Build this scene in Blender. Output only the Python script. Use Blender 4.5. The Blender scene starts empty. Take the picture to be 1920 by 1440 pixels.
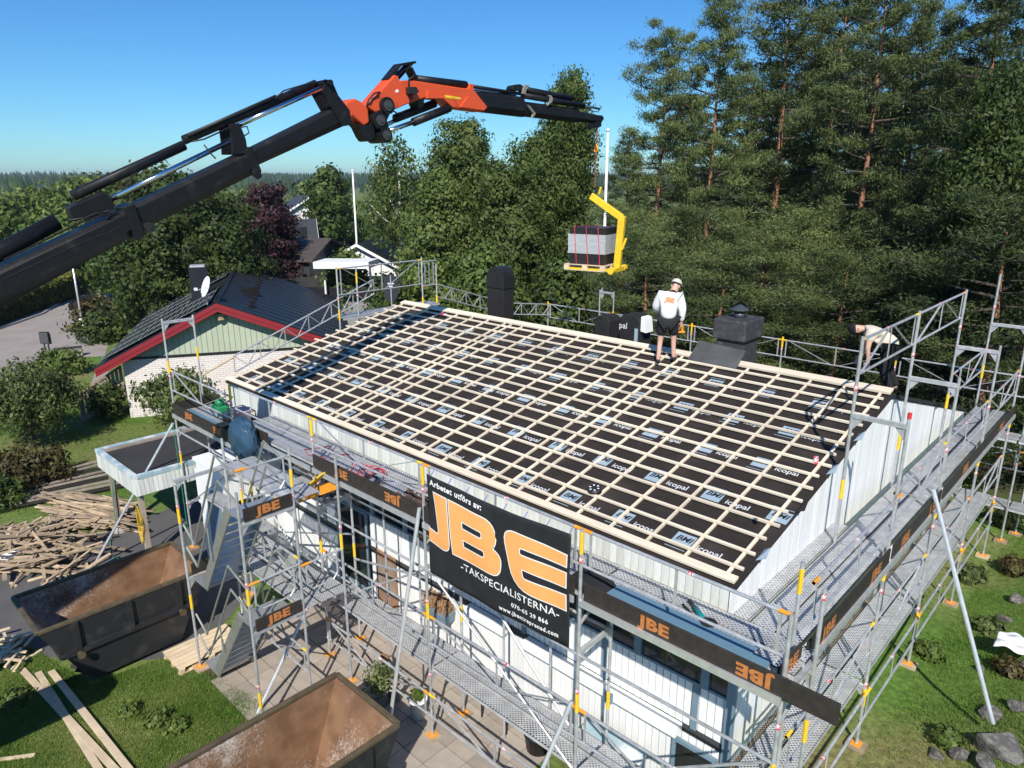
import bpy, bmesh, math, random
import numpy as np
from mathutils import Vector, Matrix, Quaternion
random.seed(7); rng = np.random.default_rng(7)
scene = bpy.context.scene
COL = scene.collection
R = math.radians
# ------------------------------------------------------------------ camera
# world: x along the eave of the house, y across it, z = 0 at the eave's right corner
CAM = Vector((3.35209, -7.47594, 4.80873))
CR = Vector((0.72705728, 0.68657681, 0.0))            # camera right
CU = Vector((-0.19050181, 0.20173377, 0.96073542))    # camera up
CF = Vector((-0.65961866, 0.69850968, -0.27746613))   # camera forward
FPX = 1340.0
cd = bpy.data.cameras.new('camera'); cam = bpy.data.objects.new('camera', cd); COL.objects.link(cam)
cd.sensor_width = 36; cd.lens = 36*FPX/1920; cd.clip_start = 0.1; cd.clip_end = 20000
cam.matrix_world = Matrix(((CR.x, CU.x, -CF.x, CAM.x), (CR.y, CU.y, -CF.y, CAM.y), (CR.z, CU.z, -CF.z, CAM.z), (0, 0, 0, 1)))
scene.camera = cam
# ------------------------------------------------------------------ sky, sun, exposure
SUNV = Vector((0.8, -1.0, 1.11)).normalized()
SEL = math.asin(SUNV.z)
world = bpy.data.worlds.new('World'); scene.world = world; world.use_nodes = True
wn = world.node_tree; wn.nodes.clear()
sky = wn.nodes.new('ShaderNodeTexSky'); sky.sky_type = 'NISHITA'; sky.sun_disc = False
sky.sun_elevation = SEL; sky.sun_rotation = math.atan2(SUNV.x, SUNV.y)
sky.altitude = 200; sky.air_density = 1.0; sky.dust_density = 0.05; sky.ozone_density = 3.6
hs = wn.nodes.new('ShaderNodeHueSaturation'); hs.inputs['Saturation'].default_value = 1.16
bg = wn.nodes.new('ShaderNodeBackground'); bg.inputs[1].default_value = 0.092
wo = wn.nodes.new('ShaderNodeOutputWorld')
tn = wn.nodes.new('ShaderNodeMix'); tn.data_type = 'RGBA'; tn.blend_type = 'MULTIPLY'; tn.inputs[0].default_value = 1.0; tn.inputs[7].default_value = (0.46, 0.80, 1.04, 1)
wn.links.new(sky.outputs[0], hs.inputs['Color']); wn.links.new(hs.outputs[0], tn.inputs[6]); wn.links.new(tn.outputs[2], bg.inputs[0]); wn.links.new(bg.outputs[0], wo.inputs[0])
sd = bpy.data.lights.new('sun', 'SUN'); sd.energy = 4.6; sd.angle = R(0.53); sd.color = (1.0, 0.945, 0.86)
sun = bpy.data.objects.new('sun', sd); COL.objects.link(sun); sun.rotation_euler = SUNV.to_track_quat('Z', 'Y').to_euler(); sun.location = (20, -30, 40)
scene.view_settings.view_transform = 'Standard'; scene.view_settings.look = 'None'
scene.view_settings.exposure = 0.38; scene.view_settings.gamma = 1.0
scene.cycles.max_bounces = 5; scene.cycles.diffuse_bounces = 2; scene.cycles.glossy_bounces = 2
scene.cycles.transmission_bounces = 3; scene.cycles.transparent_max_bounces = 8
# ------------------------------------------------------------------ pixel helpers (photo pixels of 1920 x 1440)
def ray(px, py): return CR*(px-960) + CU*(720-py) + CF*FPX
def PZ(px, py, z): r = ray(px, py); return CAM + r*((z-CAM.z)/r.z)
def PY(px, py, y): r = ray(px, py); return CAM + r*((y-CAM.y)/r.y)
def PX(px, py, x): r = ray(px, py); return CAM + r*((x-CAM.x)/r.x)
def PD(px, py, d): r = ray(px, py); return CAM + r*(d/math.hypot(r.x, r.y))   # at horizontal distance d
G = -4.45                                             # level ground on the left
def sstep(a, b, t): t = min(1, max(0, (t-a)/(b-a))); return t*t*(3-2*t)
def ground(x, y):
    h = G + 0.78*sstep(-3.5, 0.9, x)*sstep(-4, 2.0, y) + 0.35*sstep(1.3, 3.2, x)*sstep(-2, 5, y)
    h += 0.9*sstep(3.0, 9, x)
    h -= 0.45*sstep(4, 12, y)*sstep(-1, 1, x)*(1-sstep(1.5, 6, x))
    return h
# ------------------------------------------------------------------ objects
ORG = {}
def setp(o, label=None, cat=None, group=None, kind=None):
    if label: o['label'] = label
    if cat: o['category'] = cat
    if group: o['group'] = group
    if kind: o['kind'] = kind
    return o
def thing(name, label, cat, loc=(0, 0, 0), group=None):
    o = bpy.data.objects.new(name, None); COL.objects.link(o); o.location = loc; o.empty_display_size = 0.2
    ORG[o.name] = Vector(loc); return setp(o, label, cat, group)
def link(name, me, parent=None, mat=None, loc=None, rot=None):
    o = bpy.data.objects.new(name, me); COL.objects.link(o)
    if mat is not None and not me.materials: me.materials.append(mat)
    if parent is not None: o.parent = parent
    if loc is not None: o.location = loc
    if rot is not None: o.rotation_euler = rot
    return o
class MB:
    def __init__(s): s.v = []; s.f = []
    def add(s, vs, fs):
        n = len(s.v); s.v += [tuple(p) for p in vs]; s.f += [tuple(i+n for i in f) for f in fs]; return s
    def obox(s, c, a, b, d):                            # centre and three half vectors
        c, a, b, d = Vector(c), Vector(a), Vector(b), Vector(d)
        vs = [c+a*i+b*j+d*k for k in (-1, 1) for j in (-1, 1) for i in (-1, 1)]
        return s.add(vs, [(0, 2, 3, 1), (4, 5, 7, 6), (0, 1, 5, 4), (2, 6, 7, 3), (0, 4, 6, 2), (1, 3, 7, 5)])
    def box(s, lo, hi):
        lo, hi = Vector(lo), Vector(hi); c = (lo+hi)/2; h = (hi-lo)/2
        return s.obox(c, (h.x, 0, 0), (0, h.y, 0), (0, 0, h.z))
    def beam(s, p, q, w, h, up=(0, 0, 1)):              # w across, h along up
        p, q = Vector(p), Vector(q); d = q-p; L = d.length; d = d.normalized(); up = Vector(up)
        a = d.cross(up)
        if a.length < 1e-4: a = d.cross(Vector((0, 1, 0)))
        a.normalize(); u = a.cross(d).normalized()
        return s.obox((p+q)/2, d*L/2, a*w/2, u*h/2)
    def tube(s, p, q, r, n=8, r2=None, caps=True):
        p, q = Vector(p), Vector(q); d = (q-p).normalized(); r2 = r if r2 is None else r2
        a = d.orthogonal().normalized(); b = d.cross(a); k = len(s.v)
        for o, rr in ((p, r), (q, r2)):
            for i in range(n):
                t = 2*math.pi*i/n; s.v.append(tuple(o + (a*math.cos(t) + b*math.sin(t))*rr))
        for i in range(n): j = (i+1) % n; s.f.append((k+i, k+j, k+n+j, k+n+i))
        if caps: s.f.append(tuple(k+i for i in reversed(range(n)))); s.f.append(tuple(k+n+i for i in range(n)))
        return s
    def path(s, pts, r, n=6):
        pts = [Vector(p) for p in pts]; k = len(s.v); m = len(pts); a = None
        for i, p in enumerate(pts):
            d = (pts[min(i+1, m-1)] - pts[max(i-1, 0)]).normalized()
            a = d.orthogonal().normalized() if a is None else (a - d*a.dot(d)).normalized()
            b = d.cross(a); rr = r[i] if isinstance(r, (list, tuple)) else r
            for j in range(n): t = 2*math.pi*j/n; s.v.append(tuple(p + (a*math.cos(t) + b*math.sin(t))*rr))
        for i in range(m-1):
            for j in range(n): l = (j+1) % n; s.f.append((k+i*n+j, k+i*n+l, k+(i+1)*n+l, k+(i+1)*n+j))
        s.f.append(tuple(k+j for j in reversed(range(n)))); s.f.append(tuple(k+(m-1)*n+j for j in range(n)))
        return s
    def prism(s, pts, ext):                             # a flat outline pushed along ext
        pts = [Vector(p) for p in pts]; e = Vector(ext); n = len(pts); k = len(s.v)
        s.v += [tuple(p) for p in pts] + [tuple(p+e) for p in pts]
        s.f.append(tuple(k+i for i in range(n))); s.f.append(tuple(k+n+i for i in reversed(range(n))))
        for i in range(n): j = (i+1) % n; s.f.append((k+j, k+i, k+n+i, k+n+j))
        return s
    def lathe(s, c, prof, n=16):
        c = Vector(c); k = len(s.v); m = len(prof)
        for r, z in prof:
            for i in range(n): t = 2*math.pi*i/n; s.v.append((c.x+r*math.cos(t), c.y+r*math.sin(t), c.z+z))
        for i in range(m-1):
            for j in range(n): l = (j+1) % n; s.f.append((k+i*n+j, k+i*n+l, k+(i+1)*n+l, k+(i+1)*n+j))
        s.f.append(tuple(k+j for j in reversed(range(n)))); s.f.append(tuple(k+(m-1)*n+j for j in range(n)))
        return s
    def mesh(s, name, mat=None, smooth=False, org=None):
        v = s.v
        if org is not None: v = [(a-org.x, b-org.y, c-org.z) for a, b, c in v]
        me = bpy.data.meshes.new(name); me.from_pydata(v, [], s.f)
        if mat is not None: me.materials.append(mat)
        bm = bmesh.new(); bm.from_mesh(me); bmesh.ops.recalc_face_normals(bm, faces=bm.faces); bm.to_mesh(me); bm.free()
        if smooth: me.polygons.foreach_set('use_smooth', [True]*len(me.polygons))
        return me
    def build(s, name, mat, parent=None, smooth=False, bevel=0):
        org = ORG[parent.name] if parent is not None else None
        if org is None and s.v:
            xs = np.array(s.v); org = Vector(((xs[:, 0].min()+xs[:, 0].max())/2, (xs[:, 1].min()+xs[:, 1].max())/2, xs[:, 2].min()))
            o = link(name, s.mesh(name, mat, smooth, org)); o.location = org
        else:
            o = link(name, s.mesh(name, mat, smooth, org), parent)
        ORG[o.name] = org
        if bevel:
            m = o.modifiers.new('bevel', 'BEVEL'); m.width = bevel; m.segments = 2; m.limit_method = 'ANGLE'
        return o
def npmesh(name, V, F, mat, smooth=False, attr=None):
    V = np.asarray(V, np.float32); F = np.asarray(F, np.int32); k = F.shape[1]
    me = bpy.data.meshes.new(name); me.vertices.add(len(V)); me.vertices.foreach_set('co', V.ravel())
    me.loops.add(F.size); me.loops.foreach_set('vertex_index', F.ravel())
    me.polygons.add(len(F)); me.polygons.foreach_set('loop_start', np.arange(0, F.size, k, dtype=np.int32))
    me.polygons.foreach_set('loop_total', np.full(len(F), k, np.int32))
    if attr is not None:
        a = me.attributes.new('tone', 'FLOAT', 'FACE'); a.data.foreach_set('value', np.asarray(attr, np.float32))
    me.update(calc_edges=True)
    if smooth: me.polygons.foreach_set('use_smooth', np.ones(len(F), bool))
    if mat is not None: me.materials.append(mat)
    return me
# ------------------------------------------------------------------ materials
def N(nt, t, **k):
    n = nt.nodes.new(t)
    for a, b in k.items(): setattr(n, a, b)
    return n
def mat(name, col, rough=0.6, metal=0.0, var=0.15, scale=4.0, bump=0.0, bscale=40.0, col2=None, thr=(0.4, 0.65), rnd=0.0, spec=0.4, detail=5, coord='Object', stretch=None):
    m = bpy.data.materials.new(name); m.use_nodes = True; nt = m.node_tree; L = nt.links
    p = nt.nodes['Principled BSDF']; p.inputs['Roughness'].default_value = rough; p.inputs['Metallic'].default_value = metal
    p.inputs['Specular IOR Level'].default_value = spec
    tc = N(nt, 'ShaderNodeTexCoord'); src = tc.outputs[coord]
    if stretch:
        mp = N(nt, 'ShaderNodeMapping'); mp.inputs['Scale'].default_value = stretch; L.new(src, mp.inputs[0]); src = mp.outputs[0]
    nz = N(nt, 'ShaderNodeTexNoise'); nz.inputs['Scale'].default_value = scale; nz.inputs['Detail'].default_value = detail; L.new(src, nz.inputs['Vector'])
    cr = N(nt, 'ShaderNodeValToRGB'); e = cr.color_ramp.elements
    c = Vector(col[:3])
    lo = c*(1-var) if col2 is None else c
    hi = c*(1+var) if col2 is None else Vector(col2[:3])
    e[0].position = thr[0] if col2 is not None else 0.25; e[1].position = thr[1] if col2 is not None else 0.75
    e[0].color = (*lo, 1); e[1].color = (*hi, 1)
    L.new(nz.outputs[0], cr.inputs[0]); out = cr.outputs[0]
    if rnd > 0:
        oi = N(nt, 'ShaderNodeObjectInfo'); mr = N(nt, 'ShaderNodeMapRange'); mr.inputs[3].default_value = 1-rnd; mr.inputs[4].default_value = 1+rnd*0.6
        h = N(nt, 'ShaderNodeHueSaturation'); L.new(oi.outputs['Random'], mr.inputs[0]); L.new(mr.outputs[0], h.inputs['Value']); L.new(out, h.inputs['Color']); out = h.outputs[0]
    L.new(out, p.inputs['Base Color'])
    if bump > 0:
        n2 = N(nt, 'ShaderNodeTexNoise'); n2.inputs['Scale'].default_value = bscale; n2.inputs['Detail'].default_value = 4; L.new(src, n2.inputs['Vector'])
        b = N(nt, 'ShaderNodeBump'); b.inputs['Strength'].default_value = bump; b.inputs['Distance'].default_value = 0.02
        L.new(n2.outputs[0], b.inputs['Height']); L.new(b.outputs[0], p.inputs['Normal'])
    return m
M = {}
M['steel'] = mat('galvanised', (0.56, 0.57, 0.58), 0.42, 0.5, 0.25, 9, rnd=0.12)
M['steel2'] = mat('galvanised_bright', (0.70, 0.71, 0.72), 0.34, 0.6, 0.15, 9)
M['orange'] = mat('orange_paint', (0.78, 0.30, 0.03), 0.5, 0, 0.2, 12)
M['yellow'] = mat('yellow_paint', (0.80, 0.52, 0.03), 0.45, 0, 0.12, 8, rnd=0.05)
M['red'] = mat('red_paint', (0.62, 0.04, 0.05), 0.5)
M['white'] = mat('white_paint', (0.80, 0.81, 0.80), 0.5, 0, 0.04, 3)
M['board'] = mat('white_board', (0.81, 0.82, 0.81), 0.55, 0, 0.06, 2.5, bump=0.15, bscale=25, rnd=0.07, stretch=(6, 6, 0.6))
M['fascia'] = mat('weathered_white_board', (0.66, 0.68, 0.64), 0.6, 0, 0.14, 3.0, bump=0.2, bscale=25, rnd=0.16, stretch=(6, 6, 0.8))
M['blue'] = mat('slate_blue_paint', (0.16, 0.24, 0.30), 0.5, 0, 0.15, 3)
M['sheetblue'] = mat('blue_sheet_metal', (0.15, 0.27, 0.35), 0.35, 0.2, 0.08, 1.5)
M['black'] = mat('black_paint', (0.018, 0.018, 0.02), 0.4, 0, 0.2, 6)
M['soot'] = mat('black_membrane', (0.016, 0.015, 0.016), 0.8, 0, 0.3, 6, bump=0.2, bscale=60)
M['toe'] = mat('toe_board_black', (0.032, 0.026, 0.022), 0.65, 0, 0.35, 10, bump=0.2, bscale=60, rnd=0.2)
M['toeprint'] = mat('toe_print_orange', (0.46, 0.17, 0.05), 0.6, 0, 0.25, 14)
M['batten'] = mat('new_timber', (0.79, 0.685, 0.53), 0.62, 0, 0.14, 3, rnd=0.20, stretch=(0.8, 8, 8))
M['counter'] = mat('new_timber_slope', (0.77, 0.665, 0.51), 0.62, 0, 0.14, 3, rnd=0.20, stretch=(8, 0.8, 8))
M['timber'] = mat('raw_timber', (0.66, 0.53, 0.36), 0.7, 0, 0.2, 3, rnd=0.18)
M['oldwood'] = mat('old_timber', (0.42, 0.32, 0.215), 0.8, 0, 0.3, 4, rnd=0.45)
M['greywood'] = mat('weathered_wood', (0.30, 0.25, 0.20), 0.8, 0, 0.25, 4, rnd=0.2)
M['membrane'] = mat('roof_underlay', (0.022, 0.0165, 0.0138), 0.74, 0, 0.45, 1.6, bump=0.6, bscale=11, detail=11, col2=(.05, .039, .033), thr=(.5, .82))
M['patch'] = mat('print_pale_blue', (0.30, 0.39, 0.46), 0.6, 0, 0.08, 6)
M['ink'] = mat('print_dark', (0.02, 0.025, 0.035), 0.6)
M['inkw'] = mat('print_white', (0.62, 0.64, 0.66), 0.6)
M['glass'] = mat('dark_glass', (0.015, 0.02, 0.025), 0.06, 0, 0.2, 1, spec=0.7)
M['concrete'] = mat('concrete', (0.36, 0.345, 0.32), 0.85, 0, 0.15, 5, bump=0.3, bscale=60)
M['hydr'] = mat('chromed_rod', (0.75, 0.76, 0.8), 0.12, 1.0, 0.05, 3)
M['cranedark'] = mat('crane_black', (0.009, 0.009, 0.011), 0.45, 0.0, 0.5, 5, bump=0.15, bscale=20, spec=.3, col2=(.035, .032, .03), thr=(.55, .85), detail=9)
M['craneorange'] = mat('crane_orange', (0.66, 0.085, 0.025), 0.42, 0, 0.10, 4, col2=(.45, .055, .022), thr=(.55, .8), detail=9, bump=.1, bscale=25)
M['hose'] = mat('rubber', (0.02, 0.02, 0.022), 0.5)
M['rust'] = mat('rusty_steel', (0.20, 0.10, 0.05), 0.75, 0, 0.3, 5)
M['rock'] = mat('granite', (0.10, 0.095, 0.088), 0.9, 0, 0.3, 3, bump=0.9, bscale=6, col2=(.22, .21, .19), thr=(.45, .7), detail=12)
M['skin'] = mat('skin', (0.60, 0.36, 0.27), 0.5, 0, 0.05, 8)
M['tileblack'] = mat('roof_tile_black', (0.022, 0.022, 0.024), 0.4, 0, 0.2, 8, rnd=0.2)
def deckmat():
    m = mat('perforated_deck', (0.60, 0.61, 0.62), 0.42, 0.35, 0.22, 5); nt = m.node_tree; L = nt.links
    p = nt.nodes['Principled BSDF']; out = nt.nodes['Material Output']
    tc = N(nt, 'ShaderNodeTexCoord'); mp = N(nt, 'ShaderNodeMapping'); mp.inputs['Scale'].default_value = (1, 1, 0); mp.inputs['Rotation'].default_value = (0, 0, R(45))
    L.new(tc.outputs['Object'], mp.inputs[0])
    vo = N(nt, 'ShaderNodeTexVoronoi'); vo.inputs['Scale'].default_value = 24; vo.inputs['Randomness'].default_value = 0.0; L.new(mp.outputs[0], vo.inputs['Vector'])
    lt = N(nt, 'ShaderNodeMath', operation='LESS_THAN'); lt.inputs[1].default_value = 0.36; L.new(vo.outputs['Distance'], lt.inputs[0])
    ge = N(nt, 'ShaderNodeNewGeometry'); sx = N(nt, 'ShaderNodeSeparateXYZ'); L.new(ge.outputs['True Normal'], sx.inputs[0])
    ab = N(nt, 'ShaderNodeMath', operation='ABSOLUTE'); L.new(sx.outputs['Z'], ab.inputs[0])
    gt = N(nt, 'ShaderNodeMath', operation='GREATER_THAN'); gt.inputs[1].default_value = 0.8; L.new(ab.outputs[0], gt.inputs[0])
    mu = N(nt, 'ShaderNodeMath', operation='MULTIPLY'); L.new(lt.outputs[0], mu.inputs[0]); L.new(gt.outputs[0], mu.inputs[1])
    tr = N(nt, 'ShaderNodeBsdfTransparent'); mx = N(nt, 'ShaderNodeMixShader')
    L.new(mu.outputs[0], mx.inputs[0]); L.new(p.outputs[0], mx.inputs[1]); L.new(tr.outputs[0], mx.inputs[2]); L.new(mx.outputs[0], out.inputs[0])
    b = N(nt, 'ShaderNodeBump'); b.inputs['Strength'].default_value = 0.5; b.inputs['Distance'].default_value = 0.01; L.new(vo.outputs['Distance'], b.inputs['Height']); L.new(b.outputs[0], p.inputs['Normal'])
    return m
M['deck'] = deckmat()
def leafmat(name, c1, c2, trans=0.3):
    m = bpy.data.materials.new(name); m.use_nodes = True; nt = m.node_tree; L = nt.links
    p = nt.nodes['Principled BSDF']; p.inputs['Roughness'].default_value = 0.55; p.inputs['Specular IOR Level'].default_value = 0.25
    at = N(nt, 'ShaderNodeAttribute', attribute_name='tone'); cr = N(nt, 'ShaderNodeValToRGB')
    cr.color_ramp.elements[0].color = (*c1, 1); cr.color_ramp.elements[1].color = (*c2, 1); L.new(at.outputs['Fac'], cr.inputs[0])
    oi = N(nt, 'ShaderNodeObjectInfo'); mr = N(nt, 'ShaderNodeMapRange'); mr.inputs[3].default_value = 0.85; mr.inputs[4].default_value = 1.15
    h = N(nt, 'ShaderNodeHueSaturation'); L.new(oi.outputs['Random'], mr.inputs[0]); L.new(mr.outputs[0], h.inputs['Value']); L.new(cr.outputs[0], h.inputs['Color'])
    L.new(h.outputs[0], p.inputs['Base Color'])
    t = N(nt, 'ShaderNodeBsdfTranslucent'); L.new(h.outputs[0], t.inputs[0]); mx = N(nt, 'ShaderNodeMixShader'); mx.inputs[0].default_value = trans
    L.new(p.outputs[0], mx.inputs[1]); L.new(t.outputs[0], mx.inputs[2]); L.new(mx.outputs[0], nt.nodes['Material Output'].inputs[0])
    return m
def text_mesh(txt, size, mat_, name, bold=0.0, shear=0.0, space=1.0, ext=0.0):
    c = bpy.data.curves.new('lettering', 'FONT'); c.body = txt; c.size = size; c.offset = bold; c.shear = shear; c.space_character = space; c.extrude = ext; c.resolution_u = 3
    c.align_x = 'CENTER'; c.align_y = 'CENTER'
    o = bpy.data.objects.new('tmp', c); COL.objects.link(o); dg = bpy.context.evaluated_depsgraph_get()
    me = bpy.data.meshes.new_from_object(o.evaluated_get(dg)); me.name = name; me.materials.clear(); me.materials.append(mat_)
    bpy.data.objects.remove(o); bpy.data.curves.remove(c); return me
# ================================================================== ground
def lawnmat():
    m = mat('lawn', (0.095, 0.185, 0.024), 0.9, 0, 0.3, 0.35, bump=0.8, bscale=30, col2=(0.21, 0.185, 0.075), thr=(0.40, 0.66), detail=10); nt = m.node_tree; L = nt.links
    p = nt.nodes['Principled BSDF']; src = p.inputs['Base Color'].links[0].from_socket
    tc = N(nt, 'ShaderNodeTexCoord'); n2 = N(nt, 'ShaderNodeTexNoise'); n2.inputs['Scale'].default_value = 9; n2.inputs['Detail'].default_value = 6; L.new(tc.outputs['Object'], n2.inputs['Vector'])
    mr = N(nt, 'ShaderNodeMapRange'); mr.inputs[1].default_value = 0.3; mr.inputs[2].default_value = 0.7; mr.inputs[3].default_value = 0.55; mr.inputs[4].default_value = 1.3; L.new(n2.outputs[0], mr.inputs[0])
    h = N(nt, 'ShaderNodeHueSaturation'); L.new(src, h.inputs['Color']); L.new(mr.outputs[0], h.inputs['Value']); L.new(h.outputs[0], p.inputs['Base Color'])
    return m
M['lawn'] = lawnmat()
M['asphalt'] = mat('asphalt', (0.105, 0.102, 0.102), 0.9, 0, 0.2, 1.2, bump=0.5, bscale=120, detail=9)
M['road'] = mat('worn_asphalt', (0.30, 0.265, 0.245), 0.9, 0, 0.14, 0.6, bump=0.4, bscale=80, detail=9)
M['path'] = mat('footpath', (0.30, 0.26, 0.235), 0.9, 0, 0.12, 0.8)
M['soil'] = mat('forest_floor', (0.07, 0.05, 0.03), 0.95, 0, 0.5, 0.8, bump=0.6, bscale=10, col2=(0.06, 0.085, 0.02), thr=(0.42, 0.6), detail=9)
def axis(lo, hi, far, step):
    a = list(np.arange(lo, hi+1e-6, step)); s = step; p = hi; q = lo
    while p < far: s *= 1.35; p += s; a.append(p)
    s = step
    while q > -far: s *= 1.35; q -= s; a.insert(0, q)
    return np.array(a)
ax, ay = axis(-16, 10, 4000, 0.5), axis(-7, 20, 4000, 0.5)
V = np.array([(x, y, ground(x, y)) for y in ay for x in ax]); nx, ny = len(ax), len(ay)
I = np.arange(nx*ny).reshape(ny, nx)
F = np.stack([I[:-1, :-1].ravel(), I[:-1, 1:].ravel(), I[1:, 1:].ravel(), I[1:, :-1].ravel()], 1)
setp(link('ground', npmesh('ground', V, F, M['lawn'], True)), 'green lawn and garden ground around the house', None, None, 'structure')
def sheet(name, pts, mt, dz, label):
    b = MB(); b.add([(x, y, ground(x, y)+dz) for x, y in pts], [tuple(range(len(pts)))])
    return setp(b.build(name, mt), label, None, None, 'structure')
def pxp(lst, z=G): return [(PZ(a, b, z).x, PZ(a, b, z).y) for a, b in lst]
sheet('driveway', pxp([(-420, 1130), (0, 1052), (150, 1012), (225, 985), (330, 950), (470, 885), (520, 960), (470, 1110), (365, 1235), (160, 1240), (30, 1225), (-420, 1330)]), M['asphalt'], 0.004, 'grey asphalt driveway')
sheet('road', pxp([(-300, 790), (0, 712), (60, 690), (110, 672), (196, 668), (205, 640), (192, 600), (176, 560), (170, 528), (160, 527), (150, 545), (80, 590), (0, 618), (-300, 705)]), M['road'], 0.006, 'worn grey asphalt road')
sheet('footpath', pxp([(-300, 703.5), (0, 617), (80, 589), (150, 544), (157, 528), (146, 528), (134, 541), (70, 580), (0, 606), (-300, 690)]), M['path'], 0.05, 'pale footpath beside the road')
k = MB(); kp = [PZ(a, b, G) for a, b in [(-300, 704), (0, 617.5), (80, 589.5), (150, 544.5)]]
for p, q in zip(kp[:-1], kp[1:]): k.beam(p+Vector((0, 0, .04)), q+Vector((0, 0, .04)), 0.12, 0.16)
setp(k.build('kerb', M['concrete']), 'stone kerb between road and footpath', None, None, 'structure')
sheet('garden_path', pxp([(160, 748), (182, 745), (205, 700), (196, 690), (178, 700)]), M['path'], 0.012, 'paved garden path by the wooden stair')
sheet('forest_floor', [(-45, 22), (-60, 60), (-30, 120), (60, 110), (60, 14), (14, 12.5), (2.2, 15), (-14, 16)], M['soil'], 0.02, 'dark forest floor behind the house')
# paving slabs, each its own piece
pat = setp(link('patio', MB().box((-9.75, -3.05, G-0.05), (-2.3, 0.42, G+0.004)).mesh('patio', M['soil'])), 'paved patio of concrete slabs', None, None, 'structure'); ORG[pat.name] = Vector((0, 0, 0))
M['slab'] = mat('paving_slab', (0.36, 0.31, 0.26), 0.85, 0, 0.12, 4, bump=0.4, bscale=50, rnd=0.18)
sl = MB().box((-.242, -.242, 0), (.242, .242, .03)).mesh('slab', M['slab'])
for i in range(15):
    for j in range(7):
        x, y = -9.5+i*0.5, -2.8+j*0.5
        if (x < -8.9 and y < -2.6) or (x > -5.5 and y < -1.9): continue
        link('slab', sl, pat, None, (x, y, G+0.004), (random.uniform(-.006, .006), random.uniform(-.006, .006), 0))
# decking and river stones beside the wall
dk = setp(link('decking', MB().box((-2.25, -0.75, G-0.05), (0.9, 0.42, G+0.1)).mesh('decking', M['greywood'])), 'narrow grey plank decking along the front wall', None, None, 'structure'); ORG[dk.name] = Vector((0, 0, 0))
for i in range(9): link('plank', MB().box((-2.26, -0.76+i*0.131, G+.1), (0.91, -0.64+i*0.131, G+.125)).mesh('plank', M['greywood']), dk)
sb = sheet('stone_bed', [(-3.3, -1.9), (0.6, -1.9), (0.6, -0.78), (-3.3, -0.78)], M['soil'], 0.012, 'bed of round river stones beside the decking'); ORG[sb.name] = Vector((0, 0, 0))
def rockmesh(name, seed, mt, sub=2, amp=0.25, flat=0.6, cuts=0):
    bm = bmesh.new(); bmesh.ops.create_icosphere(bm, subdivisions=sub, radius=1); r = random.Random(seed)
    ph = [Vector((r.uniform(-1, 1), r.uniform(-1, 1), r.uniform(-1, 1))).normalized() for _ in range(7)]; am = [r.uniform(-amp, amp) for _ in ph]; cp = [(Vector((r.gauss(0, 1), r.gauss(0, 1), r.gauss(0, 1))).normalized(), r.uniform(.5, .85)) for _ in range(cuts)]
    for v in bm.verts:
        n = v.co.normalized(); v.co *= 1+sum(a*max(0, n.dot(p))**2*2 for a, p in zip(am, ph))
        for cn, cdst in cp: v.co -= cn*max(0, v.co.dot(cn)-cdst)*.93
        v.co += n*r.uniform(-.02, .02)*bool(cuts); v.co.z *= flat
    me = bpy.data.meshes.new(name); bm.to_mesh(me); bm.free(); me.materials.append(mt); return me
M['pebble'] = mat('river_stone', (0.34, 0.30, 0.27), 0.7, 0, 0.15, 6, rnd=0.5)
pm = [rockmesh('stone', i, M['pebble'], 1, 0.2, 0.6) for i in range(4)]
so = sb.location
for i in range(26):
    for j in range(8):
        if random.random() < .12: continue
        s = random.uniform(.055, .095)
        o = link('stone', pm[(i+j*3) % 4], sb, None, Vector((-3.2+i*.145+random.uniform(-.04, .04), -1.83+j*.13+random.uniform(-.03, .03), G+.04))-so, (0, 0, random.uniform(0, 6)))
        g0 = ground(-3.2+i*.145, -1.3); o.location.z = g0+.035-so.z; o.scale = (s, s*random.uniform(.7, 1), s)
# grass blades on the near lawns (nobody could count them)
M['grass'] = leafmat('grass_blades', (0.085, 0.195, 0.024), (0.25, 0.30, 0.075), 0.38)
def grass(name, poly, n, h, label, zf=ground):
    P = np.array(poly); lo, hi = P.min(0), P.max(0); pts = []
    X = rng.uniform(lo[0], hi[0], n*3); Y = rng.uniform(lo[1], hi[1], n*3); ins = np.zeros(n*3, bool); m = len(P)
    for i in range(m):
        (x1, y1), (x2, y2) = P[i], P[(i+1) % m]
        c = ((y1 > Y) != (y2 > Y)) & (X < (x2-x1)*(Y-y1)/(y2-y1+1e-12)+x1); ins ^= c
    X, Y = X[ins][:n], Y[ins][:n]; n = len(X); Z = np.array([zf(a, b) for a, b in zip(X, Y)])
    dens = np.sin(X*1.9+Y*.7)+np.sin(Y*2.3-X*1.1)+np.sin(X*5.1)*np.sin(Y*4.7)
    H = h*(rng.uniform(.5, 1.2, n)+.22*dens); H = np.clip(H, .3*h, 2*h); A = rng.uniform(0, 6.283, n); w = rng.uniform(.004, .009, n)
    B = np.stack([X, Y, Z], 1); D = np.stack([np.cos(A)*w, np.sin(A)*w, 0*w], 1)
    T = B+np.stack([rng.normal(0, .5, n)*H, rng.normal(0, .5, n)*H, H], 1)
    V = np.stack([B-D, B+D, T], 1).reshape(-1, 3); F = np.arange(3*n).reshape(-1, 3)
    tone = np.clip(.45+.2*rng.normal(size=n)-.12*dens, 0, 1)
    return setp(link(name, npmesh(name, V, F, M['grass'], attr=tone)), label, None, None, 'stuff')
grass('grass', pxp([(-60, 1205), (60, 1215), (170, 1285), (300, 1235), (345, 1250), (400, 1265), (510, 1335), (560, 1360), (330, 1460), (-60, 1460)]), 75000, 0.05, 'short grass on the lawn between the two skips')
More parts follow.
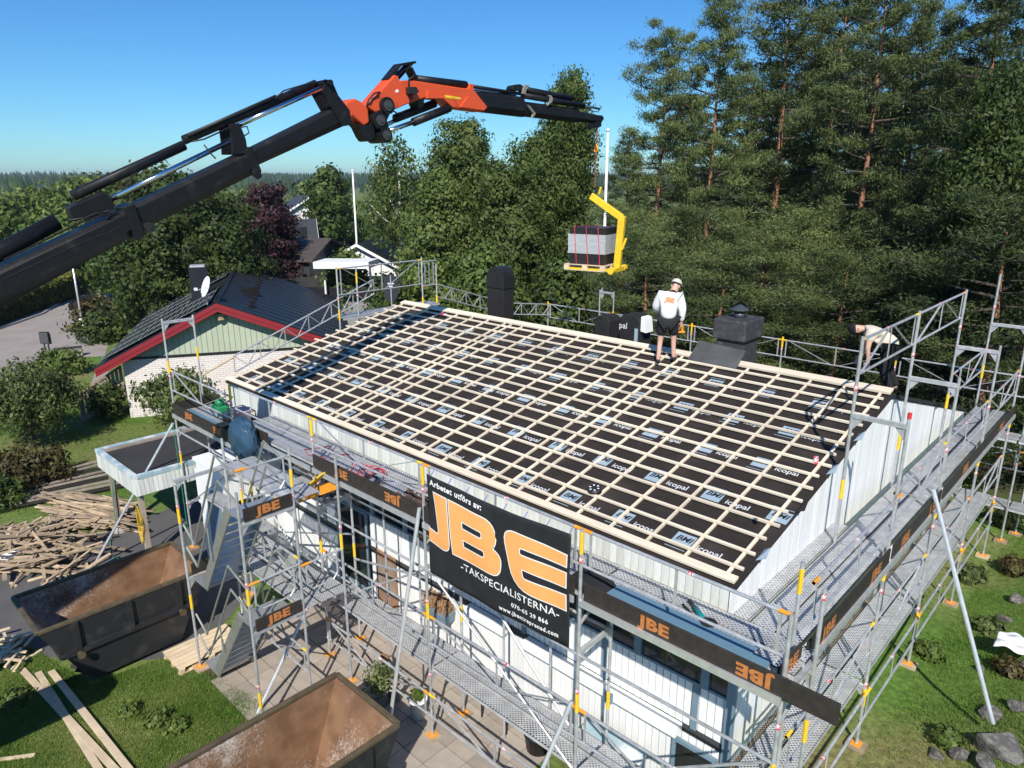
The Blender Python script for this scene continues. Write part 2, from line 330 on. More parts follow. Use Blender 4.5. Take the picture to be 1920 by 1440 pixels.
grass('grass', [(1.1, 0.2), (1.3, 14), (3.5, 14), (5.2, 6), (3.9, .8)], 60000, 0.055, 'short grass on the strip beside the gable scaffold')
grass('grass', pxp([(0, 720), (170, 725), (330, 760), (330, 850), (180, 985), (0, 960)], G), 40000, 0.09, 'grass on the lawn behind the flat carport roof')
# hill and forest on the horizon
def hillz(x, y):
    d = math.hypot(x+40, y-40); return G-2 + 7*sstep(350, 900, d)*(.72+.28*math.sin(math.atan2(y, x)*9+.5)*math.sin(d*.004)) + 12*sstep(900, 2200, d)
a0 = np.linspace(R(60), R(215), 80); rr = np.concatenate([np.linspace(330, 1200, 30), np.linspace(1300, 2600, 12)])
V = np.array([(r*math.cos(a), r*math.sin(a), hillz(r*math.cos(a), r*math.sin(a))) for r in rr for a in a0]); nx = len(a0); I = np.arange(len(V)).reshape(len(rr), nx)
F = np.stack([I[:-1, :-1].ravel(), I[:-1, 1:].ravel(), I[1:, 1:].ravel(), I[1:, :-1].ravel()], 1)
M['hill'] = mat('wooded_hill', (0.022, 0.04, 0.016), 0.95, 0, 0.4, 0.03, detail=10)
setp(link('hill', npmesh('hill', V, F, M['hill'], True)), 'low wooded hill on the horizon', None, None, 'structure')
M['farleaf'] = leafmat('far_conifers', (0.012, 0.028, 0.012), (0.04, 0.075, 0.02), 0.1)
n = 9000; A = rng.uniform(R(75), R(200), n); Rr = 340+rng.power(1.6, n)*1500; X, Y = Rr*np.cos(A), Rr*np.sin(A)
Z = np.array([hillz(a, b) for a, b in zip(X, Y)]); H = rng.uniform(7, 12, n); W = H*rng.uniform(.16, .27, n)
ang = np.arange(5)*2*np.pi/5
ring = np.stack([X[:, None]+W[:, None]*np.cos(ang), Y[:, None]+W[:, None]*np.sin(ang), np.repeat((Z+H*.12)[:, None], 5, 1)], 2)
top = np.stack([X, Y, Z+H], 1)[:, None, :]; V = np.concatenate([ring, top], 1).reshape(-1, 3)
F = np.concatenate([np.stack([np.arange(n)*6+i, np.arange(n)*6+(i+1) % 5, np.arange(n)*6+5], 1) for i in range(5)])
setp(link('far_forest', npmesh('far_forest', V, F, M['farleaf'], attr=np.tile(rng.random(n), 5))), 'far conifer forest covering the hill on the horizon', None, None, 'stuff')
# ================================================================== the house under work
RP = R(12.55); RS, RC = math.sin(RP), math.cos(RP); XL = -13.34; YR = 5.56; YB = 12.2
def roofp(x, y, h=0.0): return Vector((x, y-h*RS, y*RS/RC+h*RC))   # point on the front roof plane, h above it
house = thing('house', 'white boarded house whose black roof is being battened, scaffold all round', 'house', (-6.5, 6, G))
# core volume
ZR = YR*RS/RC; ZB = -0.62
core = MB()
core.prism([(-0.03, 0.5, G-.3), (-0.03, YB-.02, G-.3), (-0.03, YB-.02, ZB-.08), (-0.03, YR, ZR-.06), (-0.03, 0.5, 0.5*RS/RC-.06)], (XL+.06, 0, 0))
core.build('wall_core', mat('wall_backing', (0.05, 0.052, 0.055), 0.8, 0, 0.1, 2), house)
rf = MB(); rf.prism([roofp(0.06, -0.02), roofp(0.06, YR), roofp(0.06, YR, -.05), roofp(0.06, -0.02, -.05)], (XL-.12, 0, 0))
roof = rf.build('roof', M['membrane'], house)
rb = MB(); rb.prism([(0.05, YR+.003, ZR), (0.05, YB+.15, ZB-.02), (0.05, YB+.15, ZB-.08), (0.05, YR+.003, ZR-.07)], (XL-.1, 0, 0)); rb.build('rear_roof', M['soot'], house)
# soffit box behind the fascia
MB().box((XL+.02, 0.035, -0.62), (-0.035, 0.52, -0.56)).build('soffit', M['black'], house)
MB().box((XL+.02, 0.03, -0.56), (-0.035, 0.045, -0.03)).build('fascia_backing', M['black'], house)
# fascia boards (front), gable boards, wall boards: each a piece
org = ORG[house.name]
bm_ = MB().box((-.056, -.011, -.29), (.056, .011, .262)).mesh('fascia_board', M['fascia'])
n = int(13.25/0.12)
for i in range(n): link('fascia_board', bm_, house, None, Vector((-0.09-i*0.12, 0.014+random.uniform(-.003, .003), -0.305))-org)
for i in range(n):
    x = -0.10-i*0.12
    up = MB().box((-.0535, -.011, -.75), (.0535, .011, 0)) if i == 0 else None
    if i == 0: upm = up.mesh('wall_board', M['board']); lom = MB().box((-.0535, -.011, -1.25), (.0535, .011, 0)).mesh('wall_board', M['board'])
    if not (-9.6 < x < -8.3): link('wall_board', upm, house, None, Vector((x, 0.487+random.uniform(-.003, .003), -2.03))-org)
    if not (-9.6 < x < -8.3): link('wall_board', lom, house, None, Vector((x, 0.489+random.uniform(-.003, .003), -2.95))-org)
i = 0
while 0.06+i*0.12 < YB-.05:
    y = 0.06+i*0.12; zt = y*RS/RC-.05 if y < YR else ZR-.09+(y-YR)*(ZB-ZR)/(YB-YR)
    zb = -0.62 if y < 0.5 else -3.05
    link('gable_board', MB().box((-.011, -.0588, zb-zt), (.011, .0588, 0)).mesh('gable_board', M['board']), house, None, Vector((0.0+random.uniform(-.003, .003), y, zt))-org); i += 1
MB().box((-0.02, 0.5, -3.12), (0.05, YB, -3.055)).build('sill_board', M['oldwood'], house)
MB().box((-0.02, 0.52, G), (0.012, YB-.01, -3.13)).build('plinth', mat('dark_plinth', (0.06, 0.058, 0.06), 0.8, 0, 0.2, 5, bump=.5, bscale=8), house)
MB().box((XL+.03, 0.47, G), (-0.03, 0.497, -4.2)).build('plinth', M['concrete'], house)
# ribbon windows under the soffit
rw = MB().box((XL+.1, 0.455, -1.97), (-0.12, 0.49, -0.62)).build('window', M['glass'], house)
for i in range(12): MB().box((-0.5-i*1.1, 0.41, -1.975), (-0.38-i*1.1, 0.452, -0.63)).build('mullion', M['blue'], rw)
MB().box((XL+.1, 0.43, -2.02), (-0.12, 0.478, -1.98)).build('sill', M['blue'], rw)
# lower windows, doors, ledges, blue corner posts
def window(x0, x1, z0, z1, d=0.43):
    w = MB().box((x0, d+.02, z0), (x1, d+.045, z1)).build('window', M['glass'], house)
    f = MB()
    for a, b in (((x0-.06, z0-.06), (x1+.06, z0)), ((x0-.06, z1), (x1+.06, z1+.06)), ((x0-.06, z0), (x0, z1)), ((x1, z0), (x1+.06, z1))):
        f.box((a[0], d, a[1]), (b[0], d+.055, b[1]))
    f.build('frame', M['blue'], w); return w
window(-9.5, -8.45, -3.9, -2.1); window(-0.80, -0.22, -4.05, -3.1, .40)
MB().box((-3.75, 0.27, -2.94), (-0.75, 0.474, -2.79)).build('ledge', M['white'], house, bevel=.01)
MB().box((-5.2, 0.27, -2.94), (-4.2, 0.474, -2.79)).build('ledge', M['white'], house, bevel=.01)
MB().box((-1.95, 0.22, -2.95), (-1.83, 0.268, -2.78)).build('ledge_joint', M['blue'], house)
for x in (-0.62, -2.2, -3.9, -6.95, -10.1): MB().box((x, 0.44, -2.78), (x+.09, 0.474, -2.03)).build('cover_strip', M['blue'], house)
MB().box((-.10, 0.40, -4.4), (0.016, 0.470, -0.63)).build('corner_board', M['blue'], house)
# grey sliding louvre doors at the ground
for x in (-8.1, -7.75): 
    d = MB().box((x, 0.42, -4.2), (x+.32, 0.455, -2.75)).build('trellis_panel', mat('terracotta_panel', (0.30, 0.17, 0.11), .7), house)
    for t in range(6): MB().box((x+.03+t*.048, 0.405, -3.7), (x+.052+t*.048, 0.4195, -2.9)).build('slat', M['greywood'], d)
# ------------------------------------------------------------------ battens
eb = MB().beam((XL-.04, .07, 0), (XL/2-.3, .07, 0), .115, .03)
rowsy = [0.28+0.3308*i for i in range(16)]
for s, (x0, x1) in enumerate(((XL-.05, -8.9), (-8.897, -4.45), (-4.447, 0.03))):
    b = MB(); p, q = roofp(x0, .06, .052), roofp(x1, .06, .052); b.beam(p, q, .12, .034, (0, -RS, RC)); b.build('eave_board', M['batten'], roof)
    b = MB(); p, q = roofp(x0+.02, YR-.02, .054), roofp(x1, YR-.02, .054); b.beam(p, q, .19, .04, (0, -RS, RC)); b.build('ridge_board', M['batten'], roof)
for i, y in enumerate(rowsy):
    e = random.uniform(-.06, .06); cuts = [XL-.10+random.uniform(-.02, .02), -9.0+(i % 3)*.6, -4.2+(i % 2)*.6, 0.03+random.uniform(-.05, .02)]
    for a, c in zip(cuts[:-1], cuts[1:]):
        b = MB(); dy = random.uniform(-.008, .008)
        b.beam(roofp(a, y+dy, .0503), roofp(c-.004, y+random.uniform(-.008, .008), .0503), .041, .032, (0, -RS, RC)); b.build('batten', M['batten'], roof)
cx = [-0.13-0.598*i for i in range(23)]
cx = [x for x in cx if x > XL] + [-3.98+.0, -4.02-4.85]
for x in cx:
    b = MB(); b.beam(roofp(x+random.uniform(-.01, .01), 0.125, .0185), roofp(x+random.uniform(-.01, .01), YR-.115, .0185), .040, .031, (0, -RS, RC)); b.build('counter_batten', M['counter'], roof)
# ------------------------------------------------------------------ the underlay's print
pm_ = MB().box((-.145, -.13, 0), (.145, .13, .0015)).mesh('print_patch', M['patch'])
t1 = text_mesh('BMI', .145, M['ink'], 'print_lettering', bold=.004, shear=.2)
t2 = text_mesh('icopal', .155, M['inkw'], 'print_lettering', bold=.002)
ln = MB().box((-.15, -.006, 0), (.15, .006, .0015)).mesh('print_line', M['patch'])
rq = Matrix.Rotation(RP, 4, 'X')
for r, (s, x0, up) in enumerate(((.45, -.93, 0), (1.56, -1.09, 1), (2.68, -.86, 2), (3.75, -.90, 0), (4.80, -.86, 1))):
    for kx in range(-1, 13):
        x = x0-kx*.985+random.uniform(-.015, .015); y = s*RC
        if not (XL+.3 < x < 0.05): continue
        sc = 1.0
        for me, dx, dy, h in ((pm_, 0, 0, .004), (t1, 0.0, .02, .0062), (t2, .40, -.045, .0045), (ln, -.02, -.20 if up != 1 else .19, .004)):
            if x+dx > -.25 and me is t2: continue
            o = link(me.name, me, roof); o.matrix_local = Matrix.Translation(roofp(x+dx, y+dy*RC, h)-org) @ rq
for s in (1.02, 2.1, 3.2, 4.28, 5.2):
    b = MB(); b.beam(roofp(XL-.04, s*RC, .003), roofp(.05, s*RC, .003), .05, .006, (0, -RS, RC)); b.build('lap_seam', M['membrane'], roof)
# small membrane turn-ups at the gable edge
for y in (0.55, 1.7, 2.75, 3.8):
    b = MB(); p = roofp(.035, y, .01); b.add([p, roofp(.035, y+.25, .01), roofp(.13, y+.22, .10), roofp(.15, y+.05, .05)], [(0, 1, 2, 3)]); b.add([v-Vector((0, 0, .004)) for v in (p, roofp(.035, y+.25, .01), roofp(.13, y+.22, .10), roofp(.15, y+.05, .05))], [(3, 2, 1, 0)]); b.build('membrane_flap', M['patch'] if y != 1.7 else M['membrane'], roof)
# ------------------------------------------------------------------ chimneys (each wrapped or painted black)
def rearz(y): return ZR+(y-YR)*(ZB-ZR)/(YB-YR)
def chim(px0, px1, pytop, y, depth, name='chimney'):
    a, b = PY(px0, pytop, y), PY(px1, pytop, y); return a.x, b.x, (a.z+b.z)/2, y, y+depth
# tall chimney with arched hood
x0, x1, zt, ya, yb = chim(913, 944, 507, 6.6, .42); z0 = rearz(yb)-.1
c = MB().box((x0, ya, z0), (x1, yb, zt-.12)).build('chimney', M['soot'], house, bevel=.015)
MB().box((x0-.02, ya-.02, zt-.50), (x1+.02, yb+.02, zt-.12)).build('hood', M['black'], c, bevel=.02)
arc = [Vector((x0+.02, ya, zt-.119))]+[Vector(((x0+x1)/2-math.cos(t)*(x1-x0-.04)/2, ya, zt-.119+math.sin(t)*.22)) for t in np.linspace(.0, math.pi, 12)]
MB().prism(arc[1:], (0, yb-ya, 0)).build('arched_cap', M['black'], c, smooth=False)
# two low vents wrapped in underlay
for px0, px1, pt, y, nm in ((1115, 1142, 592, 6.3, 'a'), (1163, 1200, 590, 6.2, 'b')):
    x0, x1, zt, ya, yb = chim(px0, px1, pt, y, .5); z0 = rearz(yb)-.1
    prof = [Vector((x0, ya, z0)), Vector((x1, ya, z0)), Vector((x1, ya, zt-.12)), Vector((x1-.07, ya, zt-.02)), Vector(((x0+x1)/2, ya, zt)), Vector((x0+.07, ya, zt-.02)), Vector((x0, ya, zt-.12))]
    c = MB().prism(prof, (0, yb-ya, 0)).build('vent_chimney', M['soot'], house, bevel=.02)
    if nm == 'b':
        o = link('print_lettering', text_mesh('pal', .2, M['inkw'], 'print_lettering', bold=.002), c, None, Vector((x0+.1, ya-.006, zt-.28))-org, (R(90), 0, 0))
        MB().box((x1-.12, ya-.012, zt-.62), (x1-.03, ya-.004, zt-.30)).build('print_patch', M['patch'], c)
        MB().prism([(x1+.003, ya+.05, zt-.02), (x1+.10, ya+.05, zt-.05), (x1+.15, ya+.05, zt-.38), (x1+.003, ya+.05, zt-.36)], (0, .3, 0)).build('white_hood', M['white'], c)
# square painted masonry chimney with metal cowl
x0, x1, zt, ya, yb = chim(1341, 1398, 600, 5.75, .78); z0 = rearz(yb)-.2
M['chim'] = mat('painted_masonry', (0.045, 0.046, 0.05), 0.6, 0, 0.25, 7, bump=.4, bscale=18, col2=(0.09, 0.09, 0.095), thr=(.5, .75))
c = MB().box((x0+.04, ya+.04, z0), (x1-.04, yb-.04, zt-.42)).build('chimney', M['chim'], house, bevel=.012)
MB().box((x0-.03, ya-.03, zt-.418), (x1+.03, yb+.03, zt)).build('crown', M['chim'], c, bevel=.03)
cc = Vector(((x0+x1)/2, (ya+yb)/2, zt)); M['cowl'] = mat('grey_cowl', (.07, .08, .095), .45, .3)
MB().lathe(cc, [(.11, 0), (.11, .10), (.09, .10)], 16).build('cowl_neck', M['cowl'], c, True)
MB().lathe(cc+Vector((0, 0, .16)), [(.19, 0), (.18, .012), (.05, .09), (.01, .105)], 18).build('cowl', M['cowl'], c, False)
fl = MB(); a, b = roofp(x0-.3, YR-.28, .06), roofp(x1+.12, YR-.28, .06)
fl.add([a, b, b+Vector((.0, .36, .30)), a+Vector((.05, .36, .36)), a+Vector((0, .012, -.002)), b+Vector((0, .012, -.002)), b+Vector((.0, .372, .298)), a+Vector((.05, .372, .358))], [(0, 1, 2, 3), (7, 6, 5, 4), (0, 4, 5, 1), (1, 5, 6, 2), (2, 6, 7, 3), (3, 7, 4, 0)])
setp(fl.build('flashing_sheet', mat('lead_grey', (0.085, 0.09, 0.09), .6, .2, .3, 3)), 'grey metal flashing sheet leaning on the square chimney', 'sheet')
# planter on the wall, bench below
# ================================================================== scaffolds
TR = 0.0242
jbe_t = text_mesh('JBE', .20, M['toeprint'], 'toe_lettering', bold=.010, space=1.06)
for v_ in jbe_t.vertices: v_.co.x *= 1.4
M['sticker'] = mat('red_white_sticker', (0.75, 0.72, 0.72), .5, 0, .1, 30, col2=(0.65, 0.04, 0.08), thr=(.48, .52), detail=2)
stk = MB().tube((0, 0, 0), (0, 0, .075), TR+.003, 8, caps=False).mesh('sticker', M['sticker'])
slv = MB().tube((0, 0, 0), (0, 0, .30), TR+.004, 8).mesh('sleeve', M['yellow'])
slo = MB().tube((0, 0, 0), (0, 0, .12), TR+.006, 8).mesh('sleeve', M['orange'])
def post(S, x, y, z0, z1, sleeves=(), stickers=(), base=True):
    o = MB().tube((x, y, z0), (x, y, z1), TR, 10).build('post', M['steel'], S); org = ORG[S.name]
    for z in sleeves: link('sleeve', slv, o, None, Vector((x, y, z))-org)
    for z in stickers: link('sticker', stk, o, None, Vector((x, y, z))-org)
    if base:
        MB().box((x-.075, y-.075, z0), (x+.075, y+.075, z0+.012)).tube((x, y, z0), (x, y, z0+.3), .017, 8).build('base_plate', M['orange'], o)
        MB().box((x-.14, y-.11, z0-.05), (x+.14, y+.11, z0-.001)).build('sole_board', M['oldwood'], o)
    return o
def gusset(b, p, dirv, s=.16):
    p = Vector(p); d = Vector(dirv); b.prism([p+d*TR, p+d*s, p+d*TR+Vector((0, 0, -s*1.1))], d.cross(Vector((0, 0, 1)))*.008)
def frame(S, p, q, z):                                    # transom with two gussets
    p, q = Vector((p[0], p[1], 0)), Vector((q[0], q[1], 0)); d = (q-p).normalized(); b = MB(); a, c = Vector((p.x, p.y, z)), Vector((q.x, q.y, z))
    b.beam(a, c, .048, .06); gusset(b, a+Vector((0, 0, -.03)), d); gusset(b, c+Vector((0, 0, -.03)), -d)
    b.tube(a+Vector((0, 0, .03)), c+Vector((0, 0, .03)), .012, 6)
    return b.build('transom', M['steel'], S)
def lattice(S, p, q, zt, zm, style=0, ends=True, zq=0.0):
    p, q = Vector(p), Vector(q); d = (q-p); L = d.length; b = MB()
    def P(t, z): return Vector((p.x+d.x*t, p.y+d.y*t, z+zq*t))
    b.tube(P(0, zt), P(1, zt), .021, 8); b.tube(P(.0, zm), P(1, zm), .019, 8)
    e = .12/L
    ts = [e, .5, 1-e]
    for t in ts: b.beam(P(t, zm), P(t, zt), .035, .012, d.cross(Vector((0, 0, 1))))
    if style == 1:
        b.beam(P(e*1.5, zt), P(.47, zm), .03, .012); b.beam(P(.53, zm), P(1-e*1.5, zt), .03, .012)
    elif style == 2:
        b.beam(P(e*1.5, zm), P(.47, zt), .03, .012); b.beam(P(.53, zt), P(1-e*1.5, zm), .03, .012)
    o = b.build('guardrail', M['steel'], S)
    if ends:
        cm = M['yellow'] if random.random() < .6 else M['orange']; MB().tube(P(0, zt), P(.14/L, zt), .0235, 8).build('end_sleeve', cm, o); MB().tube(P(1-.14/L, zt), P(1, zt), .0235, 8).build('end_sleeve', cm, o)
        s = MB(); s.tube(P(.42, zt), P(.42+.06/L, zt), .0235, 8); s.build('sticker', M['sticker'], o)
    return o
def truss(S, p, q, h, n):                                 # parallel chord lattice girder between two points
    p, q = Vector(p), Vector(q); b = MB(); u = Vector((0, 0, h)); b.tube(p, q, .022, 8); b.tube(p-u, q-u, .022, 8)
    for i in range(n):
        a, c = p.lerp(q, i/n), p.lerp(q, (i+1)/n); m = (a+c)/2
        b.beam(a, m-u, .028, .014); b.beam(m-u, c, .028, .014); b.beam(a, a-u, .028, .014)
    b.beam(q, q-u, .028, .014); return b.build('guardrail', M['steel'], S)
def planks(S, a, b, z, across, n, w=.31, name='deck_plank'):   # n planks from a to b, laid side by side along `across`
    a, b, ac = Vector(a), Vector(b), Vector(across); d = (b-a).normalized()
    for i in range(n):
        o = ac*(w+.008)*i; p, q = a+o+d*.02, b+o-d*.02; c = MB(); zc = z-.03
        p.z = q.z = zc; m = (p+q)/2; h = (q-p)/2
        c.obox(m, h, ac*w/2, Vector((0, 0, .004))+Vector((0, 0, 0)))
        for s in (-1, 1): c.obox(m+ac*s*(w/2-.004)+Vector((0, 0, -.03)), h, ac*.004, Vector((0, 0, .034)))
        for v in range(len(c.v)): pass
        o_ = c.build(name, M['deck'], S)
        o_.location.z += .026
def toe(S, a, b, z, h=.26, txt=(), flip=False):
    a, b = Vector(a), Vector(b); d = (b-a).normalized(); c = MB(); m = (a+b)/2; m.z = z+h/2; hv = (b-a)/2; hv.z = 0
    nrm = Vector((d.y, -d.x, 0)); c.obox(m, hv, nrm*.014, Vector((0, 0, h/2))); o = c.build('toe_board', M['toe'], S, bevel=.004)
    L = (b-a).length
    for t in txt:
        p = a+d*abs(t)*L; p.z = z+h/2; p += nrm*.0165
        l = link('toe_lettering', jbe_t, o); x = d if t > 0 else -d; zz = Vector((0, 0, 1)) if t > 0 else Vector((0, 0, -1))
        l.matrix_local = Matrix((( *[x.x, zz.x, nrm.x], p.x-ORG[S.name].x), (x.y, zz.y, nrm.y, p.y-ORG[S.name].y), (x.z, zz.z, nrm.z, p.z-ORG[S.name].z), (0, 0, 0, 1)))
    return o
# ------------------------------------------------------------------ front scaffold
YO, YI = -1.05, -0.32
FS = thing('scaffold', 'steel scaffold along the front eave carrying the advertising banner', 'scaffold', (-6, -0.8, G), 'scaffolds round the house')
XO = [1.12, -1.52, -4.60, -7.75, -10.92, -14.1]
for i, x in enumerate(XO):
    g0 = ground(x, YO)+.06; g1 = ground(x, YI)+.06
    if i == 0: post(FS, x, YO, g0, .62, (-1.5,), (-.75,))
    else:
        post(FS, x, YO, g0, 1.6 if i == 5 else .62, (.28, -2.1), (.16, -1.8, -3.2)); post(FS, x, YI, g1, 1.6 if i == 5 else -1.05, (-2.5,) if i != 5 else (.5,), ())
        frame(FS, (x, YO), (x, YI), -1.17); frame(FS, (x, YO), (x, YI), -3.15)
    if i < 5:
        b = MB(); b.beam((x, YO, -.38), (x, -.12, -.38), .05, .05); b.beam((x, YO, -.75), (x, -.35, -.40), .035, .02); b.build('bracket', M['steel'], FS)
frame(FS, (XO[5], YO), (XO[5], YI), 1.5)
b = MB(); b.beam((XO[5], YO, -.78), (XO[5], -.12, -.78), .05, .05); b.build('bracket', M['steel'], FS)
for i in range(5):
    a, c = XO[i], XO[i+1]
    st = (0, 0, 1, 0, 1)[i]; zt = .60 if i < 4 else .33
    lattice(FS, (a, YO+.03, 0), (c, YO+.03, 0), zt, zt-.5, st)
    zd = -.29 if i < 4 else -.70
    ac = a
    planks(FS, (ac, -.87, 0), (c, -.87, 0), zd, (0, 1, 0), 3, .29)
    if i != 3 and i != 0: toe(FS, (c+.06, YO-.045, 0), (a-.06, YO-.045, 0), zd-.02, .26, (.3, -.78))
    if i == 0: toe(FS, (c+.1, YO-.045, 0), (a+.58, YO-.045, 0), zd-.05, .26, (.33, -.72))
    MB().beam((a-.05 if i else a+.02, YO-.075, zd-.075), (c+.05, YO-.075, zd-.075), .03, .09).build('deck_edge', M['steel2'], FS)
    if i < 3:
        lattice(FS, (a, YO+.03, 0), (c, YO+.03, 0), -2.07, -2.57, 1)
        planks(FS, (a, -.85, 0), (c if i < 2 else c+.4, -.85, 0), -3.05, (0, 1, 0), 2, .30)
        lattice(FS, (a, YO-.03, 0), (c, YO-.03, 0), -3.55, -3.98, 1)
toe(FS, (XO[4]+.1, YO-.045, 0), (-9.35, YO-.045, 0), -.31, .24, (.4,))
toe(FS, (XO[5]+.05, -.14, 0), (XO[5]+.05, YO, 0), -.70, .24, ())
for i in range(5):
    a, c = XO[i], XO[i+1]
    for y_, z_ in ((YO, -1.2), (YI, -1.2), (YI, -3.2)):
        if i or y_ == YO: MB().tube((a, y_, z_), (c, y_, z_), .021, 8).build('ledger', M['steel'], FS)
    MB().tube((a, YO+.05, -3.2 if i % 2 else -1.2), (c, YO+.05, -1.2 if i % 2 else -3.2), .019, 8).build('brace', M['steel'], FS)
    for t in (.36, .68):
        if i in (1, 2): MB().tube((a+(c-a)*t, YI+.03, G+.1), (a+(c-a)*t, YI+.03, -.4), .02, 8).build('prop', M['steel'], FS)
planks(FS, (-9.3, -.72, 0), (-7.8, -.72, 0), -1.16, (0, 1, 0), 2, .28)
# diagonal braces of the bays and tie to the wall
for p, q in (((-4.6, YO, -1.35), (-7.75, YI, -2.55)), ((-2.0, -.6, -2.9), (-3.9, -.6, -1.25)), ((-7.75, YI, -2.0), (-10.92, YI, -3.1))):
    MB().tube(p, q, .022, 8).build('brace', M['steel'], FS)
# raking stays in bright aluminium
for p, q in (((-4.62, -1.12, -.1), (-4.62+.02, -2.1, G+.02)), ((-7.8, -1.12, -2.75), (-7.3, -2.85, G+.02)), ((-14.15, -1.1, -1.0), (-15.0, -3.13, G+.02)), ((-1.55, -1.12, -1.9), (-1.9, -2.35, ground(-1.9, -2.35)+.02))):
    MB().tube(p, q, .031, 10).build('raking_stay', M['steel2'], FS)
# ------------------------------------------------------------------ gable scaffold
XG0, XG1 = .27, .99
GS = thing('scaffold', 'steel scaffold along the white right gable wall', 'scaffold', (.6, 5, G+.6), 'scaffolds round the house')
YG = [-.28, 2.79, 5.5, 8.65, 11.8]
for i, y in enumerate(YG):
    g0 = ground(XG1, y)+.06; g1 = ground(XG0, y)+.06
    post(GS, XG1 if i else 1.16, y, g0, .58 if i == 0 else 1.72, (-.75, -2.9) if i else (-1.4,), (.45, -.95, -2.55), True)
    post(GS, XG0 if i else .90, y, g1, .80 if i == 0 else 2.72, (.30,) if i else (.42,), (1.95,), True)
    if i: frame(GS, (XG0, y), (XG1, y), 1.58)
    frame(GS, (XG0 if i else .90, y), (XG1 if i else 1.16, y), -.47); frame(GS, (XG0, y), (XG1, y), -2.58)
c = MB().tube((XG1, YG[1], 1.70), (XG1, YG[1], 1.78), TR+.004, 10).build('red_cap', M['red'], GS)
for i in range(4):
    a, c = YG[i], YG[i+1]; xo = XG1 if i else 1.07
    lattice(GS, (xo-.03, a, 0), (xo-.03, c, 0), .60, .10, 1 if i % 2 else 0)
    lattice(GS, (XG1-.03, a, 0), (XG1-.03, c, 0), -1.47, -1.97, 1)
    lattice(GS, (XG1+.03, a, 0), (XG1+.03, c, 0), -2.66, -3.14, 0)
    planks(GS, (.42, a if i else -.9, 0), (.42, c, 0), -.40, (1, 0, 0), 2, .31); planks(GS, (.46, a if i else -.9, 0), (.46, c, 0), -2.48, (1, 0, 0), 2, .30)
    toe(GS, (XG1+.045, a+.08, 0), (XG1+.045, c-.08, 0), -.43, .24, (.22, .80) if i < 2 else (.5,))
    MB().beam((XG1+.07, a, -.46), (XG1+.07, c, -.46), .03, .09).build('deck_edge', M['steel2'], GS)
    if i in (1, 2): lattice(GS, (XG0-.02, a, 0), (XG0-.02, c, 0), 2.66, 2.16, 2)
planks(GS, (.10, -.9, 0), (.10, 3.5, 0), -.42, (1, 0, 0), 1, .24)
toe(GS, (1.02, -.95, 0), (1.02, -.35, 0), -.33, .22, (.5,))
st0 = PX(1750, 918, 1.03); st1 = PZ(1862, 1357, -3.2)
MB().tube(st0, st1, .033, 10).build('raking_stay', M['steel2'], GS)
lattice(GS, (XG0, 8.65, 0), (XG0, 11.8, 0), 1.0, .5, 1)
# ------------------------------------------------------------------ rear scaffold
BS = thing('scaffold', 'steel scaffold with guardrail behind the ridge, in front of the pines', 'scaffold', (-6, 13, G), 'scaffolds round the house')
XB = [4.2, 1.15, -1.9, -5.0, -8.0, -11.1, -14.1]
for i, x in enumerate(XB):
    g0 = ground(x, 13)+.06
    post(BS, x, 13.0, g0, .26 if i != 5 else 1.0, (.0,), (-.1, -2.0)); 
    if i < 2: post(BS, x+.2, 13.7, g0, -.2, (-2.6,), (-2.2,))
    if i < 6:
        lattice(BS, (x, 13.0, 0), (XB[i+1], 13.0, 0), .21, -.29, 1)
        planks(BS, (x, 12.5, 0), (XB[i+1], 12.5, 0), -1.2, (0, 1, 0), 2, .30)
    if i < 2: lattice(BS, (x, 13.75, 0), (XB[i+1], 13.75, 0), -1.9, -2.4, 1); planks(BS, (x, 13.2, 0), (XB[i+1], 13.2, 0), -3.2, (0, 1, 0), 2, .30)
post(BS, -11.7, 13.0, ground(-11.7, 13)+.06, 1.0, (), ()); frame(BS, (-11.1, 13.0), (-11.7, 13.0), .92)
# ------------------------------------------------------------------ left gable scaffold
LS = thing('scaffold', 'steel scaffold on the far left gable with sloping lattice rail', 'scaffold', (-14.2, 6, G), 'scaffolds round the house')
for y, zt in ((3.75, 2.4), (4.4, 2.35), (6.82, 2.45), (7.4, 2.2)):
    post(LS, -14.0, y, G+.06, zt, (.9,) if y != 4.4 else (1.9,), (1.5,))
MB().tube((-14.03, -.3, .08), (-14.03, .62, .42), .026, 8).build('pole', M['oldwood'], LS)
truss(LS, (-14.03, .55, .42), (-14.03, 5.0, 1.93), .42, 6)
lattice(LS, (-14.0, 3.75, 0), (-14.0, 6.82, 0), 2.36, 1.62, 1, True, .0); lattice(LS, (-14.0, 6.82, 0), (-14.0, 7.4, 0), 2.3, 1.55, 0, False)
truss(LS, (-14.0, 7.4, 1.55), (-14.0, 10.6, .55), .4, 5); truss(LS, (-14.0, 10.6, .55), (-14.0, 13.0, .2), .4, 3)
planks(LS, (-14.3, 3.75, 0), (-14.3, 7.4, 0), .98, (1, 0, 0), 2, .30)
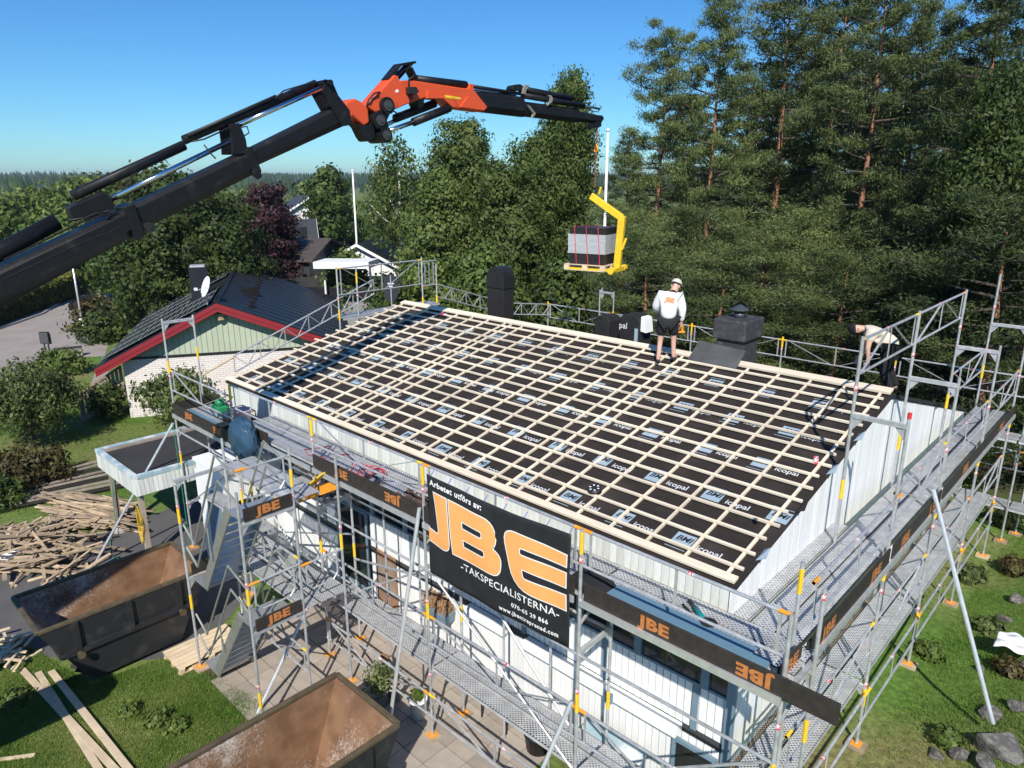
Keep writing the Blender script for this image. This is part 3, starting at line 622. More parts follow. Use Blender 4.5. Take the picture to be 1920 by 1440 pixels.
# ------------------------------------------------------------------ stair tower
ST = thing('stair_tower', 'scaffold stair tower with two aluminium flights beside the skip', 'stair tower', (-8, -2.5, G), None)
ax0, ax1, ty0, ty1 = -9.28, -6.78, -3.0, -2.05
post(ST, ax0, ty0, G+.06, -.55, (-1.3, -3.1), (-1.0, -2.9)); post(ST, ax0, ty1, G+.06, .1, (-1.9,), (-2.9,)); post(ST, ax1, ty0, G+.06, .1, (-1.9, -3.9), (-1.55, -3.5)); post(ST, ax1, ty1, G+.06, .62, (-.1,), (-.3, -2.5))
for z in (-.47, -2.47):
    frame(ST, (ax1, ty0), (ax1, ty1), z); frame(ST, (ax0, ty0), (ax0, ty1), z)
M['alu'] = mat('ribbed_aluminium', (0.55, 0.55, 0.53), .4, .7, .12, 6)
def flight(z0, z1, x0, x1):
    f = MB(); 
    for y in (ty0+.09, ty1-.2):
        f.beam((x0, y, z0+.03), (x1, y, z1+.03), .03, .20)
    fl = f.build('stair_stringer', M['greenalu'], ST)
    for i in range(9):
        t = (i+.6)/9; x, z = x0+(x1-x0)*t, z0+(z1-z0)*t
        MB().box((x-.12, ty0+.107, z+.02), (x+.09, ty1-.217, z+.045)).build('step', M['alu'], fl)
    MB().box((x0-.50, ty0+.07, z0-.0), (x0+.05, ty1-.15, z0+.04)).build('landing', M['alu'], ST)
    MB().box((x1+.02, ty0+.07, z1+.0), (x1+.58, ty1-.12, z1+.05)).build('landing', M['alu'], ST)
    for y in (ty0+.02, ty1-.08):
        h = MB()
        for dz in (.55, 1.0):
            h.path([(x0-.45, y, z0+dz+.15), (x0-.05, y, z0+dz-.1), (x1-.1, y, z1+dz), (x1+.5, y, z1+dz-.18)], .019, 8)
        h.tube((x0+.6, y, z0+.85), (x0+.6, y, z0+1.45), .015, 6); h.build('handrail', M['greenalu'], ST)
M['greenalu'] = mat('dull_aluminium', (0.36, 0.37, 0.33), .45, .55, .15, 6)
flight(G+.12, -2.46, -8.72, -7.36); flight(-2.46, -.46, -8.72, -7.36)
toe(ST, (ax1+.03, ty0+.06, 0), (ax1+.03, ty1-.05, 0), -.42, .22, (.5,)); toe(ST, (ax1+.03, ty0+.06, 0), (ax1+.03, ty1-.05, 0), -2.42, .22, (.5,)); toe(ST, (ax0-.03, ty1-.1, 0), (ax0-.03, ty0+.1, 0), -2.42, .22, (.5,))
# bridging decks between tower and scaffold
planks(ST, (-9.25, -1.95, 0), (-6.85, -1.95, 0), -.40, (0, 1, 0), 2, .30)
planks(ST, (-10.1, -1.88, 0), (-6.75, -1.88, 0), -2.44, (0, 1, 0), 3, .30)
planks(ST, (-11.9, -1.3, 0), (-9.3, -1.3, 0), -2.10, (0, 1, 0), 1, .34)
for x in (-6.78, -10.1): post(ST, x, -1.2, G+.06, -.5 if x < -7 else .2, (-1.6,), (-1.2,))
for y0, y1, z in ((ty0, ty1, .45), (ty0, ty1, -1.55), (ty1, -1.2, -1.6)):
    b = MB(); b.tube((ax1, y0, z), (ax1, y1, z), .021, 8)
    b.path([(ax1, y0+.12, z), (ax1, y0+.12, z-.40), (ax1, y0+.22, z-.52), (ax1, y1-.22, z-.52), (ax1, y1-.12, z-.40), (ax1, y1-.12, z)], .016, 8)
    o = b.build('loop_guard', M['steel'], ST); MB().tube((ax1, y0, z), (ax1, y0+.2, z), .024, 8).build('end_sleeve', M['orange'], o)
lattice(ST, (ax0, ty1, 0), (ax1, ty1, 0), -1.45, -1.95, 2); lattice(ST, (ax0, ty1, 0), (ax1, ty1, 0), -3.3, -3.75, 1)
# ================================================================== banner (mesh cloth hung between two posts)
M['banner'] = mat('banner_cloth', (0.020, 0.021, 0.024), .55, 0, .25, 5, bump=.15, bscale=4)
M['bano'] = mat('banner_orange', (0.86, 0.40, 0.13), .55, 0, .05, 3)
M['banw'] = mat('banner_white', (0.82, 0.82, 0.82), .55, 0, .04, 5)
BX0, BX1, BT, BB = -4.36, -1.60, .56, -1.10
def bsurf(u, v, off=0):                                   # u 0..1 left to right, v 0..1 bottom to top; gentle sag and ripples
    x = BX0+(BX1-BX0)*u; zt = BT-.05*math.sin(math.pi*u); zb = BB-.03*math.sin(math.pi*u)+.02*u
    y = -1.16-.035*math.sin(math.pi*u)*math.sin(math.pi*v) + .010*math.sin(u*21+v*3)*(1-v*.6) + .008*math.sin(u*9-v*7)
    return Vector((x, y-off, zb+(zt-zb)*v))
ban = thing('banner', 'black banner with large orange JBE letters hung on the front scaffold rail', 'banner', bsurf(.5, 0))
nu, nv = 60, 24; b = MB()
vs = [bsurf(i/nu, j/nv) for j in range(nv+1) for i in range(nu+1)]
b.add(vs, [(j*(nu+1)+i, j*(nu+1)+i+1, (j+1)*(nu+1)+i+1, (j+1)*(nu+1)+i) for j in range(nv) for i in range(nu)])
cloth = b.build('cloth', M['banner'], ban, True); sm = cloth.modifiers.new('thickness', 'SOLIDIFY'); sm.thickness = .003; sm.offset = 1
BW, BH = BX1-BX0, BT-BB
def drape(me, off):                                        # flat artwork (metres from lower left) onto the cloth
    o_ = ORG[ban.name]
    for v in me.vertices: p = bsurf(v.co.x/BW, v.co.y/BH, off); v.co = p-o_
def art(me, name, off):
    bm = bmesh.new(); bm.from_mesh(me); 
    for ax_, L_ in ((0, BW), (1, BH)):
        k = 28 if ax_ == 0 else 12
        for i in range(1, k):
            co = [0, 0, 0]; no = [0, 0, 0]; co[ax_] = L_*i/k; no[ax_] = 1
            bmesh.ops.bisect_plane(bm, geom=bm.verts[:]+bm.edges[:]+bm.faces[:], plane_co=co, plane_no=no)
    bmesh.ops.triangulate(bm, faces=bm.faces); bm.to_mesh(me); bm.free(); drape(me, off); return link(name, me, ban)
def curve2(outlines, name, mt, bold):
    c = bpy.data.curves.new('c', 'CURVE'); c.dimensions = '2D'; c.fill_mode = 'BOTH'; c.offset = bold
    for pts in outlines:
        s = c.splines.new('POLY'); s.points.add(len(pts)-1); s.use_cyclic_u = True
        for p, q in zip(s.points, pts): p.co = (q[0], q[1], 0, 1)
    o = bpy.data.objects.new('tmp', c); COL.objects.link(o); dg = bpy.context.evaluated_depsgraph_get()
    me = bpy.data.meshes.new_from_object(o.evaluated_get(dg)); me.materials.clear(); me.materials.append(mt); me.name = name
    bpy.data.objects.remove(o); bpy.data.curves.remove(c); return me
def rnd_(pts, n=6):                                        # (x, y, radius) outline with rounded corners
    out = []; m = len(pts)
    for i in range(m):
        x, y, r = pts[i]; p = Vector((x, y)); a = Vector(pts[i-1][:2]); c = Vector(pts[(i+1) % m][:2])
        if r <= 0: out.append((x, y)); continue
        d1, d2 = (a-p).normalized(), (c-p).normalized(); A, B = p+d1*r, p+d2*r
        for t in np.linspace(0, 1, n): q = A*(1-t)**2+p*2*t*(1-t)+B*t*t; out.append((q.x, q.y))
    return out
def offs(pts, d):                                           # outline grown by d (mitres limited)
    n = len(pts); ar = sum(pts[i][0]*pts[(i+1) % n][1]-pts[(i+1) % n][0]*pts[i][1] for i in range(n)); sg = 1 if ar > 0 else -1; out = []
    for i in range(n):
        p = Vector(pts[i]); a = p-Vector(pts[i-1]); c = Vector(pts[(i+1) % n])-p
        na = Vector((a.y, -a.x)); nc = Vector((c.y, -c.x)); na = na.normalized() if na.length > 1e-6 else nc.normalized(); nc = nc.normalized() if nc.length > 1e-6 else na
        m = na+nc; m = m.normalized() if m.length > 1e-4 else na; k = 1/max(.6, m.dot(na)); q = p+m*d*sg*k; out.append((q.x, q.y))
    return out
X0, Y0, H = 0.0, .60, .86                                  # letters' baseline and height on the cloth
Jl = [rnd_([(.14, .86, 0), (.42, .86, 0), (.50, .20, .2), (.50, -.06, .18), (-.03, -.03, 0), (-.03, .22, .0), (.0, .18, .06), (.26, .16, .08)])]
Bl = [rnd_([(.47, .86, 0), (1.42, .86, .22), (1.48, .52, .14), (1.40, .42, .03), (1.56, .34, .12), (1.54, -.02, .18), (.58, -.02, 0)]), rnd_([(.76, .62, 0), (1.20, .62, .05), (1.20, .50, .05), (.78, .50, 0)]), rnd_([(.79, .32, 0), (1.25, .32, .06), (1.25, .19, .06), (.81, .19, 0)])]
El = [rnd_([(1.58, .86, .26), (2.70, .80, 0), (2.70, .63, 0), (1.90, .64, .05), (1.90, .52, .05), (2.70, .53, 0), (2.70, .31, 0), (1.94, .31, .05), (1.98, .16, .05), (2.70, .18, 0), (2.70, -.06, 0), (1.80, -.04, .32)])]
for nm, ol in (('letter_J', Jl), ('letter_B', Bl), ('letter_E', El)):
    ol = [[(max(0.004, min(BW-.004, x+X0)), y*H/.92+Y0) for x, y in o] for o in ol]
    art(curve2(ol, 'letter', M['bano'], 0), 'letter', .0062)
    big = [[(x, y) for x, y in o] for o in ol]
    me = curve2([offs(o, .016 if k_ == 0 else -.016) for k_, o in enumerate(big)], 'letter_outline', M['banw'], 0)
    for v in me.vertices: v.co.x = max(.004, min(BW-.004, v.co.x))
    art(me, 'letter_outline', .0045)
def btext(t, size, x, y, sp=1.0, bold=.0, wid=None):
    me = text_mesh(t, size, M['banw'], 'lettering', bold=bold, space=sp)
    xs = [v.co.x for v in me.vertices]; w = max(xs)-min(xs); s = wid/w if wid else 1
    for v in me.vertices: v.co.x = v.co.x*s+x; v.co.y = v.co.y+y; v.co.z = 0
    art(me, 'lettering', .0055)
btext('Arbetet utförs av:', .125, .62, 1.545, 1.1, .004, 1.12)
btext('-TAKSPECIALISTERNA-', .165, 1.66, .43, 1.08, .0015, 1.86)
btext('070-65 29 866', .095, 2.08, .235, 1.2, .003, .66)
btext('www.jbentreprenad.com', .095, 2.05, .10, 1.2, .003, 1.06)
for u in np.linspace(.02, .98, 8):                          # blue ties on the rail
    p = bsurf(u, .99); MB().tube(p+Vector((0, 0, -.03)), p+Vector((0, .10, .06)), .006, 6).build('tie', mat('blue_cord', (.05, .1, .4)) if 'cord' not in M else M['cord'], ban)
# ================================================================== loader crane
XC = -8.45
crane = thing('crane_boom', 'black and orange knuckle boom of a loader crane reaching over the roof', 'crane', PX(0, 530, XC))
def cpp(a, b, dx=0): p = PX(a, b, XC); p.x += dx; return p
def c1(x, y): return (x/2.88, y/2.88)
def c2(x, y): return (560+x/5.647, 80+y/5.647)
def c3(x, y): return (860+x/5.647, 120+y/5.647)
def plate(name, pts, w, mt, par=None, dx=0, bev=.015):
    b = MB(); b.prism([cpp(*p, dx-w/2) for p in pts], (w, 0, 0)); return b.build(name, mt, par or crane, bevel=bev)
def bar(name, p, q, r, mt, dx=0, par=None, n=12, r2=None):
    return MB().tube(cpp(*p, dx), cpp(*q, dx), r, n, r2).build(name, mt, par or crane, True)
def boomsec(name, pts, w, mt):                              # box section with chamfered lower edges
    a, b_, c, d = [cpp(*p) for p in pts]                    # top left, top right, bottom right, bottom left
    prof = [(-.36, 1), (.36, 1), (.5, .86), (.5, .30), (.22, 0), (-.22, 0), (-.5, .30), (-.5, .86)]
    m = MB(); n = len(prof); vs = []
    for t, o in ((a, d), (b_, c)):
        for x, z in prof: p = o.lerp(t, z); vs.append(p+Vector((x*w, 0, 0)))
    m.add(vs, [(i, (i+1) % n, n+(i+1) % n, n+i) for i in range(n)]+[tuple(range(n-1, -1, -1)), tuple(range(n, 2*n))]); return m.build(name, mt, crane)
def ext(p, q, t): return (p[0]+(q[0]-p[0])*t, p[1]+(q[1]-p[1])*t)
boomsec('main_boom', [ext((225, 393), (0, 497), 2.6), (228, 392), (246, 441), ext((245, 441), (0, 575), 2.55)], .46, M['cranedark'])
boomsec('boom_extension', [(205, 402), (452, 286), (471, 327), (232, 446)], .38, M['cranedark'])
boomsec('boom_extension', [(442, 291), (612, 206), (642, 236), (462, 318)], .31, M['cranedark'])
# collars at the section ends
plate('collar', [(222, 388), (240, 380), (262, 440), (243, 450)], .50, M['cranedark']); plate('collar', [(450, 280), (462, 275), (480, 322), (468, 330)], .42, M['cranedark'])
plate('lifting_lug', [c1(1325, 925), c1(1372, 910), c1(1382, 955), c1(1360, 970), c1(1335, 950)], .05, M['cranedark'], dx=.2)
bar('guide_roller', (262, 427), (262, 428), .001, M['cranedark'])
MB().tube(cpp(268, 425, .20), cpp(268, 425, .30), .075, 16).tube(cpp(268, 425, .29), cpp(268, 425, .31), .03, 10).build('guide_roller', M['hose'], crane)
# extension cylinders with rods, side by side on top of the boom
bar('cylinder', ext((200, 380), (0, 478), 1.9), c1(300, 1195), .115, M['cranedark'], .06); plate('cylinder_head', [(122, 388), (186, 360), (204, 372), (206, 392), (196, 400), (130, 415)], .22, M['cranedark'], dx=.06)
bar('cylinder_rod', (200, 376), (432, 263), .042, M['hydr'], .06)
bar('cylinder', (142, 368), (352, 272), .078, M['cranedark'], -.14); bar('hose_bundle', (150, 360), (352, 266), .03, M['hose'], -.10)
bar('cylinder', (352, 262), (600, 156), .072, M['cranedark'], -.14); bar('hose_bundle', (354, 254), (520, 180), .028, M['hose'], -.05)
bar('cylinder_rod', (434, 239), (604, 163), .040, M['hydr'], .08)
for s in (-.2, .16): plate('bracket_plate', [(420, 233), (440, 232), (452, 262), (456, 290), (426, 290), (424, 262)], .04, M['cranedark'], dx=s)
for s in (-.2, .16): plate('bracket_plate', [(598, 150), (612, 152), (624, 180), (645, 207), (650, 235), (632, 238), (612, 205), (594, 172)], .05, M['cranedark'], dx=s)
MB().tube(cpp(605, 157, -.26), cpp(605, 157, .26), .05, 12).build('pin', M['cranedark'], crane)
for pts in ([(184, 398), (200, 392), (190, 410), (205, 408)], [(440, 240), (452, 238), (456, 250), (446, 256)], [(505, 186), (520, 172), (560, 160), (600, 152)], [(120, 412), (150, 408), (172, 398), (186, 404), (212, 396)], [(350, 266), (372, 262), (420, 240)], [(372, 272), (386, 290), (394, 298)]):
    MB().path([cpp(*p, .2) for p in pts], .012, 6).build('hose', M['hose'], crane, True)
MB().path([cpp(a, b, .22) for a, b in ((0, 520), (60, 492), (140, 455), (180, 440), (215, 425))], .016, 6).build('hydraulic_pipe', M['cranedark'], crane)
MB().path([cpp(a, b, .20) for a, b in ((0, 485), (90, 442), (150, 412), (196, 400))], .014, 6).build('hydraulic_pipe', M['cranedark'], crane)
# knuckle
OR = M['craneorange']
plate('knuckle', [c2(*p) for p in ((440, 640), (540, 595), (600, 625), (680, 700), (695, 850), (640, 885), (520, 780), (470, 860), (430, 880))], .34, OR, bev=.03)
plate('link_plate', [c2(*p) for p in ((560, 860), (640, 880), (745, 850), (770, 990), (735, 1045), (680, 1050), (645, 1000), (600, 905))], .30, M['cranedark'], bev=.03)
for q, r in (((865, 675), .155), ((785, 830), .155), ((850, 985), .14)):
    p = cpp(*c2(*q)); MB().tube(p+Vector((-.24, 0, 0)), p+Vector((.24, 0, 0)), r, 20).build('pivot', M['cranedark'], crane)
    MB().tube(p+Vector((.24, 0, 0)), p+Vector((.262, 0, 0)), r*.62, 20).tube(p+Vector((.262, 0, 0)), p+Vector((.28, 0, 0)), r*.28, 14).build('pivot_cover', mat('dull_steel', (.09, .09, .09), .45, .5) if 'dull' not in M else M['dull'], crane)
plate('link_plate', [c2(*p) for p in ((815, 650), (900, 760), (870, 830), (905, 960), (860, 1040), (800, 1010), (790, 950), (830, 860), (800, 760))], .10, M['cranedark'], dx=.15, bev=.01)
plate('link_plate', [c2(*p) for p in ((815, 650), (900, 760), (870, 830), (905, 960), (860, 1040), (800, 1010), (790, 950), (830, 860), (800, 760))], .10, M['cranedark'], dx=-.15, bev=.01)
body = plate('second_boom', [c2(*p) for p in ((668, 680), (960, 350), (1000, 362), (1012, 410), (1120, 402), (1700, 490), (1745, 488), (1755, 440), (1790, 440), (1802, 512), (1945, 690), (1900, 735), (1640, 700), (1570, 690), (1480, 605), (1280, 590), (1110, 650), (960, 715), (870, 700), (760, 745))], .34, OR, bev=.02)
for s in (.173,):
    plate('emblem', [c2(*p) for p in ((1480, 570), (1500, 562), (1640, 583), (1665, 598), (1645, 608), (1500, 592))], .008, M['yellow'], body, dx=s, bev=0)
    plate('emblem', [c2(*p) for p in ((1760, 645), (1790, 638), (1812, 655), (1785, 662))], .008, M['yellow'], body, dx=s, bev=0)
    plate('emblem', [c2(*p) for p in ((962, 512), (990, 500), (1002, 530), (970, 538))], .008, M['white'], body, dx=s, bev=0)
t = text_mesh('PALFINGER', .062, M['red'], 'emblem_lettering', bold=.001); pp = cpp(*c2(1572, 586), .180); o = link('emblem_lettering', t, body)
dd = (cpp(*c2(1640, 596))-cpp(*c2(1500, 576))).normalized(); nn = Vector((1, 0, 0)); uu = nn.cross(dd)
o.matrix_local = Matrix(((dd.x, uu.x, nn.x, pp.x), (dd.y, uu.y, nn.y, pp.y), (dd.z, uu.z, nn.z, pp.z), (0, 0, 0, 1))); o.matrix_local.translation = pp-ORG[crane.name]
plate('stiffener', [c2(*p) for p in ((1640, 690), (1720, 580), (1800, 600), (1925, 690), (1895, 725))], .05, OR, body, dx=.18, bev=.008)
plate('stiffener', [c2(*p) for p in ((1300, 510), (1480, 600), (1290, 600))], .06, OR, body, dx=.17, bev=.008)
# guard hoop on top
for p, q in (((918, 398), (1048, 238)), ((1048, 238), (1205, 212)), ((1008, 400), (1178, 214)), ((1160, 270), (1245, 435)), ((1090, 300), (1010, 400))):
    MB().beam(cpp(*c2(*p)), cpp(*c2(*q)), .22, .045, (0, 0, 1)).build('guard_hoop', M['cranedark'], crane)
plate('valve_block', [c2(*p) for p in ((1075, 480), (1150, 480), (1180, 530), (1150, 560), (1075, 550))], .12, M['hose'], dx=.22, bev=.005)
for pts in ([(1105, 470), (1100, 400), (1150, 370), (1170, 340)], [(1100, 560), (1125, 640)], [(1130, 560), (1145, 610)], [(660, 680), (680, 610), (740, 545), (800, 530)], [(690, 660), (720, 600), (790, 565)], [(930, 720), (980, 755), (1050, 740)]):
    MB().path([cpp(*c2(*p), .18) for p in pts], .016, 6).build('hose', M['hose'], crane, True)
bar('cylinder', c2(1180, 845), c2(1560, 695), .082, M['cranedark'], .10); bar('cylinder_rod', c2(900, 945), c2(1185, 842), .045, M['hydr'], .10)
bar('cylinder', c2(1060, 800), c2(1480, 640), .082, M['cranedark'], -.12); bar('cylinder_rod', c2(890, 905), c2(1100, 800), .04, M['hydr'], -.12)
plate('winch', [c2(*p) for p in ((1180, 600), (1240, 565), (1285, 600), (1280, 690), (1230, 700), (1210, 650))], .3, M['cranedark'], bev=.03)
# fly section
bar('cylinder', c2(1230, 392), c2(1750, 452), .082, M['cranedark'], .05)
boomsec('boom_extension', [c3(60, 285), c3(650, 352), c3(680, 562), c3(190, 505)], .26, M['cranedark'])
boomsec('boom_extension', [c3(560, 385), c3(1240, 475), c3(1235, 620), c3(600, 545)], .22, M['cranedark'])
boomsec('boom_extension', [c3(1180, 485), c3(1480, 548), c3(1475, 632), c3(1180, 605)], .18, M['cranedark'])
plate('boom_head', [c3(*p) for p in ((1440, 540), (1500, 545), (1518, 580), (1490, 620), (1488, 665), (1390, 684), (1388, 640), (1440, 620))], .16, M['cranedark'], bev=.02)
for p, q, r, dx, m_ in (((90, 235), (620, 318), .035, .08, 'cranedark'), ((90, 255), (620, 335), .03, -.05, 'hydr'), ((650, 265), (1195, 368), .075, .0, 'cranedark'), ((640, 335), (1290, 448), .066, .1, 'cranedark'), ((1285, 440), (1455, 478), .028, .1, 'hydr')):
    bar('cylinder', c3(*p), c3(*q), r, M[m_], dx)
plate('cylinder_head', [c3(*p) for p in ((530, 270), (545, 230), (620, 215), (655, 240), (640, 280), (560, 295))], .2, M['cranedark'])
M['clamp'] = mat('grey_clamp', (.22, .21, .19), .5)
for pts in (((650, 225), (690, 232), (655, 290), (650, 330), (622, 320), (628, 270)), ((880, 335), (920, 338), (940, 370), (930, 410), (885, 445), (905, 395), (905, 360)), ((660, 435), (690, 445), (758, 530), (740, 555), (715, 580), (735, 530))):
    plate('clamp', [c3(*p) for p in pts], .06, M['clamp'], dx=.15, bev=.005)
MB().path([cpp(*c3(*p), .1) for p in ((1300, 470), (1380, 500), (1440, 510), (1480, 460), (1460, 445))], .012, 6).build('hose', M['hose'], crane)
# hook and chain
hk = cpp(*c3(1462, 668)); hk2 = cpp(1115, 352); hk2.y = hk.y; M['chain'] = mat('chain_steel', (.30, .12, .05), .5, .5, .4, 20)
n = 34; L = (hk.z-hk2.z)/n
ring = MB()
for i in range(12):
    t = 2*math.pi*i/12; t2 = 2*math.pi*(i+1)/12; ring.tube((math.cos(t)*.022, 0, math.sin(t)*L*.62), (math.cos(t2)*.022, 0, math.sin(t2)*L*.62), .0085, 5)
rm = ring.mesh('chain_link', M['chain'])
for i in range(n): o = link('chain_link', rm, crane, None, Vector((hk.x, hk.y, hk.z-(i+.5)*L))-ORG[crane.name], (0, 0, R(90)*(i % 2)+.4))
MB().tube((hk.x, hk.y, hk.z+.05), (hk.x, hk.y, hk.z-.16), .03, 10).build('swivel', M['rust'], crane)
MB().path([(hk.x, hk.y, hk.z-.42), (hk.x+.05, hk.y, hk.z-.52), (hk.x+.03, hk.y, hk.z-.62), (hk.x-.04, hk.y, hk.z-.60), (hk.x-.05, hk.y, hk.z-.54)], .022, 8).build('hook', M['orange'], crane, True)
# ------------------------------------------------------------------ pallet fork and its load
dv = Vector((hk2.x-CAM.x, hk2.y-CAM.y, 0)).normalized(); rv = Vector((dv.y, -dv.x, 0)); an = R(24)
U = rv*math.cos(an)-dv*math.sin(an); Wv = dv*math.cos(an)+rv*math.sin(an); Zv = Vector((0, 0, 1))
dist = math.hypot(hk2.x-CAM.x, hk2.y-CAM.y); mpp = (hk2-CAM).dot(CF)/FPX
def ld(u, w, z): return LO+U*u+Wv*w+Zv*z
ctr = CAM+ray(1106, 494)*((hk2-CAM).dot(CF)/FPX); LO = Vector((ctr.x, ctr.y, ctr.z))+Wv*.15          # centre of the pallet's top
fork = thing('pallet_fork', 'yellow crane fork lifting the pallet of black roof tiles', 'pallet fork', ld(.6, 0, -.1))
def obar(b, p, q, w, h): b.beam(p, q, w, h); return b
tp, kn, bt = ld(-.08, -.02, 1.72), ld(.80, -.02, 1.18), ld(.72, -.02, -.06)
MB().beam(tp, kn, .11, .17).build('top_arm', M['yellow'], fork, bevel=.012); MB().beam(kn+Zv*.05, bt, .13, .18, U).build('mast', M['yellow'], fork, bevel=.012)
MB().beam(kn+Zv*-.5+U*.14, bt+Zv*.45+U*.12, .07, .05, U).build('slide', M['yellow'], fork)
hb = MB(); hb.tube(tp+U*.22+Zv*.05, tp+U*.27+Zv*.22, .03, 8); hb.build('hook_horn', M['yellow'], fork)
MB().beam(ld(.74, -.5, -.12), ld(.74, .45, -.12), .14, .12).build('cross_beam', M['yellow'], fork, bevel=.01)
for w in (-.42, .36):
    MB().beam(ld(.80, w, -.115), ld(-.45, w, -.115), .11, .05).build('tine', M['yellow'], fork)
    MB().tube(ld(.74, w-.1, -.12), ld(.74, w+.1, -.12), .085, 12).build('tine_sleeve', M['yellow'], fork)
pal = thing('pallet', 'wooden pallet hanging in the yellow fork under the tiles', 'pallet', ld(0, 0, -.16))
for i in range(6): MB().beam(ld(-.58, -.42+i*.168, -.011), ld(.56, -.42+i*.168, -.011), .12, .022).build('top_board', M['timber'], pal)
for w in (-.44, 0, .44): MB().beam(ld(-.58, w, -.148), ld(.56, w, -.148), .10, .02).build('runner', M['timber'], pal)
for u in (-.52, 0, .5):
    for w in (-.44, 0, .44): MB().beam(ld(u-.07, w, -.081), ld(u+.07, w, -.081), .10, .11).build('block', M['timber'], pal)
load = thing('tile_stack', 'plastic wrapped stack of black roof tiles hanging from the crane', 'tile stack', ld(0, 0, 0))
tm = []
for lay in range(3):
    for row in range(2):
        for i in range(11):
            u = -.475+i*.0905; w0 = -.42+row*.42; z0 = .004+lay*.312
            MB().obox(ld(u+.042, w0+.205, z0+.153), U*.0415, Wv*.203, Zv*.152).build('roof_tile', M['tileblack'], load)
def filmmat():
    m = mat('stretch_film', (.62, .65, .68), .22, 0, .15, 5, bump=.3, bscale=9, stretch=(1, 1, 6)); nt = m.node_tree
    tr = N(nt, 'ShaderNodeBsdfTransparent'); mx = N(nt, 'ShaderNodeMixShader'); mx.inputs[0].default_value = .38
    nt.links.new(nt.nodes['Principled BSDF'].outputs[0], mx.inputs[1]); nt.links.new(tr.outputs[0], mx.inputs[2]); nt.links.new(mx.outputs[0], nt.nodes['Material Output'].inputs[0]); return m
fm = filmmat(); f = MB()
for z0, z1, e in ((.28, .52, .012), (.505, .77, .016)):
    for a, c in (((-.49-e, -.43-e), (.53+e, -.43-e)), ((.53+e, -.43-e), (.53+e, .43+e)), ((.53+e, .43+e), (-.49-e, .43+e)), ((-.49-e, .43+e), (-.49-e, -.43-e))):
        f.add([ld(*a, z0), ld(*c, z0), ld(*c, z1), ld(*a, z1)], [(0, 1, 2, 3)])
f.build('stretch_film', fm, load)
for u in (-.33, .0, .33):
    s = MB()
    for p, q in ((ld(u+.08, -.45, .0), ld(u, -.45, .95)), (ld(u, -.45, .95), ld(u, .45, .95))): s.beam(p, q, .018, .006, -Wv if p.z < q.z-.1 else Zv)
    s.build('strap', M['red'], load)

# ------------------------------------------------------------------ truck added out of view on the left, to shade the lawn
M['cab'] = mat('truck_white', (.7, .7, .7), .3)
tk = thing('added_truck', 'added unseen flatbed truck under the loader crane, shading the lawn from the left', 'truck', (-8.3, -11.5, G))
MB().box((-9.5, -15.2, -3.45), (-7.1, -8.6, -3.28)).build('flatbed', M['greywood'], tk); MB().box((-8.75, -17.6, -3.85), (-7.85, -8.7, -3.46)).build('chassis', M['cranedark'], tk)
MB().box((-9.5, -18.3, -3.6), (-7.1, -16.4, -1.5)).build('cab', M['cab'], tk, bevel=.12); MB().box((-9.3, -18.33, -2.6), (-7.3, -18.29, -1.8)).build('windscreen', M['glass'], tk)
for y in (-17.4, -10.9, -9.7):
    for x in (-9.4, -7.5): MB().tube((x, y, G+.5), (x+.3, y, G+.5), .5, 18).build('wheel', M['hose'], tk)
MB().box((-8.8, -16.2, -3.4), (-7.8, -15.3, -.2)).build('crane_column', OR, tk, bevel=.08)
e0 = cpp(*ext((225, 393), (0, 497), 2.6)); MB().beam((-8.3, -15.7, -.4), (e0.x, e0.y+.3, e0.z-.3), .42, .55).build('inner_boom', M['cranedark'], tk)
jb = MB().box((-8.62, -11.0, -1.75), (-7.75, -7.0, -1.35)).build('shadow_caster', M['cranedark'], tk, bevel=.03)  # added beam, placed so its shadow falls across lawn and skip
for y in (-10.4, -8.9): MB().box((-8.3, y, -3.28), (-8.1, y+.15, -1.75)).build('caster_stand', M['cranedark'], tk)
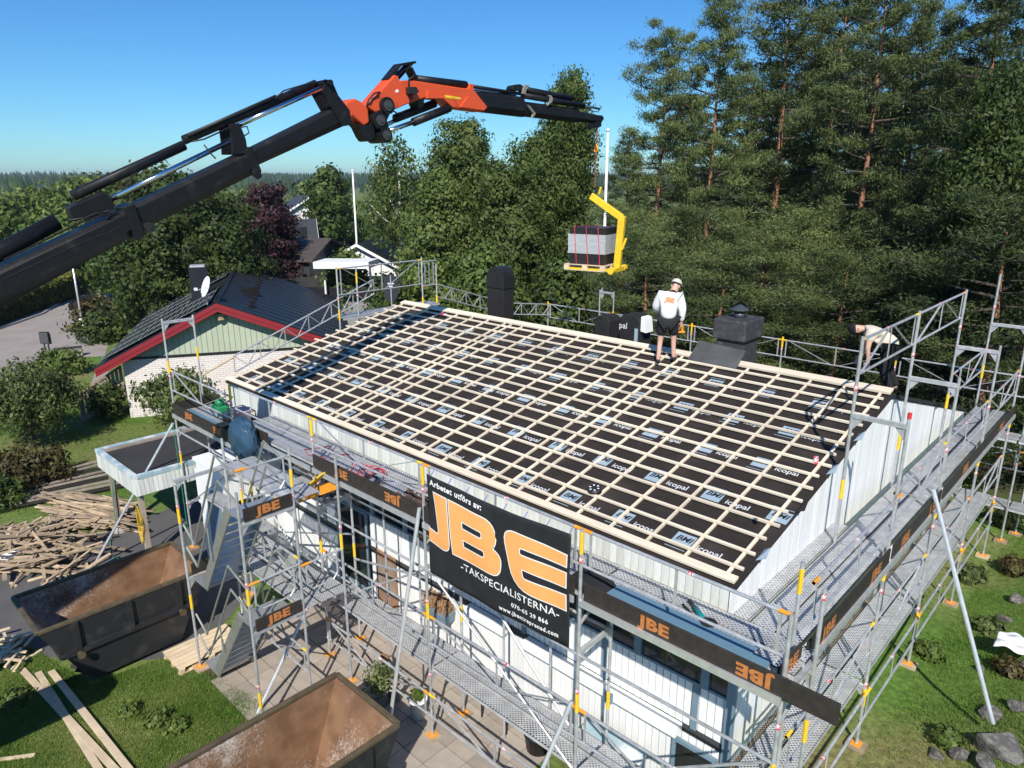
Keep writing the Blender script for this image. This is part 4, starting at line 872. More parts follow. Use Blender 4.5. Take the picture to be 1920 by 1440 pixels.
# ================================================================== neighbours
def basis(p0, d): d = Vector((d[0], d[1], 0)).normalized(); return Vector(p0), d, Vector((-d.y, d.x, 0))
A0, D0, N0 = basis((-26.38, 1.77, G), (3.3156, 5.7738)); ZBAND = -1.985; W0 = 8.3; L0 = 12.2; AP = 3.72; ZA = .12
def nb(s, n, z): v = A0+D0*s+N0*n; return Vector((v.x, v.y, z))
nh = thing('house', 'white brick house with pale green gable, red bargeboards and solar panels', 'house', nb(4, 6, G))
def brickmat():
    m = mat('white_brick', (.70, .66, .62), .8, 0, .06, 8); nt = m.node_tree; L = nt.links; p = nt.nodes['Principled BSDF']
    tc = N(nt, 'ShaderNodeTexCoord'); mp = N(nt, 'ShaderNodeMapping'); ang = -math.atan2(D0.y, D0.x); mp.inputs['Rotation'].default_value = (0, 0, ang); L.new(tc.outputs['Object'], mp.inputs[0])
    sp = N(nt, 'ShaderNodeSeparateXYZ'); cb = N(nt, 'ShaderNodeCombineXYZ'); ad = N(nt, 'ShaderNodeMath', operation='ADD'); L.new(mp.outputs[0], sp.inputs[0]); L.new(sp.outputs[0], ad.inputs[0]); L.new(sp.outputs[1], ad.inputs[1]); L.new(ad.outputs[0], cb.inputs[0]); L.new(sp.outputs[2], cb.inputs[1])
    br = N(nt, 'ShaderNodeTexBrick'); br.inputs['Scale'].default_value = 1; br.inputs['Brick Width'].default_value = .26; br.inputs['Row Height'].default_value = .085; br.inputs['Mortar Size'].default_value = .007
    br.inputs['Color1'].default_value = (.74, .70, .67, 1); br.inputs['Color2'].default_value = (.68, .63, .60, 1); br.inputs['Mortar'].default_value = (.45, .38, .35, 1); L.new(cb.outputs[0], br.inputs['Vector']); L.new(br.outputs['Color'], p.inputs['Base Color'])
    bp = N(nt, 'ShaderNodeBump'); bp.inputs['Strength'].default_value = .6; bp.inputs['Distance'].default_value = .01; iv = N(nt, 'ShaderNodeMath', operation='SUBTRACT'); iv.inputs[0].default_value = 1; L.new(br.outputs['Fac'], iv.inputs[1]); L.new(iv.outputs[0], bp.inputs['Height']); L.new(bp.outputs[0], p.inputs['Normal']); return m
M['brick'] = brickmat()
b = MB(); b.prism([nb(0, 0, G-.1), nb(W0, 0, G-.1), nb(W0, 0, ZBAND), nb(0, 0, ZBAND)], N0*L0); b.build('brick_wall', M['brick'], nh)
M['greenb'] = mat('pale_green_board', (.40, .45, .34), .6, 0, .05, 3, rnd=.05)
SL = (ZA-.25-ZBAND)/AP; SR = (ZA-.25-ZBAND)/(W0-AP)
MB().prism([nb(-.02, .02, ZBAND+.01), nb(W0+.02, .02, ZBAND+.01), nb(AP, .02, ZA-.2)], N0*L0).build('gable_core', M['greenb'], nh)
for i in range(int(W0/.21)):
    s = .02+i*.21; e = min(s+.195, W0); zl = ZBAND+.02
    def zt(q): return ZBAND+(q*SL if q < AP else (W0-q)*SR)+.16
    MB().prism([nb(s, 0.0, zl), nb(e, 0.0, zl), nb(e, 0.0, zt(e)), nb(s, 0.0, zt(s))], N0*-.025).build('gable_board', M['greenb'], nh)
MB().prism([nb(-.03, -.05, ZBAND-.07), nb(W0+.03, -.05, ZBAND-.07), nb(W0+.03, -.05, ZBAND+.018), nb(-.03, -.05, ZBAND+.018)], N0*.049).build('band', M['black'], nh)
M['nroof'] = mat('black_roof_sheet', (.016, .018, .024), .42, .2, .2, 2)
M['redbarge'] = mat('red_bargeboard', (.24, .018, .026), .5, 0, .08, 3)
s0, s1 = -.85, W0+.75; z0 = ZA-(AP-s0)*SL*1.0-.02; z1 = ZA-(s1-AP)*SR-.02
for (sa, za, nm) in ((s0, z0, 'l'), (s1, z1, 'r')):
    r = MB(); r.prism([nb(AP, -.55, ZA), nb(sa, -.55, za), nb(sa, -.55, za-.10), nb(AP, -.55, ZA-.10)], N0*(L0+1.1)); rr_ = r.build('roof', M['nroof'], nh)
    bb = MB(); bb.prism([nb(AP, -.585, ZA-.03), nb(sa, -.585, za-.03), nb(sa, -.585, za-.20), nb(AP, -.585, ZA-.20)], N0*.034); bb.build('bargeboard', M['redbarge'], nh)
    bb = MB(); bb.prism([nb(AP, -.563, ZA-.20), nb(sa, -.563, za-.20), nb(sa, -.563, za-.36), nb(AP, -.563, ZA-.36)], N0*.03); bb.build('bargeboard', M['redbarge'], nh)
    k = 16
    if nm == 'r':
        for i in range(k+1):
            n_ = -.5+i*(L0+1)/k; MB().beam(nb(AP+.1, n_, ZA+.015-.1*SR), nb(sa-.02, n_, za+.02), .03, .035).build('seam', M['nroof'], rr_)
        for i in range(9): c = nb(AP+1.2, 1+i*1.05, ZA-1.2*SR+.05); MB().box(c-Vector((.1, .1, .05)), c+Vector((.1, .1, .06))).build('snow_guard_bracket', M['black'], rr_)
        c = nb(AP+1.0, 4.2, ZA-1.0*SR); MB().box(c-Vector((.3, .25, .1)), c+Vector((.3, .25, .32))).build('roof_hatch', M['black'], rr_)
    else:
        pn = mat('solar_cell', (.010, .014, .026), .12, 0, .2, 2, spec=.6)
        for i in range(3):
            for j in range(7):
                ta, tb = .07+i*.30, .07+(i+1)*.30-.008; na, nb_ = -.15+j*1.7, -.15+(j+1)*1.7-.03
                if i == 0 and j in (3, 4): continue
                def sp_(t, n_, h): s_ = AP+(sa-AP)*t; return nb(s_, n_, ZA+(za-ZA)*t+h)
                o = MB().add([sp_(ta, na, .12), sp_(tb, na, .12), sp_(tb, nb_, .12), sp_(ta, nb_, .12), sp_(ta, na, .085), sp_(tb, na, .085), sp_(tb, nb_, .085), sp_(ta, nb_, .085)], [(0, 1, 2, 3), (7, 6, 5, 4), (0, 4, 5, 1), (1, 5, 6, 2), (2, 6, 7, 3), (3, 7, 4, 0)]).build('solar_panel', pn, nh)
                fr = MB()
                for q in range(7): t = ta+(tb-ta)*q/6; fr.beam(sp_(t, na, .123), sp_(t, nb_, .123), .016, .008)
                fr.beam(sp_(ta, na, .125), sp_(tb, na, .125), .018 if j else .09, .010); fr.build('panel_frame', mat('aluminium_frame', (.42, .44, .45), .35, .5) if 'aluf' not in M else M['aluf'], o)
M['aluf'] = M['steel2']
MB().tube(nb(AP, -.55, ZA+.02), nb(AP, L0+.5, ZA+.02), .09, 10).build('ridge_cap', M['nroof'], nh)
c = nb(2.7, 3.4, ZA-.8); MB().prism([c-D0*.35, c+D0*.35, c+D0*.35+Vector((0, 0, 1.75)), c-D0*.35+Vector((0, 0, 1.75))], N0*.6).build('chimney', M['nroof'], nh); c2_ = c+Vector((0, 0, 1.75))
MB().prism([c2_-D0*.3+N0*.05, c2_+D0*.3+N0*.05, c2_+D0*.3+N0*.05+Vector((0, 0, .08)), c2_-D0*.3+N0*.05+Vector((0, 0, .08))], N0*.5).build('chimney_cap', M['steel2'], nh)
MB().prism([nb(1.15, -.02, -4.2), nb(2.9, -.02, -4.2), nb(2.9, -.02, -3.55), nb(1.15, -.02, -3.55)], N0*.012).build('window', M['glass'], nh)
MB().beam(nb(1.05, -.03, -4.25), nb(3.0, -.03, -4.25), .12, .07).beam(nb(1.05, -.03, -3.5), nb(3.0, -.03, -3.5), .06, .07).beam(nb(1.1, -.03, -4.25), nb(1.1, -.03, -3.5), .06, .07).beam(nb(2.0, -.03, -4.25), nb(2.0, -.03, -3.5), .06, .05).beam(nb(2.95, -.03, -4.25), nb(2.95, -.03, -3.5), .06, .07).build('window_frame', M['white'], nh)
dish = thing('satellite_dish', 'white satellite dish on the ridge of the green gable', 'satellite dish', nb(AP-.35, -.3, ZA))
dc = nb(AP-.3, -.5, ZA+.62); axd = (D0*-.85+N0*-.35+Vector((0, 0, .35))).normalized(); q = axd.to_track_quat('Z', 'Y').to_matrix().to_4x4()
dm = MB().lathe((0, 0, 0), [(.02, -.09), (.2, -.065), (.36, .0), (.42, .03), (.42, .04), (.35, .015), (.2, -.05), (.01, -.075)], 20)
dm.v = [tuple(dc+(q @ Vector(v))) for v in dm.v]; dm.build('reflector', M['white'], dish, True)
MB().tube(nb(AP-.35, -.3, ZA-.1), dc, .03, 8).tube(dc, dc+axd*.4-Vector((0, 0, .25)), .012, 6).build('mount', M['steel2'], dish); e_ = dc+axd*.42-Vector((0, 0, .2)); MB().box(e_-Vector((.05, .05, .05)), e_+Vector((.05, .05, .05))).build('receiver', M['white'], dish)
bh = thing('birdhouse', 'small brown birdhouse under the red gable peak', 'birdhouse', nb(AP+.05, -.2, ZA-.75)); c = nb(AP+.05, -.2, ZA-.75)
MB().box(c-Vector((.1, .1, 0)), c+Vector((.1, .1, .25))).build('box', M['oldwood'], bh); MB().beam(nb(AP-1.0, -.2, ZA-.42), nb(AP+1.0, -.2, ZA-.42), .08, .03).build('perch_pole', M['black'], bh)
# timber stair beside that house
ts = thing('timber_stair', 'weathered wooden outdoor stair with plank railing by the brick wall', 'stair', nb(-1, .4, G))
for i in range(6): MB().beam(nb(-.15-i*.27, 1.2, -3.35-i*.17), nb(-.15-i*.27, .2, -3.35-i*.17), .28, .05).build('step', M['greywood'], ts)
for i in range(11): s_ = -.15-i*.15; zz = -3.2-i*.095; MB().beam(nb(s_, .15, zz-.1), nb(s_, .15, zz+.85), .11, .025, N0).build('baluster', M['greywood'], ts)
MB().beam(nb(-.1, .12, -2.32), nb(-1.75, .12, -3.36), .06, .09).build('handrail', M['oldwood'], ts); MB().beam(nb(-1.72, .15, G), nb(-1.72, .15, -3.3), .1, .1).build('newel_post', M['greywood'], ts); MB().beam(nb(-.1, .12, -3.4), nb(-1.75, .12, -4.4), .06, .2).build('stringer', M['greywood'], ts)
# ------------------------------------------------------------------ carport with blue edged flat roof
cpz = -2.10
cp_ = [PZ(171, 843, cpz), PZ(256, 893, cpz), PZ(400, 858, cpz), PZ(377, 797, cpz)]
cpc = [Vector((cp_[0].x, cp_[0].y, cpz)), Vector((cp_[1].x, cp_[1].y, cpz)), Vector((-13.42, cp_[1].y+ (cp_[0].y-cp_[1].y)*-.2, cpz)), Vector((-13.42, .9, cpz)), Vector((cp_[0].x-.05, .9, cpz))]
x0, x1, y0, y1 = cp_[0].x, cp_[1].x, (cp_[0].y+cp_[1].y)/2, .75
cport = thing('carport', 'open carport with flat felt roof and white boarded blue edged fascia', 'carport', ((x0+x1)/2, -1, G))
M['felt'] = mat('roofing_felt', (.035, .033, .032), .9, 0, .25, 1.5, bump=.3, bscale=50)
MB().box((x0+.1, y0+.1, cpz-.35), (x1, y1-.1, cpz-.06)).build('flat_roof', M['felt'], cport)
for i in range(1, 4): MB().box((x0+.12, y0+.1+i*.75, cpz-.0595), (x1, y0+.13+i*.75, cpz-.05)).build('felt_seam', M['felt'], cport)
M['blueedge'] = mat('worn_pale_blue_edge', (.30, .42, .47), .5, 0, .1, 3, col2=(.62, .66, .66), thr=(.45, .62))
for lo, hi in (((x0, y0, cpz-.10), (x0+.12, y1, cpz)), ((x0+.121, y0, cpz-.10), (x1, y0+.12, cpz)), ((x0+.121, y1-.12, cpz-.1), (x1, y1, cpz)), ((x1-.12, y0+.121, cpz-.101), (x1+.02, y1-.121, cpz-.001))): MB().box(lo, hi).build('roof_edge', M['blueedge'], cport)
for lo, hi in (((x0+.121, y0+.121, cpz-.058), (x0+.33, y1-.121, cpz-.03)),): MB().box(lo, hi).build('edge_flashing', M['greywood'], cport)
fm_ = MB().box((-.011, -.05, -.42), (.011, .05, 0)).mesh('fascia_board', M['fascia']); o_ = ORG[cport.name]
y = y0+.06
while y < y1: link('fascia_board', fm_, cport, None, Vector((x0+.03, y, cpz-.101))-o_); y += .107
x = x0+.1
while x < x1: link('fascia_board', fm_, cport, None, Vector((x, y0+.03, cpz-.101))-o_, (0, 0, R(90))); x += .107
y = y0+.06
while y < y1: link('fascia_board', fm_, cport, None, Vector((x1+.0, y, cpz-.102))-o_); y += .107
for x, y in ((x0+.35, y0+.2), (x1-.2, y0+.15), (x0+.35, y1-.3)):
    MB().box((x-.06, y-.06, G+.12), (x+.06, y+.06, cpz-.352)).build('post', M['greywood'], cport); MB().lathe((x, y, G), [(.2, 0), (.2, .08), (.14, .14)], 12).build('footing', M['concrete'], cport)
MB().box((-13.6, -.95, cpz-.9), (-13.36, .9, cpz+.02)).build('side_wall', M['board'], cport)
cab = MB()
for i in range(4): cab.path([(x1-.33+.02*i+.02*math.sin(t*2), y0+.10-.02*i, -3.0-1.0*math.sin(t)*(.85+.03*i)+.0) if 0 else (x1-.25+.13*math.cos(t)+.01*i, y0+.10-.02*(i % 4), -3.45+(.42+.03*i)*math.sin(t)) for t in np.linspace(0, 6.283, 18)], .007, 5)
setp(cab.build('cable_coil', M['yellow'], None, True), 'yellow cable coil hanging on the carport post', 'cable')
hos = MB(); hos.path([(x0+.47, y0+.2, -2.6), (x0+.5, y0+.1, -3.4), (x0+.52, y0+.05, -4.2), (x0+.8, y0-.2, G+.03), (x0+1.7, y0-.5, G+.03), (x0+2.6, y0-.2, G+.03)], .012, 6); setp(hos.build('garden_hose', mat('green_hose', (.03, .22, .13), .4), None, True), 'green garden hose hanging on the carport post', 'hose')
setp(MB().tube((-13.9, -1.2, -.9), (-13.9, -1.2, -4.2), .008, 6).build('rope', mat('green_rope', (.02, .30, .14), .6)), 'thin green rope hanging from the left end of the scaffold', 'rope')
# low annex wall right of the carport: white box with door
an_ = thing('annex', 'small white boarded annex between carport and scaffold stair', 'building', (-12.6, -.4, G))
MB().box((-13.35, -1.0, G), (-11.9, .48, -1.78)).build('wall', M['board'], an_); MB().box((-13.4, -1.05, -1.779), (-11.85, .48, -1.70)).build('roof_edge', M['white'], an_); MB().box((-12.9, -1.02, G+.05), (-12.15, -.999, -2.35)).build('door', M['blue'], an_)
MB().box((-11.895, -.75, G+.05), (-11.88, -.1, -2.5)).build('opening', M['black'], an_)
# ------------------------------------------------------------------ background houses
def simple_house(name, label, px, d, w, l, hw, hr, rot, wall, roofm, zbase=G, over=.4, grp=None):
    p = PD(px, 400, d); c = Vector((p.x, p.y, zbase)); h = thing(name, label, 'house', c, grp); q = Matrix.Rotation(rot, 3, 'Z')
    def T(x, y, z): return c+q @ Vector((x, y, 0))+Vector((0, 0, z))
    MB().prism([T(-w/2, -l/2, 0), T(w/2, -l/2, 0), T(w/2, -l/2, hw), T(0, -l/2, hw+hr-.05), T(-w/2, -l/2, hw)], q @ Vector((0, l, 0))).build('wall', wall, h)
    for s in (-1, 1):
        e = T(s*(w/2+over), -l/2-over, hw-hr*over/(w/2)); r = T(0, -l/2-over, hw+hr)
        ro = MB().prism([r, e, e-Vector((0, 0, .14)), r-Vector((0, 0, .14))], q @ Vector((0, l+2*over, 0))).build('roof', roofm, h)
        MB().prism([r+q @ Vector((0, -.03, .02)), e+q @ Vector((0, -.03, .02)), e+q @ Vector((0, -.03, -.2)), r+q @ Vector((0, -.03, -.2))], q @ Vector((0, .028, 0))).build('bargeboard', M['white'], h)
        for i in range(int(l/2.4)):
            y_ = -l/2+1.2+i*2.4; a = T(s*(w/2+.02), y_, hw-1.5)
            wv = MB().obox(a, q @ Vector((.02, 0, 0)), q @ Vector((0, .5, 0)), (0, 0, .5)).build('window', M['glass'], h)
            MB().obox(a+q @ Vector((s*.005, 0, 0)), q @ Vector((.022, 0, 0)), q @ Vector((0, .03, 0)), (0, 0, .5)).build('mullion', M['white'], wv)
    for x_ in (-w/4, w/4):
        a = T(x_, -l/2-.02, hw-1.4); wv = MB().obox(a, q @ Vector((.5, 0, 0)), q @ Vector((0, .02, 0)), (0, 0, .5)).build('window', M['glass'], h); MB().obox(a+q @ Vector((0, -.005, 0)), q @ Vector((.03, 0, 0)), q @ Vector((0, .022, 0)), (0, 0, .5)).build('mullion', M['white'], wv)
    return h, T
M['ptile'] = mat('dark_grey_tiles', (.05, .052, .058), .55, 0, .2, 3, bump=.3, bscale=6); M['btile'] = mat('brown_tiles', (.085, .065, .055), .6, 0, .25, 3, bump=.3, bscale=6); M['rtile'] = mat('red_tiles', (.30, .085, .045), .7, 0, .2, 3)
M['wallw'] = mat('white_render', (.72, .72, .71), .7, 0, .05, 2); M['walld'] = mat('dark_boarding', (.03, .032, .035), .6); M['wallr'] = mat('red_boarding', (.26, .05, .035), .7)
simple_house('house', 'tall white house with grey tiled roof between the purple beech and the flagpole', 572, 84, 7, 6, 5.2, 2.2, R(70), M['wallw'], M['ptile'])
simple_house('house', 'white gabled house half hidden by the purple beech', 515, 76, 8, 7, 3.3, 2.0, R(150), M['wallw'], M['ptile'])
simple_house('house', 'small house with black roof and white bargeboards behind the thin flagpole', 690, 58, 6.0, 7, 3.0, 1.6, R(40), M['wallw'], M['nroof'])
simple_house('house', 'grey roofed house with red chimney hidden behind the crane boom', 20, 115, 9, 13, 3.0, 2.2, R(118), M['wallw'], M['ptile'])[0]
simple_house('house', 'pale yellow house at the end of the road', 112, 112, 7, 8, 3.0, 2.2, R(75), mat('pale_yellow_wall', (.6, .55, .38), .7), M['rtile'])
bh_, T = simple_house('house', 'low dark house with brown tiled roof and white eave behind the black roof', 530, 56, 8.4, 6.2, 4.0, 1.0, R(-50), M['walld'], M['btile'])
for x_, y_, s_ in ((-1.2, -.8, .35), (-1.6, .8, .25)): a = T(x_, y_, 4.8); MB().box(a-Vector((s_, s_, .5)), a+Vector((s_, s_, .9))).build('chimney', M['walld'], bh_)
# flat roofed dark garage rows
fg = thing('garage', 'long flat roofed garage with black fascia behind the neighbour house', 'garage', PZ(640, 560, G)); c = PD(600, 560, 49); q0 = R(36)
qd, qn = Vector((math.cos(q0), math.sin(q0), 0)), Vector((-math.sin(q0), math.cos(q0), 0)); c.z = G
MB().obox(c+Vector((0, 0, 1.05)), qd*5.5, qn*2.4, (0, 0, 1.05)).build('wall', mat('grey_boarding', (.24, .24, .24), .7, 0, .1, 3), fg); MB().obox(c+Vector((0, 0, 2.4)), qd*5.9, qn*2.8, (0, 0, .29)).build('fascia', M['black'], fg); MB().obox(c+Vector((0, 0, 2.71)), qd*5.8, qn*2.7, (0, 0, .02)).build('flat_roof', M['felt'], fg)
sh = thing('shed', 'little red edged shed with black roof beyond the neighbour roof', 'shed', PZ(610, 600, G)); c = PD(622, 590, 31.5); c.z = G
MB().obox(c+Vector((0, 0, 1.0)), qd*1.6, qn*1.3, (0, 0, 1.0)).build('wall', M['redbarge'], sh); MB().prism([c-qd*2-qn*1.7+Vector((0, 0, 2.05)), c-qd*2+Vector((0, 0, 2.7)), c-qd*2+qn*1.7+Vector((0, 0, 2.05))], qd*4).build('roof', M['nroof'], sh); MB().obox(c-qn*1.72+Vector((0, 0, 2.0)), qd*2, qn*.02, (0, 0, .08)).build('fascia', M['redbarge'], sh)
bx = thing('white_canopy', 'long white canopy roof beyond the left scaffold corner', 'canopy', PD(690, 480, 45)); c = PD(650, 494, 45); MB().obox(c, CR*1.65, qn*1, (0, 0, .2)).build('roof', M['white'], bx)
for s in (-1.4, 1.4): MB().tube(c+CR*s-Vector((0, 0, .2)), Vector((c.x, c.y, G))+CR*s, .06, 8).build('post', M['white'], bx)
# flagpoles
def pole(px, pyt, d, r, label):
    p = PD(px, pyt, d); f = thing('flagpole', label, 'flagpole', (p.x, p.y, G)); MB().tube((p.x, p.y, G), (p.x, p.y, p.z), r*1.5, 10, r*.8).build('shaft', M['white'], f, True); MB().lathe((p.x, p.y, p.z), [(.02, 0), (r*1.6, .06), (r*1.6, .1), (.02, .16)], 10).build('knob', M['white'], f, True)
pole(1140, 248, 33, .062, 'white flagpole rising behind the hanging tile stack'); pole(661, 322, 58, .07, 'thin white flagpole left of the birches')
# lamp post, bollard, mailbox, low wall by the road
p = PZ(158, 628, G); lp = thing('lamp_post', 'slim grey lamp post with white base sleeve at the road edge', 'lamp post', p)
MB().tube(p, p+Vector((0, 0, 4.9)), .075, 10, .05).build('shaft', M['steel2'], lp, True); MB().tube(p, p+Vector((0, 0, 1.05)), .12, 12).build('base_sleeve', M['white'], lp, True); MB().tube(p+Vector((0, 0, 1.05)), p+Vector((0, 0, 1.12)), .125, 12).build('collar', M['black'], lp)
MB().lathe(p+Vector((0, 0, 4.9)), [(.06, 0), (.2, .08), (.22, .14), (.05, .26)], 14).build('lamp_head', M['steel2'], lp, True)
p = PZ(165, 622, G); bo = thing('marker_post', 'yellow and black marker post beside the lamp post', 'marker post', p)
for i in range(5): MB().tube(p+Vector((0, 0, i*.34)), p+Vector((0, 0, i*.34+.34)), .055, 10).build('band', M['yellow'] if i % 2 else M['black'], bo)
p = PZ(169, 620, G); MB().tube(p, p+Vector((0, 0, .85)), .06, 10)
p = PZ(87, 668, G); mb = thing('mailbox', 'dark grey twin mailbox on posts at the garden corner', 'mailbox', p)
MB().tube(p, p+Vector((0, 0, .7)), .035, 8).tube(p+CR*.22, p+CR*.22+Vector((0, 0, .7)), .035, 8).build('post', M['black'], mb); MB().obox(p+CR*.11+Vector((0, 0, .98)), CR*.24, CF*.15, (0, 0, .3)).build('box', mat('grey_plastic', (.07, .07, .075), .5), mb, bevel=.04); MB().obox(p+CR*.11+Vector((0, 0, 1.31)), CR*.20, CF*.13, (0, 0, .03)).build('lid', M['black'], mb)
lw = thing('low_wall', 'low concrete block wall at the end of the garden', 'wall', PZ(125, 680, G)); a, c = PZ(103, 672, G), PZ(156, 667, G)
for i in range(6):
    for j in range(2): p0, p1 = a.lerp(c, (i+.5*(j % 2)*.5)/6), a.lerp(c, (i+.96)/6); MB().beam(p0+Vector((0, 0, .12+j*.24)), p1+Vector((0, 0, .12+j*.24)), .2, .225).build('block', M['concrete'], lw)
MB().beam(a+Vector((0, 0, .51)), c+Vector((0, 0, .51)), .28, .05).build('coping', M['walld'], lw); a2, c2b = PZ(68, 705, G), PZ(98, 676, G); MB().beam(a2+Vector((0, 0, .28)), c2b+Vector((0, 0, .28)), .2, .56).build('return_wall', M['walld'], lw)
# parked car under the maple
p = PZ(200, 588, G); car = thing('car', 'dark car parked under the big maple', 'car', p); cdv, cnv = CR.copy(), Vector((-CR.y, CR.x, 0))
prof = [(-2.1, .35), (2.1, .35), (2.15, .75), (1.9, .95), (1.2, 1.0), (.6, 1.42), (-1.0, 1.45), (-1.9, 1.02), (-2.15, .8)]
MB().prism([p+cdv*x+Vector((0, 0, z))-cnv*.85 for x, z in prof], cnv*1.7).build('body', mat('car_paint', (.02, .022, .025), .2, .3), car, bevel=.06)
MB().prism([p+cdv*x+Vector((0, 0, z))-cnv*.87 for x, z in ((-1.4, 1.05), (.95, 1.05), (.5, 1.36), (-.95, 1.38))], cnv*1.74).build('window', M['glass'], car)
for x in (-1.35, 1.35):
    for s in (-1, 1): w = MB().tube(p+cdv*x+cnv*s*.7+Vector((0, 0, .32)), p+cdv*x+cnv*s*.9+Vector((0, 0, .32)), .32, 16).build('wheel', M['hose'], car); MB().tube(p+cdv*x+cnv*s*.88+Vector((0, 0, .32)), p+cdv*x+cnv*s*.91+Vector((0, 0, .32)), .19, 12).build('rim', M['steel2'], w)
for s in (-1, 1): MB().obox(p+cdv*-2.13+cnv*s*.6+Vector((0, 0, .78)), cdv*.03, cnv*.16, (0, 0, .07)).build('headlight', M['white'], car)
# ================================================================== trees and plants
LM = {
 'maple': leafmat('maple_leaves', (.022, .042, .013), (.105, .150, .034), .28),
 'beech': leafmat('purple_leaves', (.020, .010, .013), (.085, .038, .044), .2),
 'birch': leafmat('birch_leaves', (.056, .100, .024), (.175, .228, .062), .35),
 'aspen': leafmat('aspen_leaves', (.054, .094, .022), (.170, .215, .056), .35),
 'light': leafmat('light_leaves', (.062, .110, .022), (.200, .260, .066), .35),
 'pine': leafmat('pine_needles', (.050, .082, .028), (.185, .225, .075), .25),
 'dark': leafmat('shaded_needles', (.026, .044, .016), (.100, .130, .042), .2),  # pine needle colour darkened to hold the shade deep in the stand
 'apple': leafmat('apple_leaves', (.050, .085, .024), (.210, .245, .085), .32),
 'hedge': leafmat('hedge_leaves', (.030, .050, .010), (.210, .215, .040), .25),
 'redb': leafmat('barberry_leaves', (.045, .030, .015), (.120, .110, .035), .2),
 'dry': leafmat('dry_stems', (.30, .17, .09), (.50, .32, .18), .2)}
M['bark'] = mat('grey_bark', (.085, .07, .055), .9, 0, .3, 6, bump=.6, bscale=14)
M['pbark'] = mat('pine_bark', (.36, .165, .085), .85, 0, .3, 3, bump=.6, bscale=9, col2=(.20, .11, .07), thr=(.4, .7))
M['bbark'] = mat('birch_bark', (.62, .60, .56), .7, 0, .15, 2.5, col2=(.06, .05, .05), thr=(.58, .66), stretch=(1, 1, 4))
def quads(c, a, b, tone):                               # leaf diamonds: centre, half long axis, half short axis
    V = np.stack([c-a, c+b, c+a, c-b], 1).reshape(-1, 3); return V, np.arange(len(V)).reshape(-1, 4), tone
def runit(n, r): v = r.normal(size=(n, 3)); return v/np.linalg.norm(v, axis=1)[:, None]
def leafcloud(lobes, ncl, npc, size, r, sig=.28, flat=.75, shell=.55, droop=0.0):
    L = np.array(lobes, float); vol = (L[:, 3]*L[:, 4]); pr = vol/vol.sum(); li = r.choice(len(L), ncl, p=pr)
    d = runit(ncl, r); rad = shell+(1-shell)*r.random(ncl)**.6
    cc = L[li, :3]+d*rad[:, None]*np.stack([L[li, 3], L[li, 3], L[li, 4]], 1)
    ct = .48+.22*r.normal(size=ncl)
    i = np.repeat(np.arange(ncl), npc); n = len(i); off = r.normal(size=(n, 3))*sig; off[:, 2] *= flat
    if droop: off[:, 2] -= np.abs(r.normal(size=n))*droop
    c = cc[i]+off; t = runit(n, r); on = off/(np.linalg.norm(off, axis=1)[:, None]+1e-6); nd = d[i]*.6+on*.8+.55*runit(n, r); a = np.cross(t, nd); a /= np.linalg.norm(a, axis=1)[:, None]+1e-9
    b = np.cross(nd, a); b /= np.linalg.norm(b, axis=1)[:, None]+1e-9
    if droop: a[:, 2] -= .8; a /= np.linalg.norm(a, axis=1)[:, None]
    s = size*r.uniform(.45, 1.4, n)[:, None]
    return quads(c, a*s*.62, b*s*.40, np.clip(ct[i]+.22*r.normal(size=n), 0, 1)), cc
def limbs(b, base, top, tips, r0, r):
    base, top = Vector(base), Vector(top); pts = []; n = 7
    for i in range(n): t = i/(n-1); p = base.lerp(top, t); pts.append(p+Vector((math.sin(t*5+r0*30), math.cos(t*4), 0))*.12*t)
    b.path(pts, [r0*(1-.75*i/(n-1)) for i in range(n)], 7)
    for q in tips:
        q = Vector(q); t = min(.92, max(.25, (q.z-base.z)/(top.z-base.z+1e-6)*.75)); s = base.lerp(top, t); m = (s+q)/2+Vector((0, 0, -.1*(q-s).length))
        rr_ = r0*(.42-.25*t); b.path([s, m, q], [rr_, rr_*.65, rr_*.2], 5)
def make_tree(name, label, cat, loc, lobes, leaf, bark, ncl, npc, size, seed, r0=.2, group=None, sig=.28, shell=.5, droop=0, trunk_top=None, ntips=14, flat=.75):
    r = np.random.default_rng(seed); o = thing(name, label, cat, loc, group)
    (V, F, T), cc = leafcloud(lobes, ncl, npc, size, r, sig, flat, shell, droop)
    link('crown', npmesh('crown', V, F, LM[leaf], attr=T), o)
    b = MB(); top = trunk_top or (lobes[0][0], lobes[0][1], lobes[0][2]+lobes[0][4]*.5)
    limbs(b, (0, 0, -.1), top, [tuple(cc[k]) for k in r.choice(len(cc), min(ntips, len(cc)), replace=False)], r0, r)
    link('trunk', b.mesh('trunk', bark, True), o); return o
def lobes_round(h0, h, w, n, seed, taper=.35):
    r = random.Random(seed); out = [(0, 0, (h0+h)/2, w*.33, (h-h0)*.42)]
    for i in range(n):
        t = (i+.5)/n; z = h0+(h-h0)*(.12+.76*t); rr_ = w/2*(.75*math.sin(math.pi*(.18+.72*t))**.8+.05); a = i*2.4+r.uniform(-.4, .4); s = w*r.uniform(.12, .25)
        out.append((math.cos(a)*(rr_-s*.6), math.sin(a)*(rr_-s*.6), z, s, s*r.uniform(.7, 1.0)))
    return out
def place(px, py, d): p = PD(px, py, d); return Vector((p.x, p.y, ground(p.x, p.y)))
def topz(px, py, d): return PD(px, py, d).z
